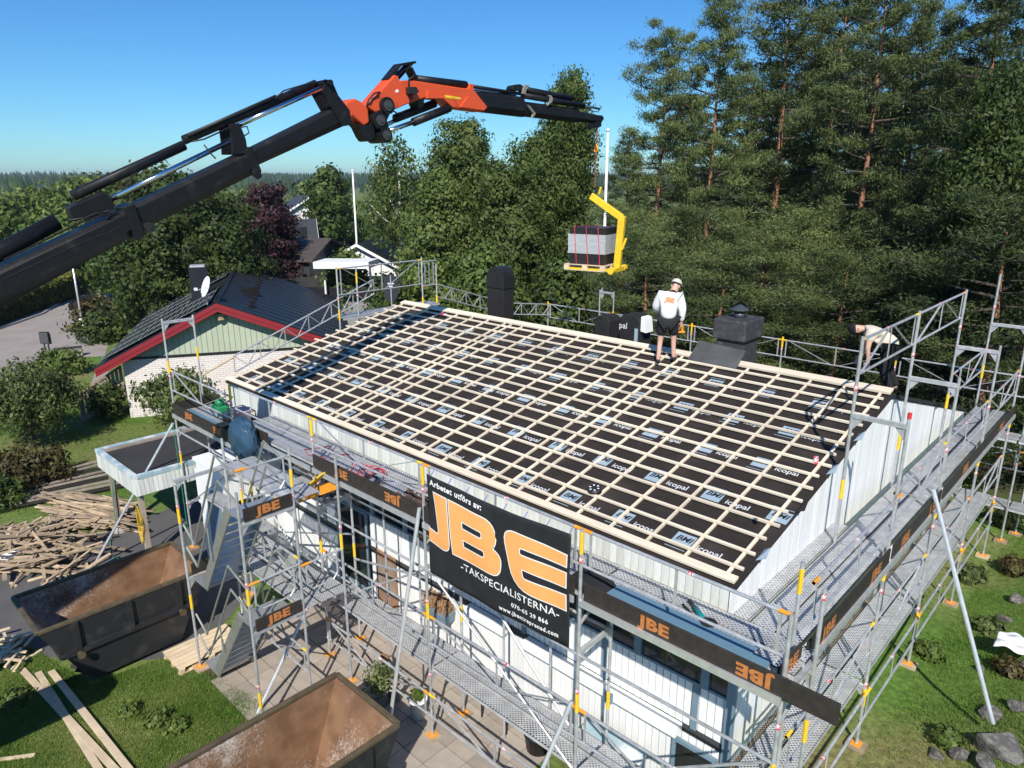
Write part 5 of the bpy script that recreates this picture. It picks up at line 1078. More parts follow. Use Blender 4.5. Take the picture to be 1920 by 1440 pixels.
def decid(label, px, pytop, d, wpx, leaf, bark, seed, h0=.12, n=16, ncl=520, npc=34, size=.24, group=None, droop=0, sig=.34, name='tree', shell=.5, r0=None):
    L = place(px, pytop, d); h = topz(px, pytop, d)-L.z; w = wpx/FPX*d*1.05
    return make_tree(name, label, 'tree', L, lobes_round(h*h0, h, w, n, seed), leaf, bark, ncl, npc, size, seed, r0 or .02*h+.03, group, sig, shell, droop)
GB = 'trees behind the houses'
decid('large dark maple standing over the parked car', 332, 338, 44, 300, 'maple', M['bark'], 1, .06, 30, 900, 72, .17, r0=.35, sig=.27)
decid('dark maple crown touching the black neighbour roof', 412, 400, 42, 120, 'maple', M['bark'], 2, .05, 16, 360, 70, .17, sig=.27)
decid('dark purple copper beech beside the white houses', 490, 340, 52, 128, 'beech', M['bark'], 3, .10, 17, 400, 66, .19, sig=.28)
decid('purple beech bough left of the white gable', 455, 372, 50, 80, 'beech', M['bark'], 33, .1, 10, 260, 30, .25)
for i, (px, pt, d, w, lf) in enumerate(((20, 372, 100, 120, 'light'), (75, 350, 92, 130, 'aspen'), (150, 335, 85, 150, 'light'), (205, 322, 96, 130, 'aspen'), (262, 318, 90, 120, 'redb'), (310, 330, 80, 120, 'aspen'), (110, 380, 72, 130, 'light'), (-40, 365, 85, 140, 'aspen'), (395, 335, 100, 90, 'light'), (470, 345, 120, 70, 'light'))):
    decid(['pale green rounded tree at the left edge below the far hill', 'olive green tree left of the crane boom', 'bright green broad tree above the grey roof', 'tall olive tree under the upper crane cylinder', 'rust tinged tree showing between the crane rods', 'olive tree behind the maple crown', 'fresh green tree beside the lamp post', 'olive tree cut by the left picture edge', 'small pale tree just right of the crane lug', 'distant pale tree on the skyline by the beech'][i], px, pt, d, w, lf, M['bark'], 40+i, .05, 12, 330, 26, .42, GB, sig=.5)
decid('dark green tree right of the tall white house', 612, 300, 80, 90, 'maple', M['bark'], 60, .05, 14, 380, 28, .34, GB, sig=.4)
decid('green tree in front of the far skyline left of the flagpole', 575, 325, 92, 75, 'pine', M['bark'], 61, .1, 12, 300, 28, .36, GB, sig=.45)
decid('broad green tree behind the small black roofed house', 645, 372, 88, 100, 'light', M['bark'], 62, .05, 12, 330, 28, .36, GB, sig=.45)
decid('airy silver birch with white stems left of the big birches', 745, 236, 56, 130, 'birch', M['bbark'], 63, .16, 16, 330, 22, .22, droop=.35, sig=.4, shell=.3)
decid('slender silver birch leaning by the knuckle of the crane', 715, 300, 66, 90, 'birch', M['bbark'], 64, .15, 12, 240, 22, .24, droop=.3, sig=.4, shell=.3)
decid('dense olive aspen under the second crane boom', 870, 205, 46, 190, 'aspen', M['bbark'], 65, .06, 30, 720, 76, .165, sig=.29)
decid('broad bushy aspen in front of the birches', 822, 330, 42, 180, 'aspen', M['bark'], 66, .04, 28, 600, 76, .165, sig=.29)
decid('tall weeping birch rising above the crane tip', 1068, 92, 43, 130, 'birch', M['bbark'], 67, .25, 28, 460, 72, .155, droop=.45, sig=.26, shell=.35)
decid('full green birch below the weeping birch', 1010, 215, 42, 180, 'birch', M['bbark'], 68, .05, 30, 680, 76, .16, droop=.25, sig=.29)
decid('olive birch between the aspen and the tile stack', 950, 270, 38, 150, 'aspen', M['bark'], 69, .05, 22, 500, 76, .155, sig=.28)
decid('low bright bush tree behind the left scaffold corner', 645, 470, 47, 90, 'light', M['bark'], 70, .03, 12, 420, 28, .2, sig=.3)
decid('green thicket tree behind the arched chimney', 905, 440, 33, 150, 'birch', M['bark'], 71, .02, 14, 520, 30, .17, sig=.28)
decid('green thicket tree right of the dark parasol', 800, 470, 34, 130, 'light', M['bark'], 72, .02, 12, 440, 30, .17, sig=.28)
decid('leafy thicket below the hanging pallet', 1050, 470, 33, 140, 'maple', M['bark'], 73, .02, 14, 480, 30, .18, sig=.28)
decid('small green tree left of the dark parasol', 720, 500, 30, 70, 'maple', M['bark'], 74, .05, 10, 260, 28, .17, sig=.25)
# ------------------------------------------------------------------ pines
def pine_mesh(h, w, seed, first=.28, dens=1.0, npc=165, ns=1.14, lean=.0):
    r = np.random.default_rng(seed); C = []; D = []; CT = []; br = MB(); tr = []
    nb_ = int(72*dens); top = Vector((lean*h*.1, 0, h))
    for i in range(nb_):
        t = first+(1-first)*((i+r.random())/nb_); z = h*t; prof = math.sin(math.pi*min(1, (1.0-t)/(1-first)*.62+.14))**.8
        Lb = w/2*prof*r.uniform(.55, 1.15)+.25; a = i*2.39996+r.uniform(-.5, .5); up = r.uniform(-.12, .28)+.55*max(0, t-.75)
        s = Vector((top.x*t, 0, z)); dirv = Vector((math.cos(a), math.sin(a), up)).normalized(); e = s+dirv*Lb+Vector((0, 0, .12*Lb))
        m = s.lerp(e, .5)+Vector((0, 0, -.06*Lb)); rb_ = .018+.022*Lb*.5; br.path([s, m, e], [rb_, rb_*.7, rb_*.25], 5)
        ncl = max(2, int(Lb*1.75))
        for k in range(ncl):
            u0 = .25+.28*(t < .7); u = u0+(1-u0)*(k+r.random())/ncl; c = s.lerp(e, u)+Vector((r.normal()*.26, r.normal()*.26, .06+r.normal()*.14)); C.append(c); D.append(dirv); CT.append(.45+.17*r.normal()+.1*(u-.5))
    for k in range(6): C.append(top+Vector((r.normal()*.15, r.normal()*.15, -.25*k))); D.append(Vector((0, 0, 1))); CT.append(.55)
    C = np.array([tuple(c) for c in C]); D = np.array([tuple(d) for d in D]); CT = np.array(CT)
    i = np.repeat(np.arange(len(C)), npc); n = len(i); off = r.normal(size=(n, 3))*np.array([.25, .25, .12])*np.repeat(r.uniform(.7, 1.35, len(C)), npc)[:, None]; c = C[i]+off
    a = runit(n, r)*.9+D[i]*.45+np.array([0, 0, .55]); a /= np.linalg.norm(a, axis=1)[:, None]; b = np.cross(a, runit(n, r)); b /= np.linalg.norm(b, axis=1)[:, None]+1e-9
    s = r.uniform(.055, .12, n)[:, None]*ns; Q = quads(c, a*s, b*s*.22, np.clip(CT[i]+.2*r.normal(size=n)+off[:, 2]*.8, 0, 1))  # needles paler towards each pad's top, sunlight put into the tone
    n7 = 9; pts = [Vector((top.x*t*t+.10*math.sin(t*7+seed), .10*math.cos(t*5+seed)*t, -.2+(h+.0)*t)) for t in np.linspace(0, .97, n7)]
    tk = MB(); tk.path(pts, [(.028*h*.42+.04)*(1-.86*j/(n7-1)) for j in range(n7)], 9)
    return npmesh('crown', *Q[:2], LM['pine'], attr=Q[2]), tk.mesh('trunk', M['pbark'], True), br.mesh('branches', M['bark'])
PM = [pine_mesh(18, 6.2, 101, .30, 1.0), pine_mesh(18, 5.6, 102, .34, .95), pine_mesh(18, 6.4, 103, .22, 1.15), pine_mesh(18, 7.0, 104, .30, 1.1), pine_mesh(9, 4.4, 105, .05, .75, 250, .76)]
def pine(label, px, pytop, d, k, sc=1.0, rot=0, dark=False, base=18, wide=1.0):
    L = place(px, pytop, d); h = topz(px, pytop, d)-L.z; o = thing('pine_tree', label, 'tree', L, 'pines behind the house'); s = h/(9 if k == 4 else base)
    o.rotation_euler = (0, 0, rot); o.scale = (s*sc*(.88 if k < 4 else 1), s*sc*(.88 if k < 4 else 1), s)
    for nm, me in zip(('crown', 'trunk', 'branches'), PM[k]):
        c = link(nm, me, o)
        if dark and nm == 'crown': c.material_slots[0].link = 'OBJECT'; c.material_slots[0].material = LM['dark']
    return o
pine('slim pine with bare orange trunk right of the white flagpole', 1252, 62, 37, 1, .92, .3)
pine('dense dark pine with pointed top against the sky', 1358, -8, 36, 2, .85, 1.4)
pine('tall pine with open crown and orange trunk above the square chimney', 1492, -40, 38, 1, 1.1, 2.2)
pine('broad pine with dark layered crown right of the open pine', 1595, -50, 41, 3, 1.0, 3.0)
pine('tall pine behind the bending roofer', 1672, -60, 34, 0, .95, 4.1)
pine('pine with long bough reaching toward the sky gap', 1742, 20, 36, 3, .95, 5.0)
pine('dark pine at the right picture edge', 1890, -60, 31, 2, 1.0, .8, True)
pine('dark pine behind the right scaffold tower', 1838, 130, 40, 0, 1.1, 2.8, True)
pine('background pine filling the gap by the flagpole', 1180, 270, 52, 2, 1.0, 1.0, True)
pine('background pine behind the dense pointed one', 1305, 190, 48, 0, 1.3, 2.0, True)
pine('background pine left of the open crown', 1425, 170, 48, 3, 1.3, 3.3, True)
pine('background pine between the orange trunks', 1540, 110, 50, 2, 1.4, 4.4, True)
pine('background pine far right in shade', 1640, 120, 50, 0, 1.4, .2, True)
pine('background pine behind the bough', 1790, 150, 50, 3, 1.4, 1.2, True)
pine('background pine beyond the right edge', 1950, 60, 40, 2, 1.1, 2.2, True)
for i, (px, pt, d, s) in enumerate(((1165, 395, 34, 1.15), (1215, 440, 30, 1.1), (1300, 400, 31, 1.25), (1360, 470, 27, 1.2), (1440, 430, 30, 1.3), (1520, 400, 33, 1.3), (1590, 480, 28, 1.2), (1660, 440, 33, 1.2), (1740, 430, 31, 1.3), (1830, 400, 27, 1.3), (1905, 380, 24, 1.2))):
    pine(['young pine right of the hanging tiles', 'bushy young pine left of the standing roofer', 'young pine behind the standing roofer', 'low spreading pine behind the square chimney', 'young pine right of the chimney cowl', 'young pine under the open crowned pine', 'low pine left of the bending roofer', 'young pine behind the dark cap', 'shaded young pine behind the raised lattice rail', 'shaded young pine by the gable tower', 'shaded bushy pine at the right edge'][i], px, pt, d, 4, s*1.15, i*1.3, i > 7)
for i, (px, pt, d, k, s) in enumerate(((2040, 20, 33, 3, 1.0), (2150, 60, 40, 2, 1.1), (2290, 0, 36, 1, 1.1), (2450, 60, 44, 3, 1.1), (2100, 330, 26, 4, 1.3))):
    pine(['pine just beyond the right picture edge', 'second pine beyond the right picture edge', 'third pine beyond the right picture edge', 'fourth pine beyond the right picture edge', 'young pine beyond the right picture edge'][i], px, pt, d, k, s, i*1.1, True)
decid('leafy dark tree at the far right with shaded foliage', 1905, 40, 27, 150, 'maple', M['bark'], 90, .1, 18, 900, 40, .105, sig=.26, droop=.2)
# ------------------------------------------------------------------ garden plants
def bush(name, label, loc, w, h, leaf, seed, ncl=160, npc=30, size=.1, sig=.12, cat='bush', group=None, n=9):
    return make_tree(name, label, cat, loc, lobes_round(.05, h, w, n, seed), leaf, M['bark'], ncl, npc, size, seed, .035, group, sig, .45, 0, None, 8)
p = PZ(62, 838, G); make_tree('tree', 'spreading fruit tree on the lawn at the left edge', 'tree', p, lobes_round(1.1, 2.7, 3.9, 16, 5), 'apple', M['bark'], 260, 52, .115, 5, .13, None, .2, .4, .12)
p = PZ(335, 800, G); make_tree('apple_tree', 'small apple tree with pale leaves by the white brick wall', 'tree', p, lobes_round(.5, 2.15, 3.5, 12, 6), 'apple', M['bark'], 150, 24, .14, 6, .08, None, .2, .3, .05)
bush('bush', 'reddish spreading bush left of the timber heap', PZ(62, 912, G), 2.7, .95, 'redb', 7, 230, 30, .11)
bush('bush', 'small dark bush beside the spreading reddish bush', PZ(5, 950, G), 1.4, .8, 'maple', 8, 140, 30, .1)
bush('bush', 'dark round bush at the corner of the brick house', PZ(207, 786, G), 1.7, 1.5, 'maple', 9, 170, 30, .11)
bush('bush', 'bush below the apple tree by the cellar window', PZ(385, 806, G), 1.7, 1.2, 'maple', 10, 130, 28, .1)
bush('bush', 'rust coloured shrub bed behind the lamp post', PZ(205, 612, G), 5.5, 1.3, 'redb', 11, 240, 28, .2, .22)
bush('bush', 'low green shrub by the red barge end', PZ(196, 640, G), 3.0, 1.3, 'maple', 12, 150, 28, .18, .2)
bush('bush', 'green shrub under the low garden wall', PZ(118, 700, G), 2.6, .9, 'light', 13, 130, 28, .14, .15)
bush('bush', 'pale green shrub in the shade of the maple', PZ(258, 590, G), 3.0, 2.3, 'light', 14, 150, 28, .2, .22)
# hedge
a, c = PZ(-160, 662, G), PZ(141, 552, G); d_ = (c-a); Lh = d_.length; d_.normalize(); nrm = Vector((-d_.y, d_.x, 0)); r = np.random.default_rng(21); n = 26000
t_, u_, z_ = r.random(n)*Lh, r.normal(size=n)*.05, r.random(n)
face = r.integers(0, 3, n); u_ = np.where(face == 0, -.75, np.where(face == 1, .75, r.uniform(-.75, .75, n)))+r.normal(size=n)*.08; z_ = np.where(face == 2, 1.75, z_*1.75)+r.normal(size=n)*.07
cc = np.array(a)[None]+np.array(d_)[None]*t_[:, None]+np.array(nrm)[None]*u_[:, None]+np.array([0, 0, 1.])[None]*z_[:, None]; aa = runit(n, r); bb = np.cross(aa, runit(n, r)); s_ = r.uniform(.07, .15, n)[:, None]
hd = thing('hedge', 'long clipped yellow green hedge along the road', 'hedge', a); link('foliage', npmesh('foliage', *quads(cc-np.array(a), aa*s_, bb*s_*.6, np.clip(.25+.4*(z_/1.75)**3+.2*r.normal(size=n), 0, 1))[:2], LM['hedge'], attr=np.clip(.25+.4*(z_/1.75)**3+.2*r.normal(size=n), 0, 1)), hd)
MB().beam(a+Vector((0, 0, .8)), c+Vector((0, 0, .8)), 1.3, 1.6).build('stems', M['bark'], hd)
p = PZ(40, 700, G)
# weeds and creepers on the right
for i, (px, py, w, h, lf) in enumerate(((1690, 1120, .9, .28, 'light'), (1655, 1165, .5, .18, 'light'), (1815, 1085, .7, .22, 'apple'), (1760, 1010, .8, .35, 'light'), (1850, 1180, .45, .14, 'apple'), (1890, 1262, .4, .14, 'redb'), (1778, 1395, .3, .15, 'light'), (1905, 1075, .7, .3, 'redb'), (1880, 985, .9, .4, 'apple'), (1800, 905, 1.6, 1.3, 'light'), (1910, 905, 1.5, .8, 'redb'), (1740, 1230, .5, .15, 'light'), (292, 1355, .30, .12, 'light'), (245, 1338, .16, .06, 'light'), (335, 1365, .12, .05, 'light'), (30, 1315, .35, .12, 'light'))):
    z = -3.65 if px > 1000 else G; p = PZ(px, py, z)
    for _ in range(3): p = PZ(px, py, ground(p.x, p.y))
    bush('weed', ['leafy green weeds under the lower gable deck', 'small weed patch behind the second gable post', 'pale weeds right of the gable scaffold', 'green creeper at the third gable post', 'weed tuft near the long stay', 'small weed beside the white sheet', 'broad leaved plant in front of the boulders', 'brown stalks at the right edge', 'weeds below the rear scaffold foot', 'green shrub climbing at the back of the gable', 'dry brown shrub at the right edge by the scaffold', 'low weeds in the grass beside the stay', 'dandelion like weed in the middle of the front lawn', 'tiny weed left of the big lawn weed', 'tiny weed right of the big lawn weed', 'weed clump near the scrap timber'][i], p, w, h, lf, 200+i, 60 if w < .6 else 110, 18, .07 if px < 1000 else .085, .07, 'weed', 'weeds on the ground', 6)
# ================================================================== skips
def skipinner():
    m = mat('scuffed_skip_lining', (.235, .135, .075), .7, 0, .25, 3, bump=.4, bscale=9, col2=(.16, .085, .045), thr=(.4, .65), detail=10); nt = m.node_tree; L = nt.links
    p = nt.nodes['Principled BSDF']; src = p.inputs['Base Color'].links[0].from_socket; tc = N(nt, 'ShaderNodeTexCoord')
    n1 = N(nt, 'ShaderNodeTexNoise'); n1.inputs['Scale'].default_value = .9; n1.inputs['Detail'].default_value = 4; L.new(tc.outputs['Object'], n1.inputs['Vector'])
    n2 = N(nt, 'ShaderNodeTexNoise'); n2.inputs['Scale'].default_value = 13; n2.inputs['Detail'].default_value = 12; n2.inputs['Roughness'].default_value = .72; n2.inputs['Distortion'].default_value = 1.6; L.new(tc.outputs['Object'], n2.inputs['Vector'])
    sp = N(nt, 'ShaderNodeSeparateXYZ'); L.new(tc.outputs['Object'], sp.inputs[0]); a1 = N(nt, 'ShaderNodeMath', operation='MULTIPLY_ADD'); a1.inputs[1].default_value = -.085; L.new(sp.outputs[1], a1.inputs[0]); L.new(n1.outputs[0], a1.inputs[2])
    a2 = N(nt, 'ShaderNodeMath', operation='MULTIPLY_ADD'); a2.inputs[1].default_value = .9; L.new(n2.outputs[0], a2.inputs[0]); L.new(a1.outputs[0], a2.inputs[2])
    mr = N(nt, 'ShaderNodeMapRange'); mr.inputs[1].default_value = .95; mr.inputs[2].default_value = 1.16; mr.inputs[4].default_value = .8; L.new(a2.outputs[0], mr.inputs[0])
    mx = N(nt, 'ShaderNodeMix'); mx.data_type = 'RGBA'; L.new(mr.outputs[0], mx.inputs[0]); L.new(src, mx.inputs[6]); mx.inputs[7].default_value = (.60, .57, .52, 1); L.new(mx.outputs[2], p.inputs['Base Color']); return m
M['lining'] = skipinner(); M['skipblk'] = mat('skip_black', (.020, .021, .024), .5, 0, .4, 3, bump=.2, bscale=10, col2=(.075, .07, .066), thr=(.52, .9), detail=10)
M['rustrim'] = mat('worn_rim', (.11, .085, .05), .6, .2, .3, 6)
def rustpatch():
    return mat('rust_patch', (.21, .09, .04), .8, 0, .3, 5, col2=(.06, .05, .05), thr=(.5, .6))
def skip(label, x0, x1, y0, y1, zr, gz):
    xc = (x0+x1)/2; s = thing('skip', label, 'skip', (xc, (y0+y1)/2, gz), 'open skips')
    w, bw = (x1-x0)/2, (x1-x0)/2-.10; yb0, yb1 = y0+.72, y1-.62; zb = gz+.10; zm = gz+.85
    def ring(k, z): 
        t = (z-zb)/(zr-zb); hw = bw+(w-bw)*t; a, b = yb0+(y0-yb0)*t, yb1+(y1-yb1)*t; return [Vector((xc-hw+k, a+k, z)), Vector((xc+hw-k, a+k, z)), Vector((xc+hw-k, b-k, z)), Vector((xc-hw+k, b-k, z))]
    b = MB(); lo, hi = ring(0, zb), ring(0, zr); b.add(lo+hi, [(3, 2, 1, 0), (0, 1, 5, 4), (1, 2, 6, 5), (2, 3, 7, 6), (3, 0, 4, 7)]); b.build('shell', M['skipblk'], s)
    b = MB(); lo, hi = ring(.035, zb+.06), ring(.035, zr); b.add(lo+hi, [(0, 1, 2, 3), (4, 5, 1, 0), (5, 6, 2, 1), (6, 7, 3, 2), (7, 4, 0, 3)]); o = b.build('lining', M['lining'], s)
    r = ring(.02, zr)
    for i in range(4): MB().beam(r[i]+Vector((0, 0, .0)), r[(i+1) % 4], .075, .07).build('rim', M['rustrim'], s, bevel=.012)
    m = ring(-.03, zm); MB().beam(m[1], m[2], .07, .10).build('rib', M['skipblk'], s); MB().beam(m[3], m[0], .07, .10).build('rib', M['skipblk'], s); MB().beam(m[0], m[1], .07, .1).build('rib', M['skipblk'], s); MB().beam(m[2], m[3], .07, .1).build('rib', M['skipblk'], s)
    for sx in (-1, 1):
        for t in (.16, .5, .84):
            y = y0+.15+(y1-y0-.3)*t; tt = (zm-zb)/(zr-zb); xm = xc+sx*(bw+(w-bw)*tt+.04)
            MB().beam((xm, y, zm), (xc+sx*(w+.02), y, zr-.03), .10, .07, (sx, 0, 0)).build('stiffener', M['skipblk'], s)
            if t != .5: MB().tube((xm-sx*.02, y, zm-.03), (xm+sx*.12, y, zm-.03), .045, 12).tube((xm+sx*.12, y, zm-.03), (xm+sx*.14, y, zm-.03), .07, 12).build('lifting_pin', M['rustrim'], s)
    for dx in (-.45, .45): MB().beam((xc+dx, yb0+.1, gz+.05), (xc+dx, yb1-.1, gz+.05), .1, .1).build('skid', M['skipblk'], s)
    MB().box((xc-.02, yb0-.3, zb+.5), (xc+.02, yb0-.28, zb+.7))
    return s, zb
sk, zb = skip('rusty open skip with black outside between pallet and driveway', -11.9, -10.22, -5.32, -2.30, -2.94, G+.01)
sk2, zb2 = skip('rusty open skip in the foreground cut by the lower picture edge', -5.45, -3.80, -5.32, -2.28, -2.9, G+.01)
MB().prism([(-10.262, -4.05, -3.95), (-10.262, -3.75, -3.98), (-10.258, -3.7, -3.7), (-10.25, -3.9, -3.6), (-10.25, -4.1, -3.68)], (.012, 0, 0))
def shards(name, label, cx, cy, sx, sy, z, n, seed, mt, par):
    r = np.random.default_rng(seed); b = MB()
    for i in range(n):
        c = Vector((cx+r.uniform(-sx, sx), cy+r.uniform(-sy, sy), z+r.uniform(0, .22))); a = Vector(r.normal(size=3)).normalized(); u = a.orthogonal().normalized(); v = a.cross(u); b.obox(c, u*r.uniform(.06, .2), v*r.uniform(.03, .12), a*.006)
    o = b.build(name, mt); setp(o, label, None, None, 'stuff'); return o
shards('felt_scraps', 'torn black roofing felt lying in the rear skip', -11.0, -3.9, .55, .75, zb+.08, 170, 3, M['soot'], None)
shards('felt_scraps', 'torn black roofing felt lying in the foreground skip', -4.6, -3.9, .55, .7, zb2+.08, 150, 4, M['soot'], None)
for i in range(5):
    p = Vector((-4.6+random.uniform(-.4, .5), -3.3+random.uniform(-.4, .3), zb2+.35)); setp(MB().beam(p, p+Vector((random.uniform(-.3, .3), random.uniform(-.5, .5), random.uniform(.05, .3))), .05, .02).build('broken_batten', M['oldwood']), ['splintered batten sticking up in the foreground skip', 'short broken batten lying in the foreground skip', 'broken batten leaning on the slanted end of the foreground skip', 'grey broken batten among felt in the foreground skip', 'broken batten at the inner corner of the foreground skip'][i], 'batten', 'broken battens in the foreground skip')
# ------------------------------------------------------------------ pallet, planks, heaps
pl = thing('pallet', 'empty wooden pallet lying between skip and stair tower', 'pallet', (-9.75, -2.75, G)); 
for i in range(6): MB().box((-10.14+i*.135, -3.37, G+.122), (-10.14+i*.135+.105, -2.07, G+.144)).build('top_board', M['timber'], pl)
for y in (-3.36, -2.77, -2.18): MB().box((-10.14, y, G+.10), (-9.34, y+.1, G+.1215)).build('cross_board', M['timber'], pl)
for y in (-3.355, -2.765, -2.175):
    for x in (-10.13, -9.79, -9.45): MB().box((x, y, G+.02), (x+.1, y+.09, G+.0995)).build('block', M['timber'], pl)
for x in (-10.13, -9.79, -9.45): MB().box((x, -3.37, G), (x+.1, -2.07, G+.0195)).build('runner', M['timber'], pl)
def gp(px, py): return PZ(px, py, G)
for i, (p, q, z, lb) in enumerate((((42, 1258), (222, 1452), .03, 'leftmost of three long new planks on the lawn'), ((72, 1263), (205, 1475), .025, 'middle one of three long new planks on the lawn'), ((97, 1263), (245, 1452), .055, 'rightmost of three long new planks on the lawn'))):
    a, c = gp(*p), gp(*q); a.z += z; c.z += z+.02*(i == 2); setp(MB().beam(a, c, .115, .04).build('plank', M['timber'], None, bevel=.004), lb, 'plank', 'long new planks on the lawn')
for i, (p, q, lb) in enumerate((((-10, 1428), (66, 1418), 'short plank on the grass at the lower left corner'), ((52, 1091), (80, 1083), 'pale offcut lying on the driveway, nearer the skip'), ((20, 1094), (31, 1101), 'small pale offcut on the driveway at the left edge'), ((140, 1010), (178, 1003), 'pale batten lying in front of the timber heap'))):
    a, c = gp(*p)+Vector((0, 0, .025)), gp(*q)+Vector((0, 0, .025)); setp(MB().beam(a, c, .06, .035).build('offcut', M['timber']), lb, 'offcut', 'offcuts on the ground')
heap = thing('timber_heap', 'large heap of old brown roof battens beside the carport', 'timber heap', gp(110, 1010)); r = random.Random(11)
for i in range(290):
    if i < 175: c = gp(r.gauss(70, 55), r.uniform(1000, 1085)); hh = max(.05, .65-.42*((c-gp(80, 1040)).length)*.55); z = r.uniform(.02, hh); L = r.uniform(.5, 1.5); an_h = r.uniform(0, 3.14); tl = r.uniform(-.25, .25)
    else: c = gp(r.uniform(120, 225), r.uniform(948, 1000)); z = r.uniform(.02, .34); L = r.uniform(1.0, 2.2); an_h = math.atan2(.35, 1)+r.gauss(.15, .13); tl = r.gauss(0, .05)
    d = Vector((math.cos(an_h), math.sin(an_h), tl))*L/2; c.z = G+z+abs(d.z); MB().beam(c-d, c+d, r.choice((.045, .06, .095)), r.choice((.025, .03)), (r.uniform(-.4, .4), r.uniform(-.4, .4), 1)).build('plank', M['oldwood'], heap)
for i in range(9):
    a, c = gp(-30, 968-i*3.2), gp(236-i*5, 915-i*4.5); a.z += .12+.03*i; c.z += .10+.028*i; MB().beam(a, c, .14, .03).build('board', M['greywood'] if i % 3 else M['toe'], heap)
h2 = thing('timber_heap', 'small heap of pale new batten offcuts at the left edge', 'timber heap', gp(20, 1240))
for i in range(34):
    c = gp(r.gauss(14, 24), r.uniform(1198, 1262)); an_h = r.uniform(0, 3.14); L = r.uniform(.35, 1.0); d = Vector((math.cos(an_h), math.sin(an_h), r.uniform(-.15, .15)))*L/2; c.z = G+r.uniform(.03, .28)+abs(d.z); MB().beam(c-d, c+d, .05, .03).build('plank', M['timber'], h2)
def bucket(label, p, r, h, mt, print_=False):
    b = thing('bucket', label, 'bucket', p); MB().lathe(p, [(r*.86, 0), (r, h), (r*1.06, h), (r*1.06, h+.012), (r*.95, h+.012), (r*.82, .02)], 20).build('tub', mt, b, True)
    MB().path([p+Vector((math.cos(t)*r, math.sin(t)*.25*r, h-.02-.5*h*math.sin(t))) for t in np.linspace(0, math.pi, 9)], .004, 5).build('handle', M['steel'], b)
    if print_: 
        fr = (CAM-p); fr.z = 0; fr.normalize(); sd_ = Vector((-fr.y, fr.x, 0))
        for k, m_ in ((-.05, M['sheetblue']), (.02, M['yellow'])): MB().obox(p+fr*(r*.965)+sd_*k+Vector((0, 0, h*.5)), sd_*.035, fr*.006, (0, 0, .04)).build('print', m_, b)
bk = gp(24, 1062); bucket('white plastic tub with blue and yellow print on the driveway', bk, .21, .30, M['white'], True)
# ------------------------------------------------------------------ things lying on the scaffold decks
DZ = -.29
def on_deck(px, py, z=DZ): return PZ(px, py, z)
def sheetpile(label, x0, x1, y0, y1, z, n=2):
    s = thing('sheet_metal', label, 'sheet metal', ((x0+x1)/2, (y0+y1)/2, z))
    for i in range(n): MB().box((x0+i*.12, y0+i*.10, z+i*.035), (x1-i*.2, y1+i*.06, z+.03+i*.035)).build('sheet', M['sheetblue'], s, bevel=.008)
    return s
sheetpile('long slate blue sheet metal lying on the right end of the front deck', -1.35, .85, -1.0, -.68, DZ+.002)
sheetpile('slate blue metal trough on the left end of the front deck', -13.9, -11.4, -.98, -.72, -.70+.002, 1)
p = Vector((-11.55, -.55, -.70)); gen = thing('generator', 'red compressor with black frame on the left front deck', 'compressor', p)
MB().tube(p+Vector((-.25, 0, .14)), p+Vector((.25, 0, .14)), .13, 14).build('tank', M['red'], gen, True); MB().box(p+Vector((-.16, -.1, .27)), p+Vector((.1, .1, .45))).build('motor', M['red'], gen, bevel=.03)
for sx in (-.3, .3): MB().path([p+Vector((sx, -.17, 0)), p+Vector((sx, -.17, .5)), p+Vector((sx, .17, .5)), p+Vector((sx, .17, 0))], .014, 6).build('frame', M['black'], gen)
for sy in (-.17, .17): MB().tube(p+Vector((-.3, sy, .5)), p+Vector((.3, sy, .5)), .014, 6).build('frame', M['black'], gen)
p = Vector((-12.75, -.50, -.70)); gm = thing('cutting_machine', 'green cutting machine on the left front deck', 'machine', p); M['greenp'] = mat('green_paint', (.02, .22, .09), .45)
MB().box(p+Vector((-.2, -.14, .18)), p+Vector((.2, .14, .34))).build('housing', M['greenp'], gm, bevel=.03); MB().lathe(p+Vector((0, 0, .34)), [(.12, 0), (.10, .12), (.03, .15)], 12).build('motor', M['greenp'], gm, True)
for sx in (-.16, .16): MB().beam(p+Vector((sx, 0, 0)), p+Vector((sx*.6, 0, .2)), .03, .03).build('leg', M['greenp'], gm)
for i, (x, y, s, lb) in enumerate(((-12.25, -.45, .16, 'black tool case between green machine and red compressor'), (-11.95, -.85, .12, 'small dark tool bag beside the blue trough'), (-11.15, -.35, .12, 'black tool box against the fascia on the left deck'))):
    p = Vector((x, y, -.70)); t = thing('tool_case', lb, 'tool case', p, 'tool cases on the left deck'); MB().box(p+Vector((-s*1.4, -s, 0)), p+Vector((s*1.4, s, s*1.1))).build('case', M['hose'], t, bevel=.02); MB().path([p+Vector((-.05, 0, s*1.1)), p+Vector((-.05, 0, s*1.1+.05)), p+Vector((.05, 0, s*1.1+.05)), p+Vector((.05, 0, s*1.1))], .008, 5).build('handle', M['hose'], t)
bucket('pale pink tub on the deck above the stair tower', Vector((-11.0, -.80, -.29)), .19, .27, mat('pale_pink_plastic', (.60, .47, .50), .5))
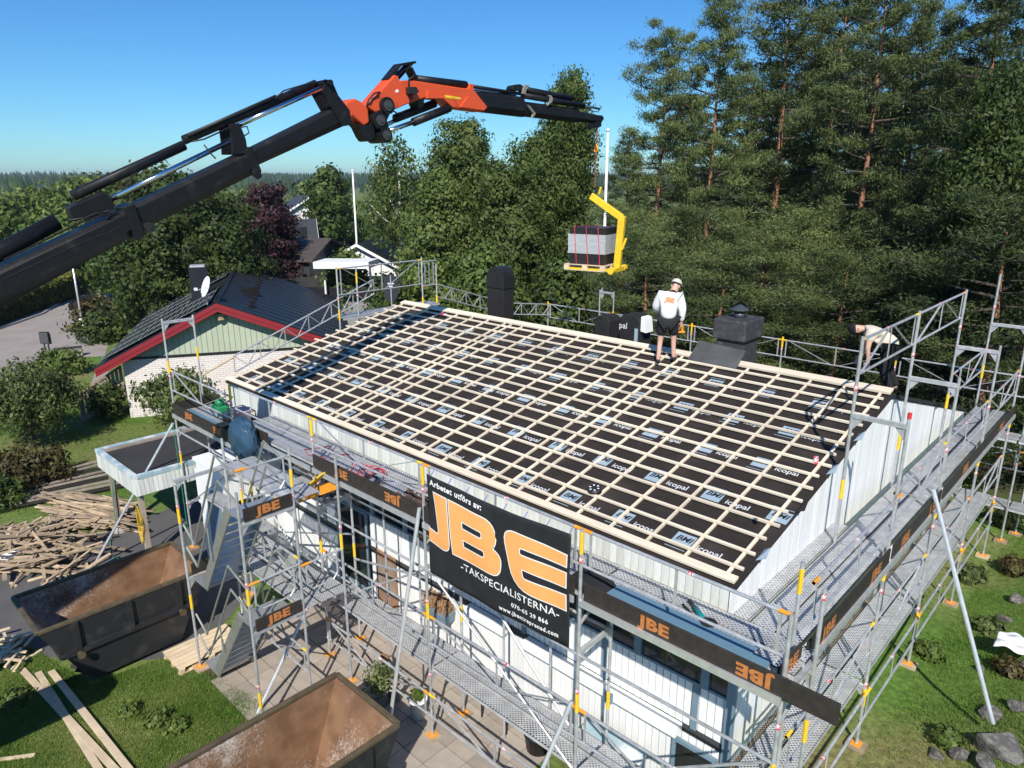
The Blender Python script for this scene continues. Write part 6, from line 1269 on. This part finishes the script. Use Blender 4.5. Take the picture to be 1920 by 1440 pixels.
# blue tarpaulin bag hung over the rail
from mathutils import noise as mnoise
tb = MB(); c0 = PZ(458, 812, -.15); r2 = np.random.default_rng(5)
bm = bmesh.new(); bmesh.ops.create_icosphere(bm, subdivisions=4, radius=1)
for v in bm.verts:
    n = v.co.normalized(); f_ = .92+.30*(1-abs(mnoise.noise(n*1.9+Vector((3, 1, 0))))*2.2)*.45+.22*(.3-abs(mnoise.noise(n*4.3)))-.1*n.z; v.co = Vector((n.x*.42*f_, n.y*.22*f_, n.z*.40*f_-(.08 if n.z < 0 else 0)))
me = bpy.data.meshes.new('tarpaulin'); bm.to_mesh(me); bm.free(); me.materials.append(mat('blue_tarpaulin', (.028, .07, .12), .38, 0, .2, 4, bump=.5, bscale=7)); me.polygons.foreach_set('use_smooth', [True]*len(me.polygons))
setp(link('tarpaulin_bag', me, None, None, PY(455, 815, -1.35)), 'crumpled blue tarpaulin bag hanging over the deck edge by the stair tower', 'tarpaulin')
# red air hoses, nail guns, grinder, level
hs_ = MB(); r = random.Random(4); pts = []
for i in range(150): t = i/149; a_ = t*34; rr_ = .18+.12*math.sin(t*9); pts.append((-6.9+.45*math.sin(t*2.6)+rr_*math.cos(a_), -.62+rr_*.8*math.sin(a_), DZ+.015+.05*abs(math.sin(a_*1.7))))
hs_.path(pts, .0085, 5); setp(hs_.build('air_hose', mat('red_hose', (.55, .03, .06), .4), None, True), 'tangled red air hose on the front deck', 'hose')
h3 = MB(); h3.path([(-7.2, -.6, DZ+.015), (-7.6, -.3, DZ+.02), (-7.9, -.55, DZ+.015), (-8.3, -.35, DZ+.02), (-8.5, -.8, DZ+.02), (-8.2, -.9, DZ+.02), (-7.8, -.75, DZ+.02)], .0085, 5); setp(h3.build('air_hose', mat('crimson_hose', (.42, .02, .08), .4), None, True), 'thin crimson hose looping left of the tangled hose', 'hose')
def nailgun(label, p, a):
    g = thing('nail_gun', label, 'nail gun', p); d = Vector((math.cos(a), math.sin(a), 0)); n_ = Vector((-d.y, d.x, 0)); z = Vector((0, 0, 1))
    MB().tube(p+d*-.12+z*.06, p+d*.12+z*.06, .05, 12).build('body', M['hose'], g, True); MB().beam(p+n_*.02+z*.06, p+n_*.18+z*.05, .04, .05).build('grip', M['hose'], g, bevel=.008); MB().tube(p+d*.10+n_*.08+z*.02, p+d*.10+n_*.08+z*.08, .075, 14).build('magazine', M['steel'], g); MB().beam(p+d*.12+z*.05, p+d*.22+z*.03, .03, .03).build('nose', M['steel'], g)
nailgun('black nail gun lying by the red hose', Vector((-6.35, -.78, DZ)), .4); nailgun('grey nail gun beside the black one', Vector((-6.1, -.9, DZ)), 2.1)
p = PZ(1322, 1170, DZ); dr = thing('angle_grinder', 'teal angle grinder on the deck beside the blue sheets', 'grinder', p); tq = mat('teal_plastic', (.01, .20, .22), .4); d = Vector((-.75, .5, 0)).normalized(); z = Vector((0, 0, 1))
MB().tube(p+z*.04, p+d*.28+z*.045, .035, 12).build('body', tq, dr, True); MB().tube(p-d*.07+z*.0, p-d*.07+z*.08, .04, 12).build('gear_head', M['steel'], dr, True); MB().tube(p-d*.08+z*.075, p-d*.08+z*.08, .10, 18).build('disc', M['hose'], dr); MB().tube(p+d*.28+z*.045, p+d*.42+z*.05, .025, 10).build('handle', M['hose'], dr, True)
setp(MB().beam(PZ(1285, 1163, DZ)+Vector((0, 0, .03)), PZ(1372, 1206, DZ)+Vector((0, 0, .03)), .06, .03).build('spirit_level', M['steel2'], None, bevel=.004), 'long aluminium spirit level in front of the teal grinder', 'spirit level')
for i, (px, py, L, lb) in enumerate(((1300, 1140, .35, 'dark pry bar on the deck above the grinder'), (1280, 1135, .25, 'short dark bar beside the pry bar'))):
    p = PZ(px, py, DZ); setp(MB().beam(p+Vector((0, 0, .015)), p+Vector((.2, -.3, .015))*1.0 if 0 else p+Vector((L*.8, -L*.5, .015)), .03, .02).build('pry_bar', M['black']), lb, 'pry bar')
dcv = MB().box((-1.75, -.98, DZ+.0), (-1.30, -.62, DZ+.05)); 
cv = MB(); cv.prism([(-1.78, -1.02, DZ+.002), (-1.2, -1.02, DZ+.002), (-1.32, -1.02, DZ+.10), (-1.55, -1.02, DZ+.16), (-1.78, -1.02, DZ+.12)], (0, .40, 0)); setp(cv.build('felt_roll', M['soot'], None, bevel=.03), 'folded black felt at the banner end of the deck', 'felt')
M['rubble'] = mat('clay_rubble', (.10, .06, .045), .9, 0, .3, 5)
rb = MB(); r = np.random.default_rng(8)
for i in range(120):
    c = Vector((r.normal(-5.0, .35), r.normal(-.72, .13), DZ+.012)); a = Vector(r.normal(size=3)).normalized(); u = a.orthogonal().normalized(); s = abs(r.normal(0, .025))+.008; rb.obox(c, u*s*1.5, a.cross(u)*s, a*s*.5)
setp(rb.build('rubble', M['rubble']), 'dirt and rubble crumbs on the front deck', None, None, 'stuff')
# orange hatch plates at the stair gap
ht = thing('deck_hatch', 'orange steel hatch frame hanging at the stair opening', 'hatch', PY(590, 920, -1.2)); p = PY(560, 935, -1.25); q = PY(640, 905, -1.0)
MB().beam(p, q, .05, .16).build('panel', M['orange'], ht); MB().beam(p+Vector((.02, .05, .12)), q+Vector((-.35, -.05, .13)), .30, .03).build('plate', M['yellow'], ht)
# ------------------------------------------------------------------ roof: nail coil, helmet
p = roofp(-2.62, .70, .03); nc = thing('nail_coil', 'black nail coil with white band lying on the lower battens', 'nail coil', p); rqm = Matrix.Rotation(RP, 4, 'X')
cb_ = MB().lathe((0, 0, 0), [(.03, 0), (.10, 0), (.115, .02), (.115, .07), (.10, .085), (.04, .085)], 20); cb_.v = [tuple(p+(rqm @ Vector(v))) for v in cb_.v]; cb_.build('coil', M['hose'], nc)
wb = MB()
for i in range(6): a_ = i*1.05; wb.add([tuple(p+(rqm @ Vector((math.cos(a_+t)*rr_, math.sin(a_+t)*rr_, .088)))) for t, rr_ in ((0, .05), (.35, .05), (.35, .085), (0, .085))], [(0, 1, 2, 3)])
wb.build('marking', M['white'], nc)
p = roofp(-11.15, 5.2, .06); hl = thing('work_glove', 'red and white work glove by the ridge board', 'glove', p); MB().box(p+Vector((-.09, -.05, 0)), p+Vector((.02, .05, .05))).build('palm', M['red'], hl, bevel=.015); MB().box(p+Vector((.02, -.04, .005)), p+Vector((.1, .04, .045))).build('cuff', M['white'], hl, bevel=.012)
# dark beach flag behind the far corner
p = Vector((PX(733, 540, -15.2))); bf = thing('feather_flag', 'dark oval feather flag behind the left scaffold corner', 'flag', (p.x, p.y, G)); MB().tube((p.x, p.y, G), (p.x, p.y, p.z+.4), .02, 8).build('pole', M['steel2'], bf)
ov = [p+CR*(.25*math.cos(t)+.0)+Vector((0, 0, .46*math.sin(t))) for t in np.linspace(0, 6.28, 22)[:-1]]; MB().prism(ov, CF*.02).build('cloth', mat('dark_navy_cloth', (.02, .025, .035), .6), bf)
for z_, w_ in ((.14, .10), (.05, .06)): MB().obox(p+Vector((0, 0, z_))-CF*.006, CR*w_, CF*.003, (0, 0, .022)).build('faded_print', M['inkw'], bf)
# ------------------------------------------------------------------ planter, pots, bench, chair by the wall
pc = PY(820, 1148, .30); plb = thing('flower_box', 'slate blue flower box with dry brown flowers on the front wall', 'flower box', pc-Vector((0, 0, .15)))
MB().prism([pc+Vector((-.36, -.13, .1)), pc+Vector((.36, -.13, .1)), pc+Vector((.30, -.10, -.14)), pc+Vector((-.30, -.10, -.14))], (0, .28, 0)).build('box', M['blue'], plb, bevel=.008)
r = np.random.default_rng(31); n = 900; cc = np.stack([r.uniform(-.34, .34, n), r.uniform(-.12, .14, n), r.uniform(.1, .34, n)], 1); aa = runit(n, r)+np.array([0, 0, .8]); aa /= np.linalg.norm(aa, axis=1)[:, None]; bb = np.cross(aa, runit(n, r))
o = link('dry_flowers', npmesh('dry_flowers', *quads(cc, aa*.06, bb*.014, r.random(n))[:2], LM['dry'], attr=r.random(n)), plb); o.location = pc-ORG[plb.name]
def pot(label, px, py, h, r_, hh, leaf, seed):
    p = PZ(px, py, G); t = thing('plant_pot', label, 'plant pot', p, 'plant pots on the patio'); MB().lathe(p, [(r_*.75, 0), (r_, h*.9), (r_*1.08, h*.9), (r_*1.08, h), (r_*.9, h), (r_*.85, h*.8)], 16).build('pot', M['concrete'] if seed % 2 else M['white'], t, True)
    rr_ = np.random.default_rng(seed); n = 420; cc = runit(n, rr_)*rr_.random(n)[:, None]**.5*np.array([hh*.55, hh*.55, hh*.6])+np.array([0, 0, h+hh*.4]); aa = runit(n, rr_); bb = np.cross(aa, runit(n, rr_)); link('plant', npmesh('plant', *quads(cc, aa*.05, bb*.025, rr_.random(n))[:2], LM[leaf], attr=rr_.random(n)), t)
pot('white pot with leafy shrub beside the foreground skip', 712, 1322, .34, .17, .55, 'apple', 1); pot('pale pot with low green plant by the scaffold post', 785, 1345, .42, .16, .2, 'light', 2); pot('small grey pot with dead plant behind the shrub', 722, 1268, .36, .15, .12, 'dry', 3); pot('empty looking grey urn between the pots', 742, 1312, .34, .16, .1, 'dry', 5)
p = Vector((-4.0, .05, G)); ch = thing('garden_bench', 'low pale garden table with dark legs at the front wall', 'table', p); MB().box(p+Vector((-.35, -.25, .44)), p+Vector((.35, .25, .48))).build('table_top', M['concrete'], ch, bevel=.01)
for sx in (-.3, .3):
    for sy in (-.2, .2): MB().tube(p+Vector((sx, sy, .03)), p+Vector((sx, sy, .44)), .018, 8).build('leg', M['black'], ch)
p = Vector((-3.1, .0, G)); br_ = thing('barrel', 'dark round tub on the patio below the decking end', 'tub', p); MB().lathe(p, [(.2, 0), (.24, .35), (.26, .35), (.26, .38), (.2, .38), (.18, .1)], 16).build('tub', M['black'], br_, True)
p = Vector((-1.75, .12, G)); bb_ = thing('bin_store', 'slate blue low store with pale blue sloping lid by the front wall', 'store', p)
MB().box((-2.25, -.12, G+.12), (-1.25, .36, G+.75)).build('box', M['blue'], bb_); MB().prism([(-2.3, -.18, G+.755), (-2.3, .36, G+.92), (-2.3, .36, G+.95), (-2.3, -.18, G+.785)], (1.1, 0, 0)).build('lid', M['blueedge'], bb_)
# ------------------------------------------------------------------ boulders and rocks, white sheet
for i, (px, py, s, fl, lb) in enumerate(((1872, 1412, .34, .8, 'large grey boulder in the lower right corner'), (1850, 1440, .22, .7, 'boulder in front of the large one at the picture edge'), (1800, 1420, .17, .7, 'dark angular rock left of the large boulder'), (1752, 1418, .14, .6, 'leftmost rock of the lower right group'), (1832, 1400, .08, .7, 'small reddish rock between the boulders'), (1812, 1385, .07, .7, 'small pale rock above the dark angular one'), (1908, 1330, .24, .6, 'boulder behind the foot of the long stay'), (1850, 1345, .2, .6, 'flat stone beside the foot of the long stay'), (1908, 1128, .2, .6, 'pale boulder at the right edge above the white sheet'), (1885, 1165, .15, .5, 'grey stone below the pale boulder'), (1915, 1255, .2, .5, 'stone under the white sheet'), (1838, 1260, .09, .5, 'small stone in the grass right of the stay'), (1895, 715, .5, .7, 'reddish boulder beyond the rear scaffold'), (1870, 690, .4, .7, 'brown boulder at the forest edge'))):
    z = -3.2; p = PZ(px, py, z)
    for _ in range(4): p = PZ(px, py, ground(p.x, p.y))
    me = rockmesh('rock', 300+i, M['rock'] if i != 4 else mat('reddish_granite', (.34, .2, .16), .85, 0, .3, 4, bump=.5, bscale=14), 3, .25, fl, 11); k_ = 2.2 if py < 800 else 1.0
    o = setp(link('rock', me, None, None, p+Vector((0, 0, s*.25))), lb, 'rock', 'rocks by the scaffold'); o.scale = (s*k_, s*.8*k_, s*k_); o.rotation_euler = (.1*i, .2, i*1.7)
p = PZ(1905, 1212, -3.0); p = PZ(1905, 1212, ground(p.x, p.y)+.25); bm = bmesh.new(); bmesh.ops.create_grid(bm, x_segments=24, y_segments=24, size=.3)
for v in bm.verts: v.co.z = .12*math.cos(v.co.x*3)*math.cos(v.co.y*3)+.03*math.sin(v.co.x*17+v.co.y*9)+.025*math.sin(v.co.y*21)
me = bpy.data.meshes.new('sheet'); bm.to_mesh(me); bm.free(); me.materials.append(M['white']); me.polygons.foreach_set('use_smooth', [True]*len(me.polygons)); o = setp(link('plastic_sheet', me, None, None, p), 'crumpled white plastic sheet on the stones at the right edge', 'sheet'); m_ = o.modifiers.new('thickness', 'SOLIDIFY'); m_.thickness = .006
# ================================================================== people
def skinned(name, J, E_, mt, parent, base, ax, sub=2, root=0):
    names = list(J); me = bpy.data.meshes.new(name); me.from_pydata([tuple(base+ax[0]*J[n][0]+ax[1]*J[n][1]+ax[2]*J[n][2]) for n in names], [(names.index(a), names.index(b)) for a, b in E_], [])
    o = bpy.data.objects.new('tmp', me); COL.objects.link(o); o.modifiers.new('s', 'SKIN')
    for n, sv in zip(names, me.skin_vertices[0].data):
        r_ = J[n][3]; sv.radius = (r_, r_) if not isinstance(r_, tuple) else r_; sv.use_root = False
    me.skin_vertices[0].data[root].use_root = True
    ss = o.modifiers.new('u', 'SUBSURF'); ss.levels = sub; ss.render_levels = sub
    dg = bpy.context.evaluated_depsgraph_get(); m2 = bpy.data.meshes.new_from_object(o.evaluated_get(dg)); bpy.data.objects.remove(o)
    m2.name = name; m2.materials.clear(); m2.materials.append(mt); m2.polygons.foreach_set('use_smooth', [True]*len(m2.polygons))
    org = ORG[parent.name]; m2.transform(Matrix.Translation(-org)); ob = link(name, m2, parent); ORG[ob.name] = org; return ob
LIMB = [('pelvis', 'spine'), ('spine', 'chest'), ('chest', 'neck'), ('neck', 'head'), ('head', 'crown')]
for s in 'lr': LIMB += [('pelvis', 'hip'+s), ('hip'+s, 'knee'+s), ('knee'+s, 'ankle'+s), ('ankle'+s, 'toe'+s), ('chest', 'sh'+s), ('sh'+s, 'elb'+s), ('elb'+s, 'wr'+s), ('wr'+s, 'palm'+s)]
RAD = dict(pelvis=.115, spine=.105, chest=.13, neck=.058, head=.085, crown=.075, hip=.095, knee=.058, ankle=.042, toe=.035, sh=.072, elb=.045, wr=.031, palm=.034)
def person(label, base, facing, P, colors, sleeve='long', trousers='short', cap=True, cap_fwd=None, print_=False):
    base = Vector(base); f = Vector(facing); f.z = 0; f.normalize(); r_ = Vector((f.y, -f.x, 0)); ax = (r_, f, Vector((0, 0, 1)))
    t = thing('person', label, 'person', base)
    J = {n: (*v, RAD[n.rstrip('lr')] if n.rstrip('lr') in RAD else RAD[n[:-1]]) for n, v in P.items()}; E_ = list(LIMB)
    for s, sg in (('l', -1), ('r', 1)):                     # five short finger chains on each palm
        w, p = Vector(P['wr'+s]), Vector(P['palm'+s]); d = (p-w).normalized(); side = Vector((0, 1, 0)); side = (side-d*side.dot(d)).normalized()
        for k, (o_, L_) in enumerate(((-.032, .065), (-.011, .078), (.011, .074), (.031, .058))):
            a = p+side*o_+d*.03; b = a+d*L_*.6; c = b+d*L_*.25+Vector((-sg*.02, 0, 0)); J['f%s%da' % (s, k)] = (*a, .011); J['f%s%db' % (s, k)] = (*b, .009); J['f%s%dc' % (s, k)] = (*c, .008); E_ += [('palm'+s, 'f%s%da' % (s, k)), ('f%s%da' % (s, k), 'f%s%db' % (s, k)), ('f%s%db' % (s, k), 'f%s%dc' % (s, k))]
        a = w+side*.05+d*.04; b = a+side*.02+d*.04; J['t%sa' % s] = (*a, .011); J['t%sb' % s] = (*b, .009); E_ += [('wr'+s, 't%sa' % s), ('t%sa' % s, 't%sb' % s)]
    h, c = Vector(P['head']), Vector(P['crown']); hf = Vector(cap_fwd or (0, 1, -.3)).normalized()
    J['nose'] = (*(h+hf*.115), .018); E_.append(('head', 'nose'))
    skinned('body', J, E_, M['skin'], t, base, ax)
    def sub(names, grow): return {n: (J[n][0], J[n][1], J[n][2], J[n][3]*grow[0]+grow[1]) for n in names}
    tn = ['pelvis', 'spine', 'chest', 'neckb', 'shl', 'shr', 'elbl', 'elbr'] + (['wrl', 'wrr'] if sleeve == 'long' else [])
    nk, cs = Vector(P['neck']), Vector(P['chest']); J['neckb'] = (*cs.lerp(nk, .72), .065)
    SJ = sub(tn, (1.18, .034)); 
    if sleeve == 'long':
        for s in 'lr': SJ['wr'+s] = (*SJ['wr'+s][:3], .052)
    else:
        for s in 'lr': SJ['elb'+s] = (*Vector(P['sh'+s]).lerp(Vector(P['elb'+s]), .7), .085)
    SE = [('pelvis', 'spine'), ('spine', 'chest'), ('chest', 'neckb')]
    for s in 'lr': SE += [('chest', 'sh'+s), ('sh'+s, 'elb'+s)] + ([('elb'+s, 'wr'+s)] if sleeve == 'long' else [])
    pz = SJ['pelvis']; SJ['pelvis'] = (*Vector(P['pelvis']).lerp(Vector(P['spine']), -.35), .19)
    shirt = skinned('shirt', SJ, SE, colors[0], t, base, ax)
    TJ = sub(['pelvis', 'hipl', 'hipr', 'kneel', 'kneer'] + (['anklel', 'ankler'] if trousers == 'long' else []), (1.15, .022)); TJ['pelvis'] = (*P['pelvis'], .172)
    TE = [('pelvis', 'hipl'), ('pelvis', 'hipr')]
    for s in 'lr':
        if trousers == 'short': TJ['knee'+s] = (*Vector(P['hip'+s]).lerp(Vector(P['knee'+s]), .80), .11); TE.append(('hip'+s, 'knee'+s))
        else: TE += [('hip'+s, 'knee'+s), ('knee'+s, 'ankle'+s)]
    skinned('shorts' if trousers == 'short' else 'trousers', TJ, TE, colors[1], t, base, ax)
    for s in 'lr':
        a, b = Vector(P['ankle'+s]), Vector(P['toe'+s]); SH = {'a': (*(a+Vector((0, -.03, -.03))), .055), 'b': (*(a.lerp(b, .5)+Vector((0, 0, -.025))), .048), 'c': (*(b+Vector((0, .03, -.012))), .042)}
        skinned('shoe', SH, [('a', 'b'), ('b', 'c')], colors[2], t, base, ax, 2)
    def W(v): v = Vector(v); return base+ax[0]*v.x+ax[1]*v.y+ax[2]*v.z
    up = (c-h).normalized()
    if cap:
        cb = bmesh.new(); bmesh.ops.create_uvsphere(cb, u_segments=16, v_segments=10, radius=.112)
        bmesh.ops.delete(cb, geom=[v for v in cb.verts if v.co.z < -.012], context='VERTS')
        q = (ax[0]*up.x+ax[1]*up.y+ax[2]*up.z).to_track_quat('Z', 'Y').to_matrix().to_4x4(); me = bpy.data.meshes.new('cap'); cb.to_mesh(me); cb.free(); me.materials.append(colors[3]); me.polygons.foreach_set('use_smooth', [True]*len(me.polygons))
        me.transform(Matrix.Translation(W(h+up*.045)-ORG[t.name]) @ q); co = link('cap', me, t); co.modifiers.new('s', 'SOLIDIFY').thickness = .006
        v0 = h+up*.05+hf*.09; sd_ = hf.cross(up).normalized(); pts = [W(v0+sd_*.075-hf*.02), W(v0+sd_*.06+hf*.06), W(v0+hf*.085), W(v0-sd_*.06+hf*.06), W(v0-sd_*.075-hf*.02)]
        MB().prism(pts, (ax[0]*up.x+ax[1]*up.y+ax[2]*up.z)*.007).build('cap_visor', colors[3], t)
    eh = hf.cross(up).normalized()
    for s_ in (-1, 1): MB().obox(W(h+eh*.088*s_+up*-.005), ax[2]*.03, (ax[0]*hf.x+ax[1]*hf.y)*.016, (ax[0]*eh.x+ax[1]*eh.y)*.008).build('ear', M['skin'], t, bevel=.006)
    if print_:
        me = text_mesh('JBE', .13, M['toeprint2'], 'shirt_lettering', bold=.009); bmm = bmesh.new(); bmm.from_mesh(me); bmesh.ops.subdivide_edges(bmm, edges=bmm.edges, cuts=1, use_grid_fill=False); bmm.to_mesh(me); bmm.free()
        ctr = Vector(P['chest'])+Vector((0, -.24, .05)); o = link('shirt_lettering', me, t); upv = (Vector(P['neck'])-Vector(P['spine'])).normalized(); rt = Vector((1, 0, 0)); rt = (rt-upv*rt.dot(upv)).normalized(); nn = rt.cross(upv)
        cols = [ax[0]*v.x+ax[1]*v.y+ax[2]*v.z for v in (rt, upv, nn)]; p0 = W(ctr)-ORG[t.name]; o.matrix_local = Matrix([[cols[k][i] for k in range(3)]+[p0[i]] for i in range(3)]+[[0, 0, 0, 1]])
        sw = o.modifiers.new('wrap', 'SHRINKWRAP'); sw.target = shirt; sw.offset = .006; sw.wrap_method = 'PROJECT'; sw.use_project_z = True; sw.use_negative_direction = True; sw.use_positive_direction = True
    return t
M['toeprint2'] = mat('orange_print', (.80, .22, .08), .6)
cw = mat('white_sweater', (.78, .78, .77), .85, 0, .05, 3, bump=.4, bscale=9); cbk = mat('black_cotton', (.012, .012, .014), .85, 0, .3, 6, bump=.4, bscale=10); cshoe = mat('black_shoe', (.014, .014, .016), .5); cbeige = mat('beige_cap', (.55, .53, .46), .8); ctan = mat('cream_shirt', (.66, .58, .47), .85, 0, .06, 4, bump=.4, bscale=9)
fh = Vector((CF.x, CF.y, 0)).normalized(); rh = Vector((CR.x, CR.y, 0)).normalized()
pb = roofp(-4.08, 4.97, .075)
P1 = dict(pelvis=(0, .0, .93), spine=(.0, .0, 1.10), chest=(.02, .05, 1.28), neck=(.07, .12, 1.455), head=(.10, .17, 1.55), crown=(.12, .205, 1.615), hipl=(-.10, 0, .86), kneel=(-.13, .03, .46), anklel=(-.145, -.05, .075), toel=(-.165, .10, .04), hipr=(.10, .02, .86), kneer=(.13, .10, .48), ankler=(.145, .10, .11), toer=(.20, .24, .075), shl=(-.17, .04, 1.37), elbl=(-.27, .10, 1.10), wrl=(-.17, .30, .97), palml=(-.12, .36, .95), shr=(.20, .08, 1.36), elbr=(.27, .06, 1.09), wrr=(.26, .12, .84), palmr=(.255, .15, .77))
person('person in white sweater and black shorts standing on the battens by the ridge', pb, fh*math.cos(R(16))+rh*math.sin(R(16)), P1, (cw, cbk, cshoe, cbeige), 'long', 'short', True, (.45, .8, -.45), True)
# orange tool in the right hand
q = pb+(fh*math.cos(R(16))+rh*math.sin(R(16)))*.15+rh*.25+Vector((0, 0, .70)); tl = thing('stapler', 'orange stapler held by the person in the white sweater', 'stapler', q)
MB().beam(q+Vector((0, 0, .05))-rh*.04, q+Vector((0, 0, -.06))-rh*.04, .03, .04).beam(q+Vector((0, 0, .05))+rh*.05, q+Vector((0, 0, -.08))+rh*.05, .03, .03).build('grip', M['orange'], tl); MB().beam(q+Vector((0, 0, -.09))-rh*.10, q+Vector((0, 0, -.09))+rh*.10, .03, .03).build('head', M['orange'], tl)
pb2 = PY(1657, 730, 6.35); pb2.z = rearz(6.35)+.02
f2 = (-rh*.9+fh*.35)
P2 = dict(pelvis=(0, -.05, .84), spine=(0, .10, .98), chest=(0, .30, 1.10), neck=(0, .46, 1.15), head=(0, .56, 1.14), crown=(0, .63, 1.13), hipl=(-.10, -.03, .80), kneel=(-.13, .08, .43), anklel=(-.15, -.10, .07), toel=(-.16, .06, .035), hipr=(.10, -.03, .80), kneer=(.14, -.04, .42), ankler=(.15, -.22, .07), toer=(.16, -.06, .035), shl=(-.17, .36, 1.10), elbl=(-.22, .38, .82), wrl=(-.18, .34, .58), palml=(-.17, .34, .51), shr=(.17, .36, 1.08), elbr=(.24, .34, .80), wrr=(.20, .44, .58), palmr=(.19, .47, .51))
person('person in cream shirt, black trousers and black cap bending over the ridge end', pb2, f2, P2, (ctan, cbk, cshoe, cbk), 'short', 'long', True, (0, .5, -.85), False)
hv = MB(); a = pb2+f2.normalized()*.0; 
P3 = dict(pelvis=(0, 0, .28), spine=(0, .05, .42), chest=(0, .14, .54), neck=(0, .22, .64), head=(0, .28, .69), crown=(0, .31, .73), hipl=(-.10, 0, .26), kneel=(-.13, .36, .42), anklel=(-.12, .22, .075), toel=(-.12, .36, .04), hipr=(.10, 0, .26), kneer=(.13, .36, .42), ankler=(.12, .22, .075), toer=(.12, .36, .04), shl=(-.17, .14, .56), elbl=(-.20, .35, .40), wrl=(-.10, .50, .36), palml=(-.06, .54, .36), shr=(.17, .14, .56), elbr=(.20, .35, .40), wrr=(.10, .50, .36), palmr=(.06, .54, .36))
person('person with bare knees crouching under the front deck beside the stair tower', (-8.25, -.45, -1.15), -fh, P3, (mat('maroon_shirt', (.10, .03, .025), .85), cbk, cshoe, cbk), 'short', 'short', True)
# ================================================================== air
hz = MB().box((-3800, -3800, G-3), (3800, 3800, 40)).mesh('haze'); hm = bpy.data.materials.new('air'); hm.use_nodes = True; hn = hm.node_tree; hn.nodes.clear()
hv_ = hn.nodes.new('ShaderNodeVolumePrincipled'); hv_.inputs['Color'].default_value = (.80, .88, 1, 1); hv_.inputs['Density'].default_value = .0002; hv_.inputs['Anisotropy'].default_value = .2; ho = hn.nodes.new('ShaderNodeOutputMaterial'); hn.links.new(hv_.outputs[0], ho.inputs['Volume'])
hz.materials.append(hm); setp(link('haze', hz), 'thin blue air over the far hills', None, None, 'stuff')
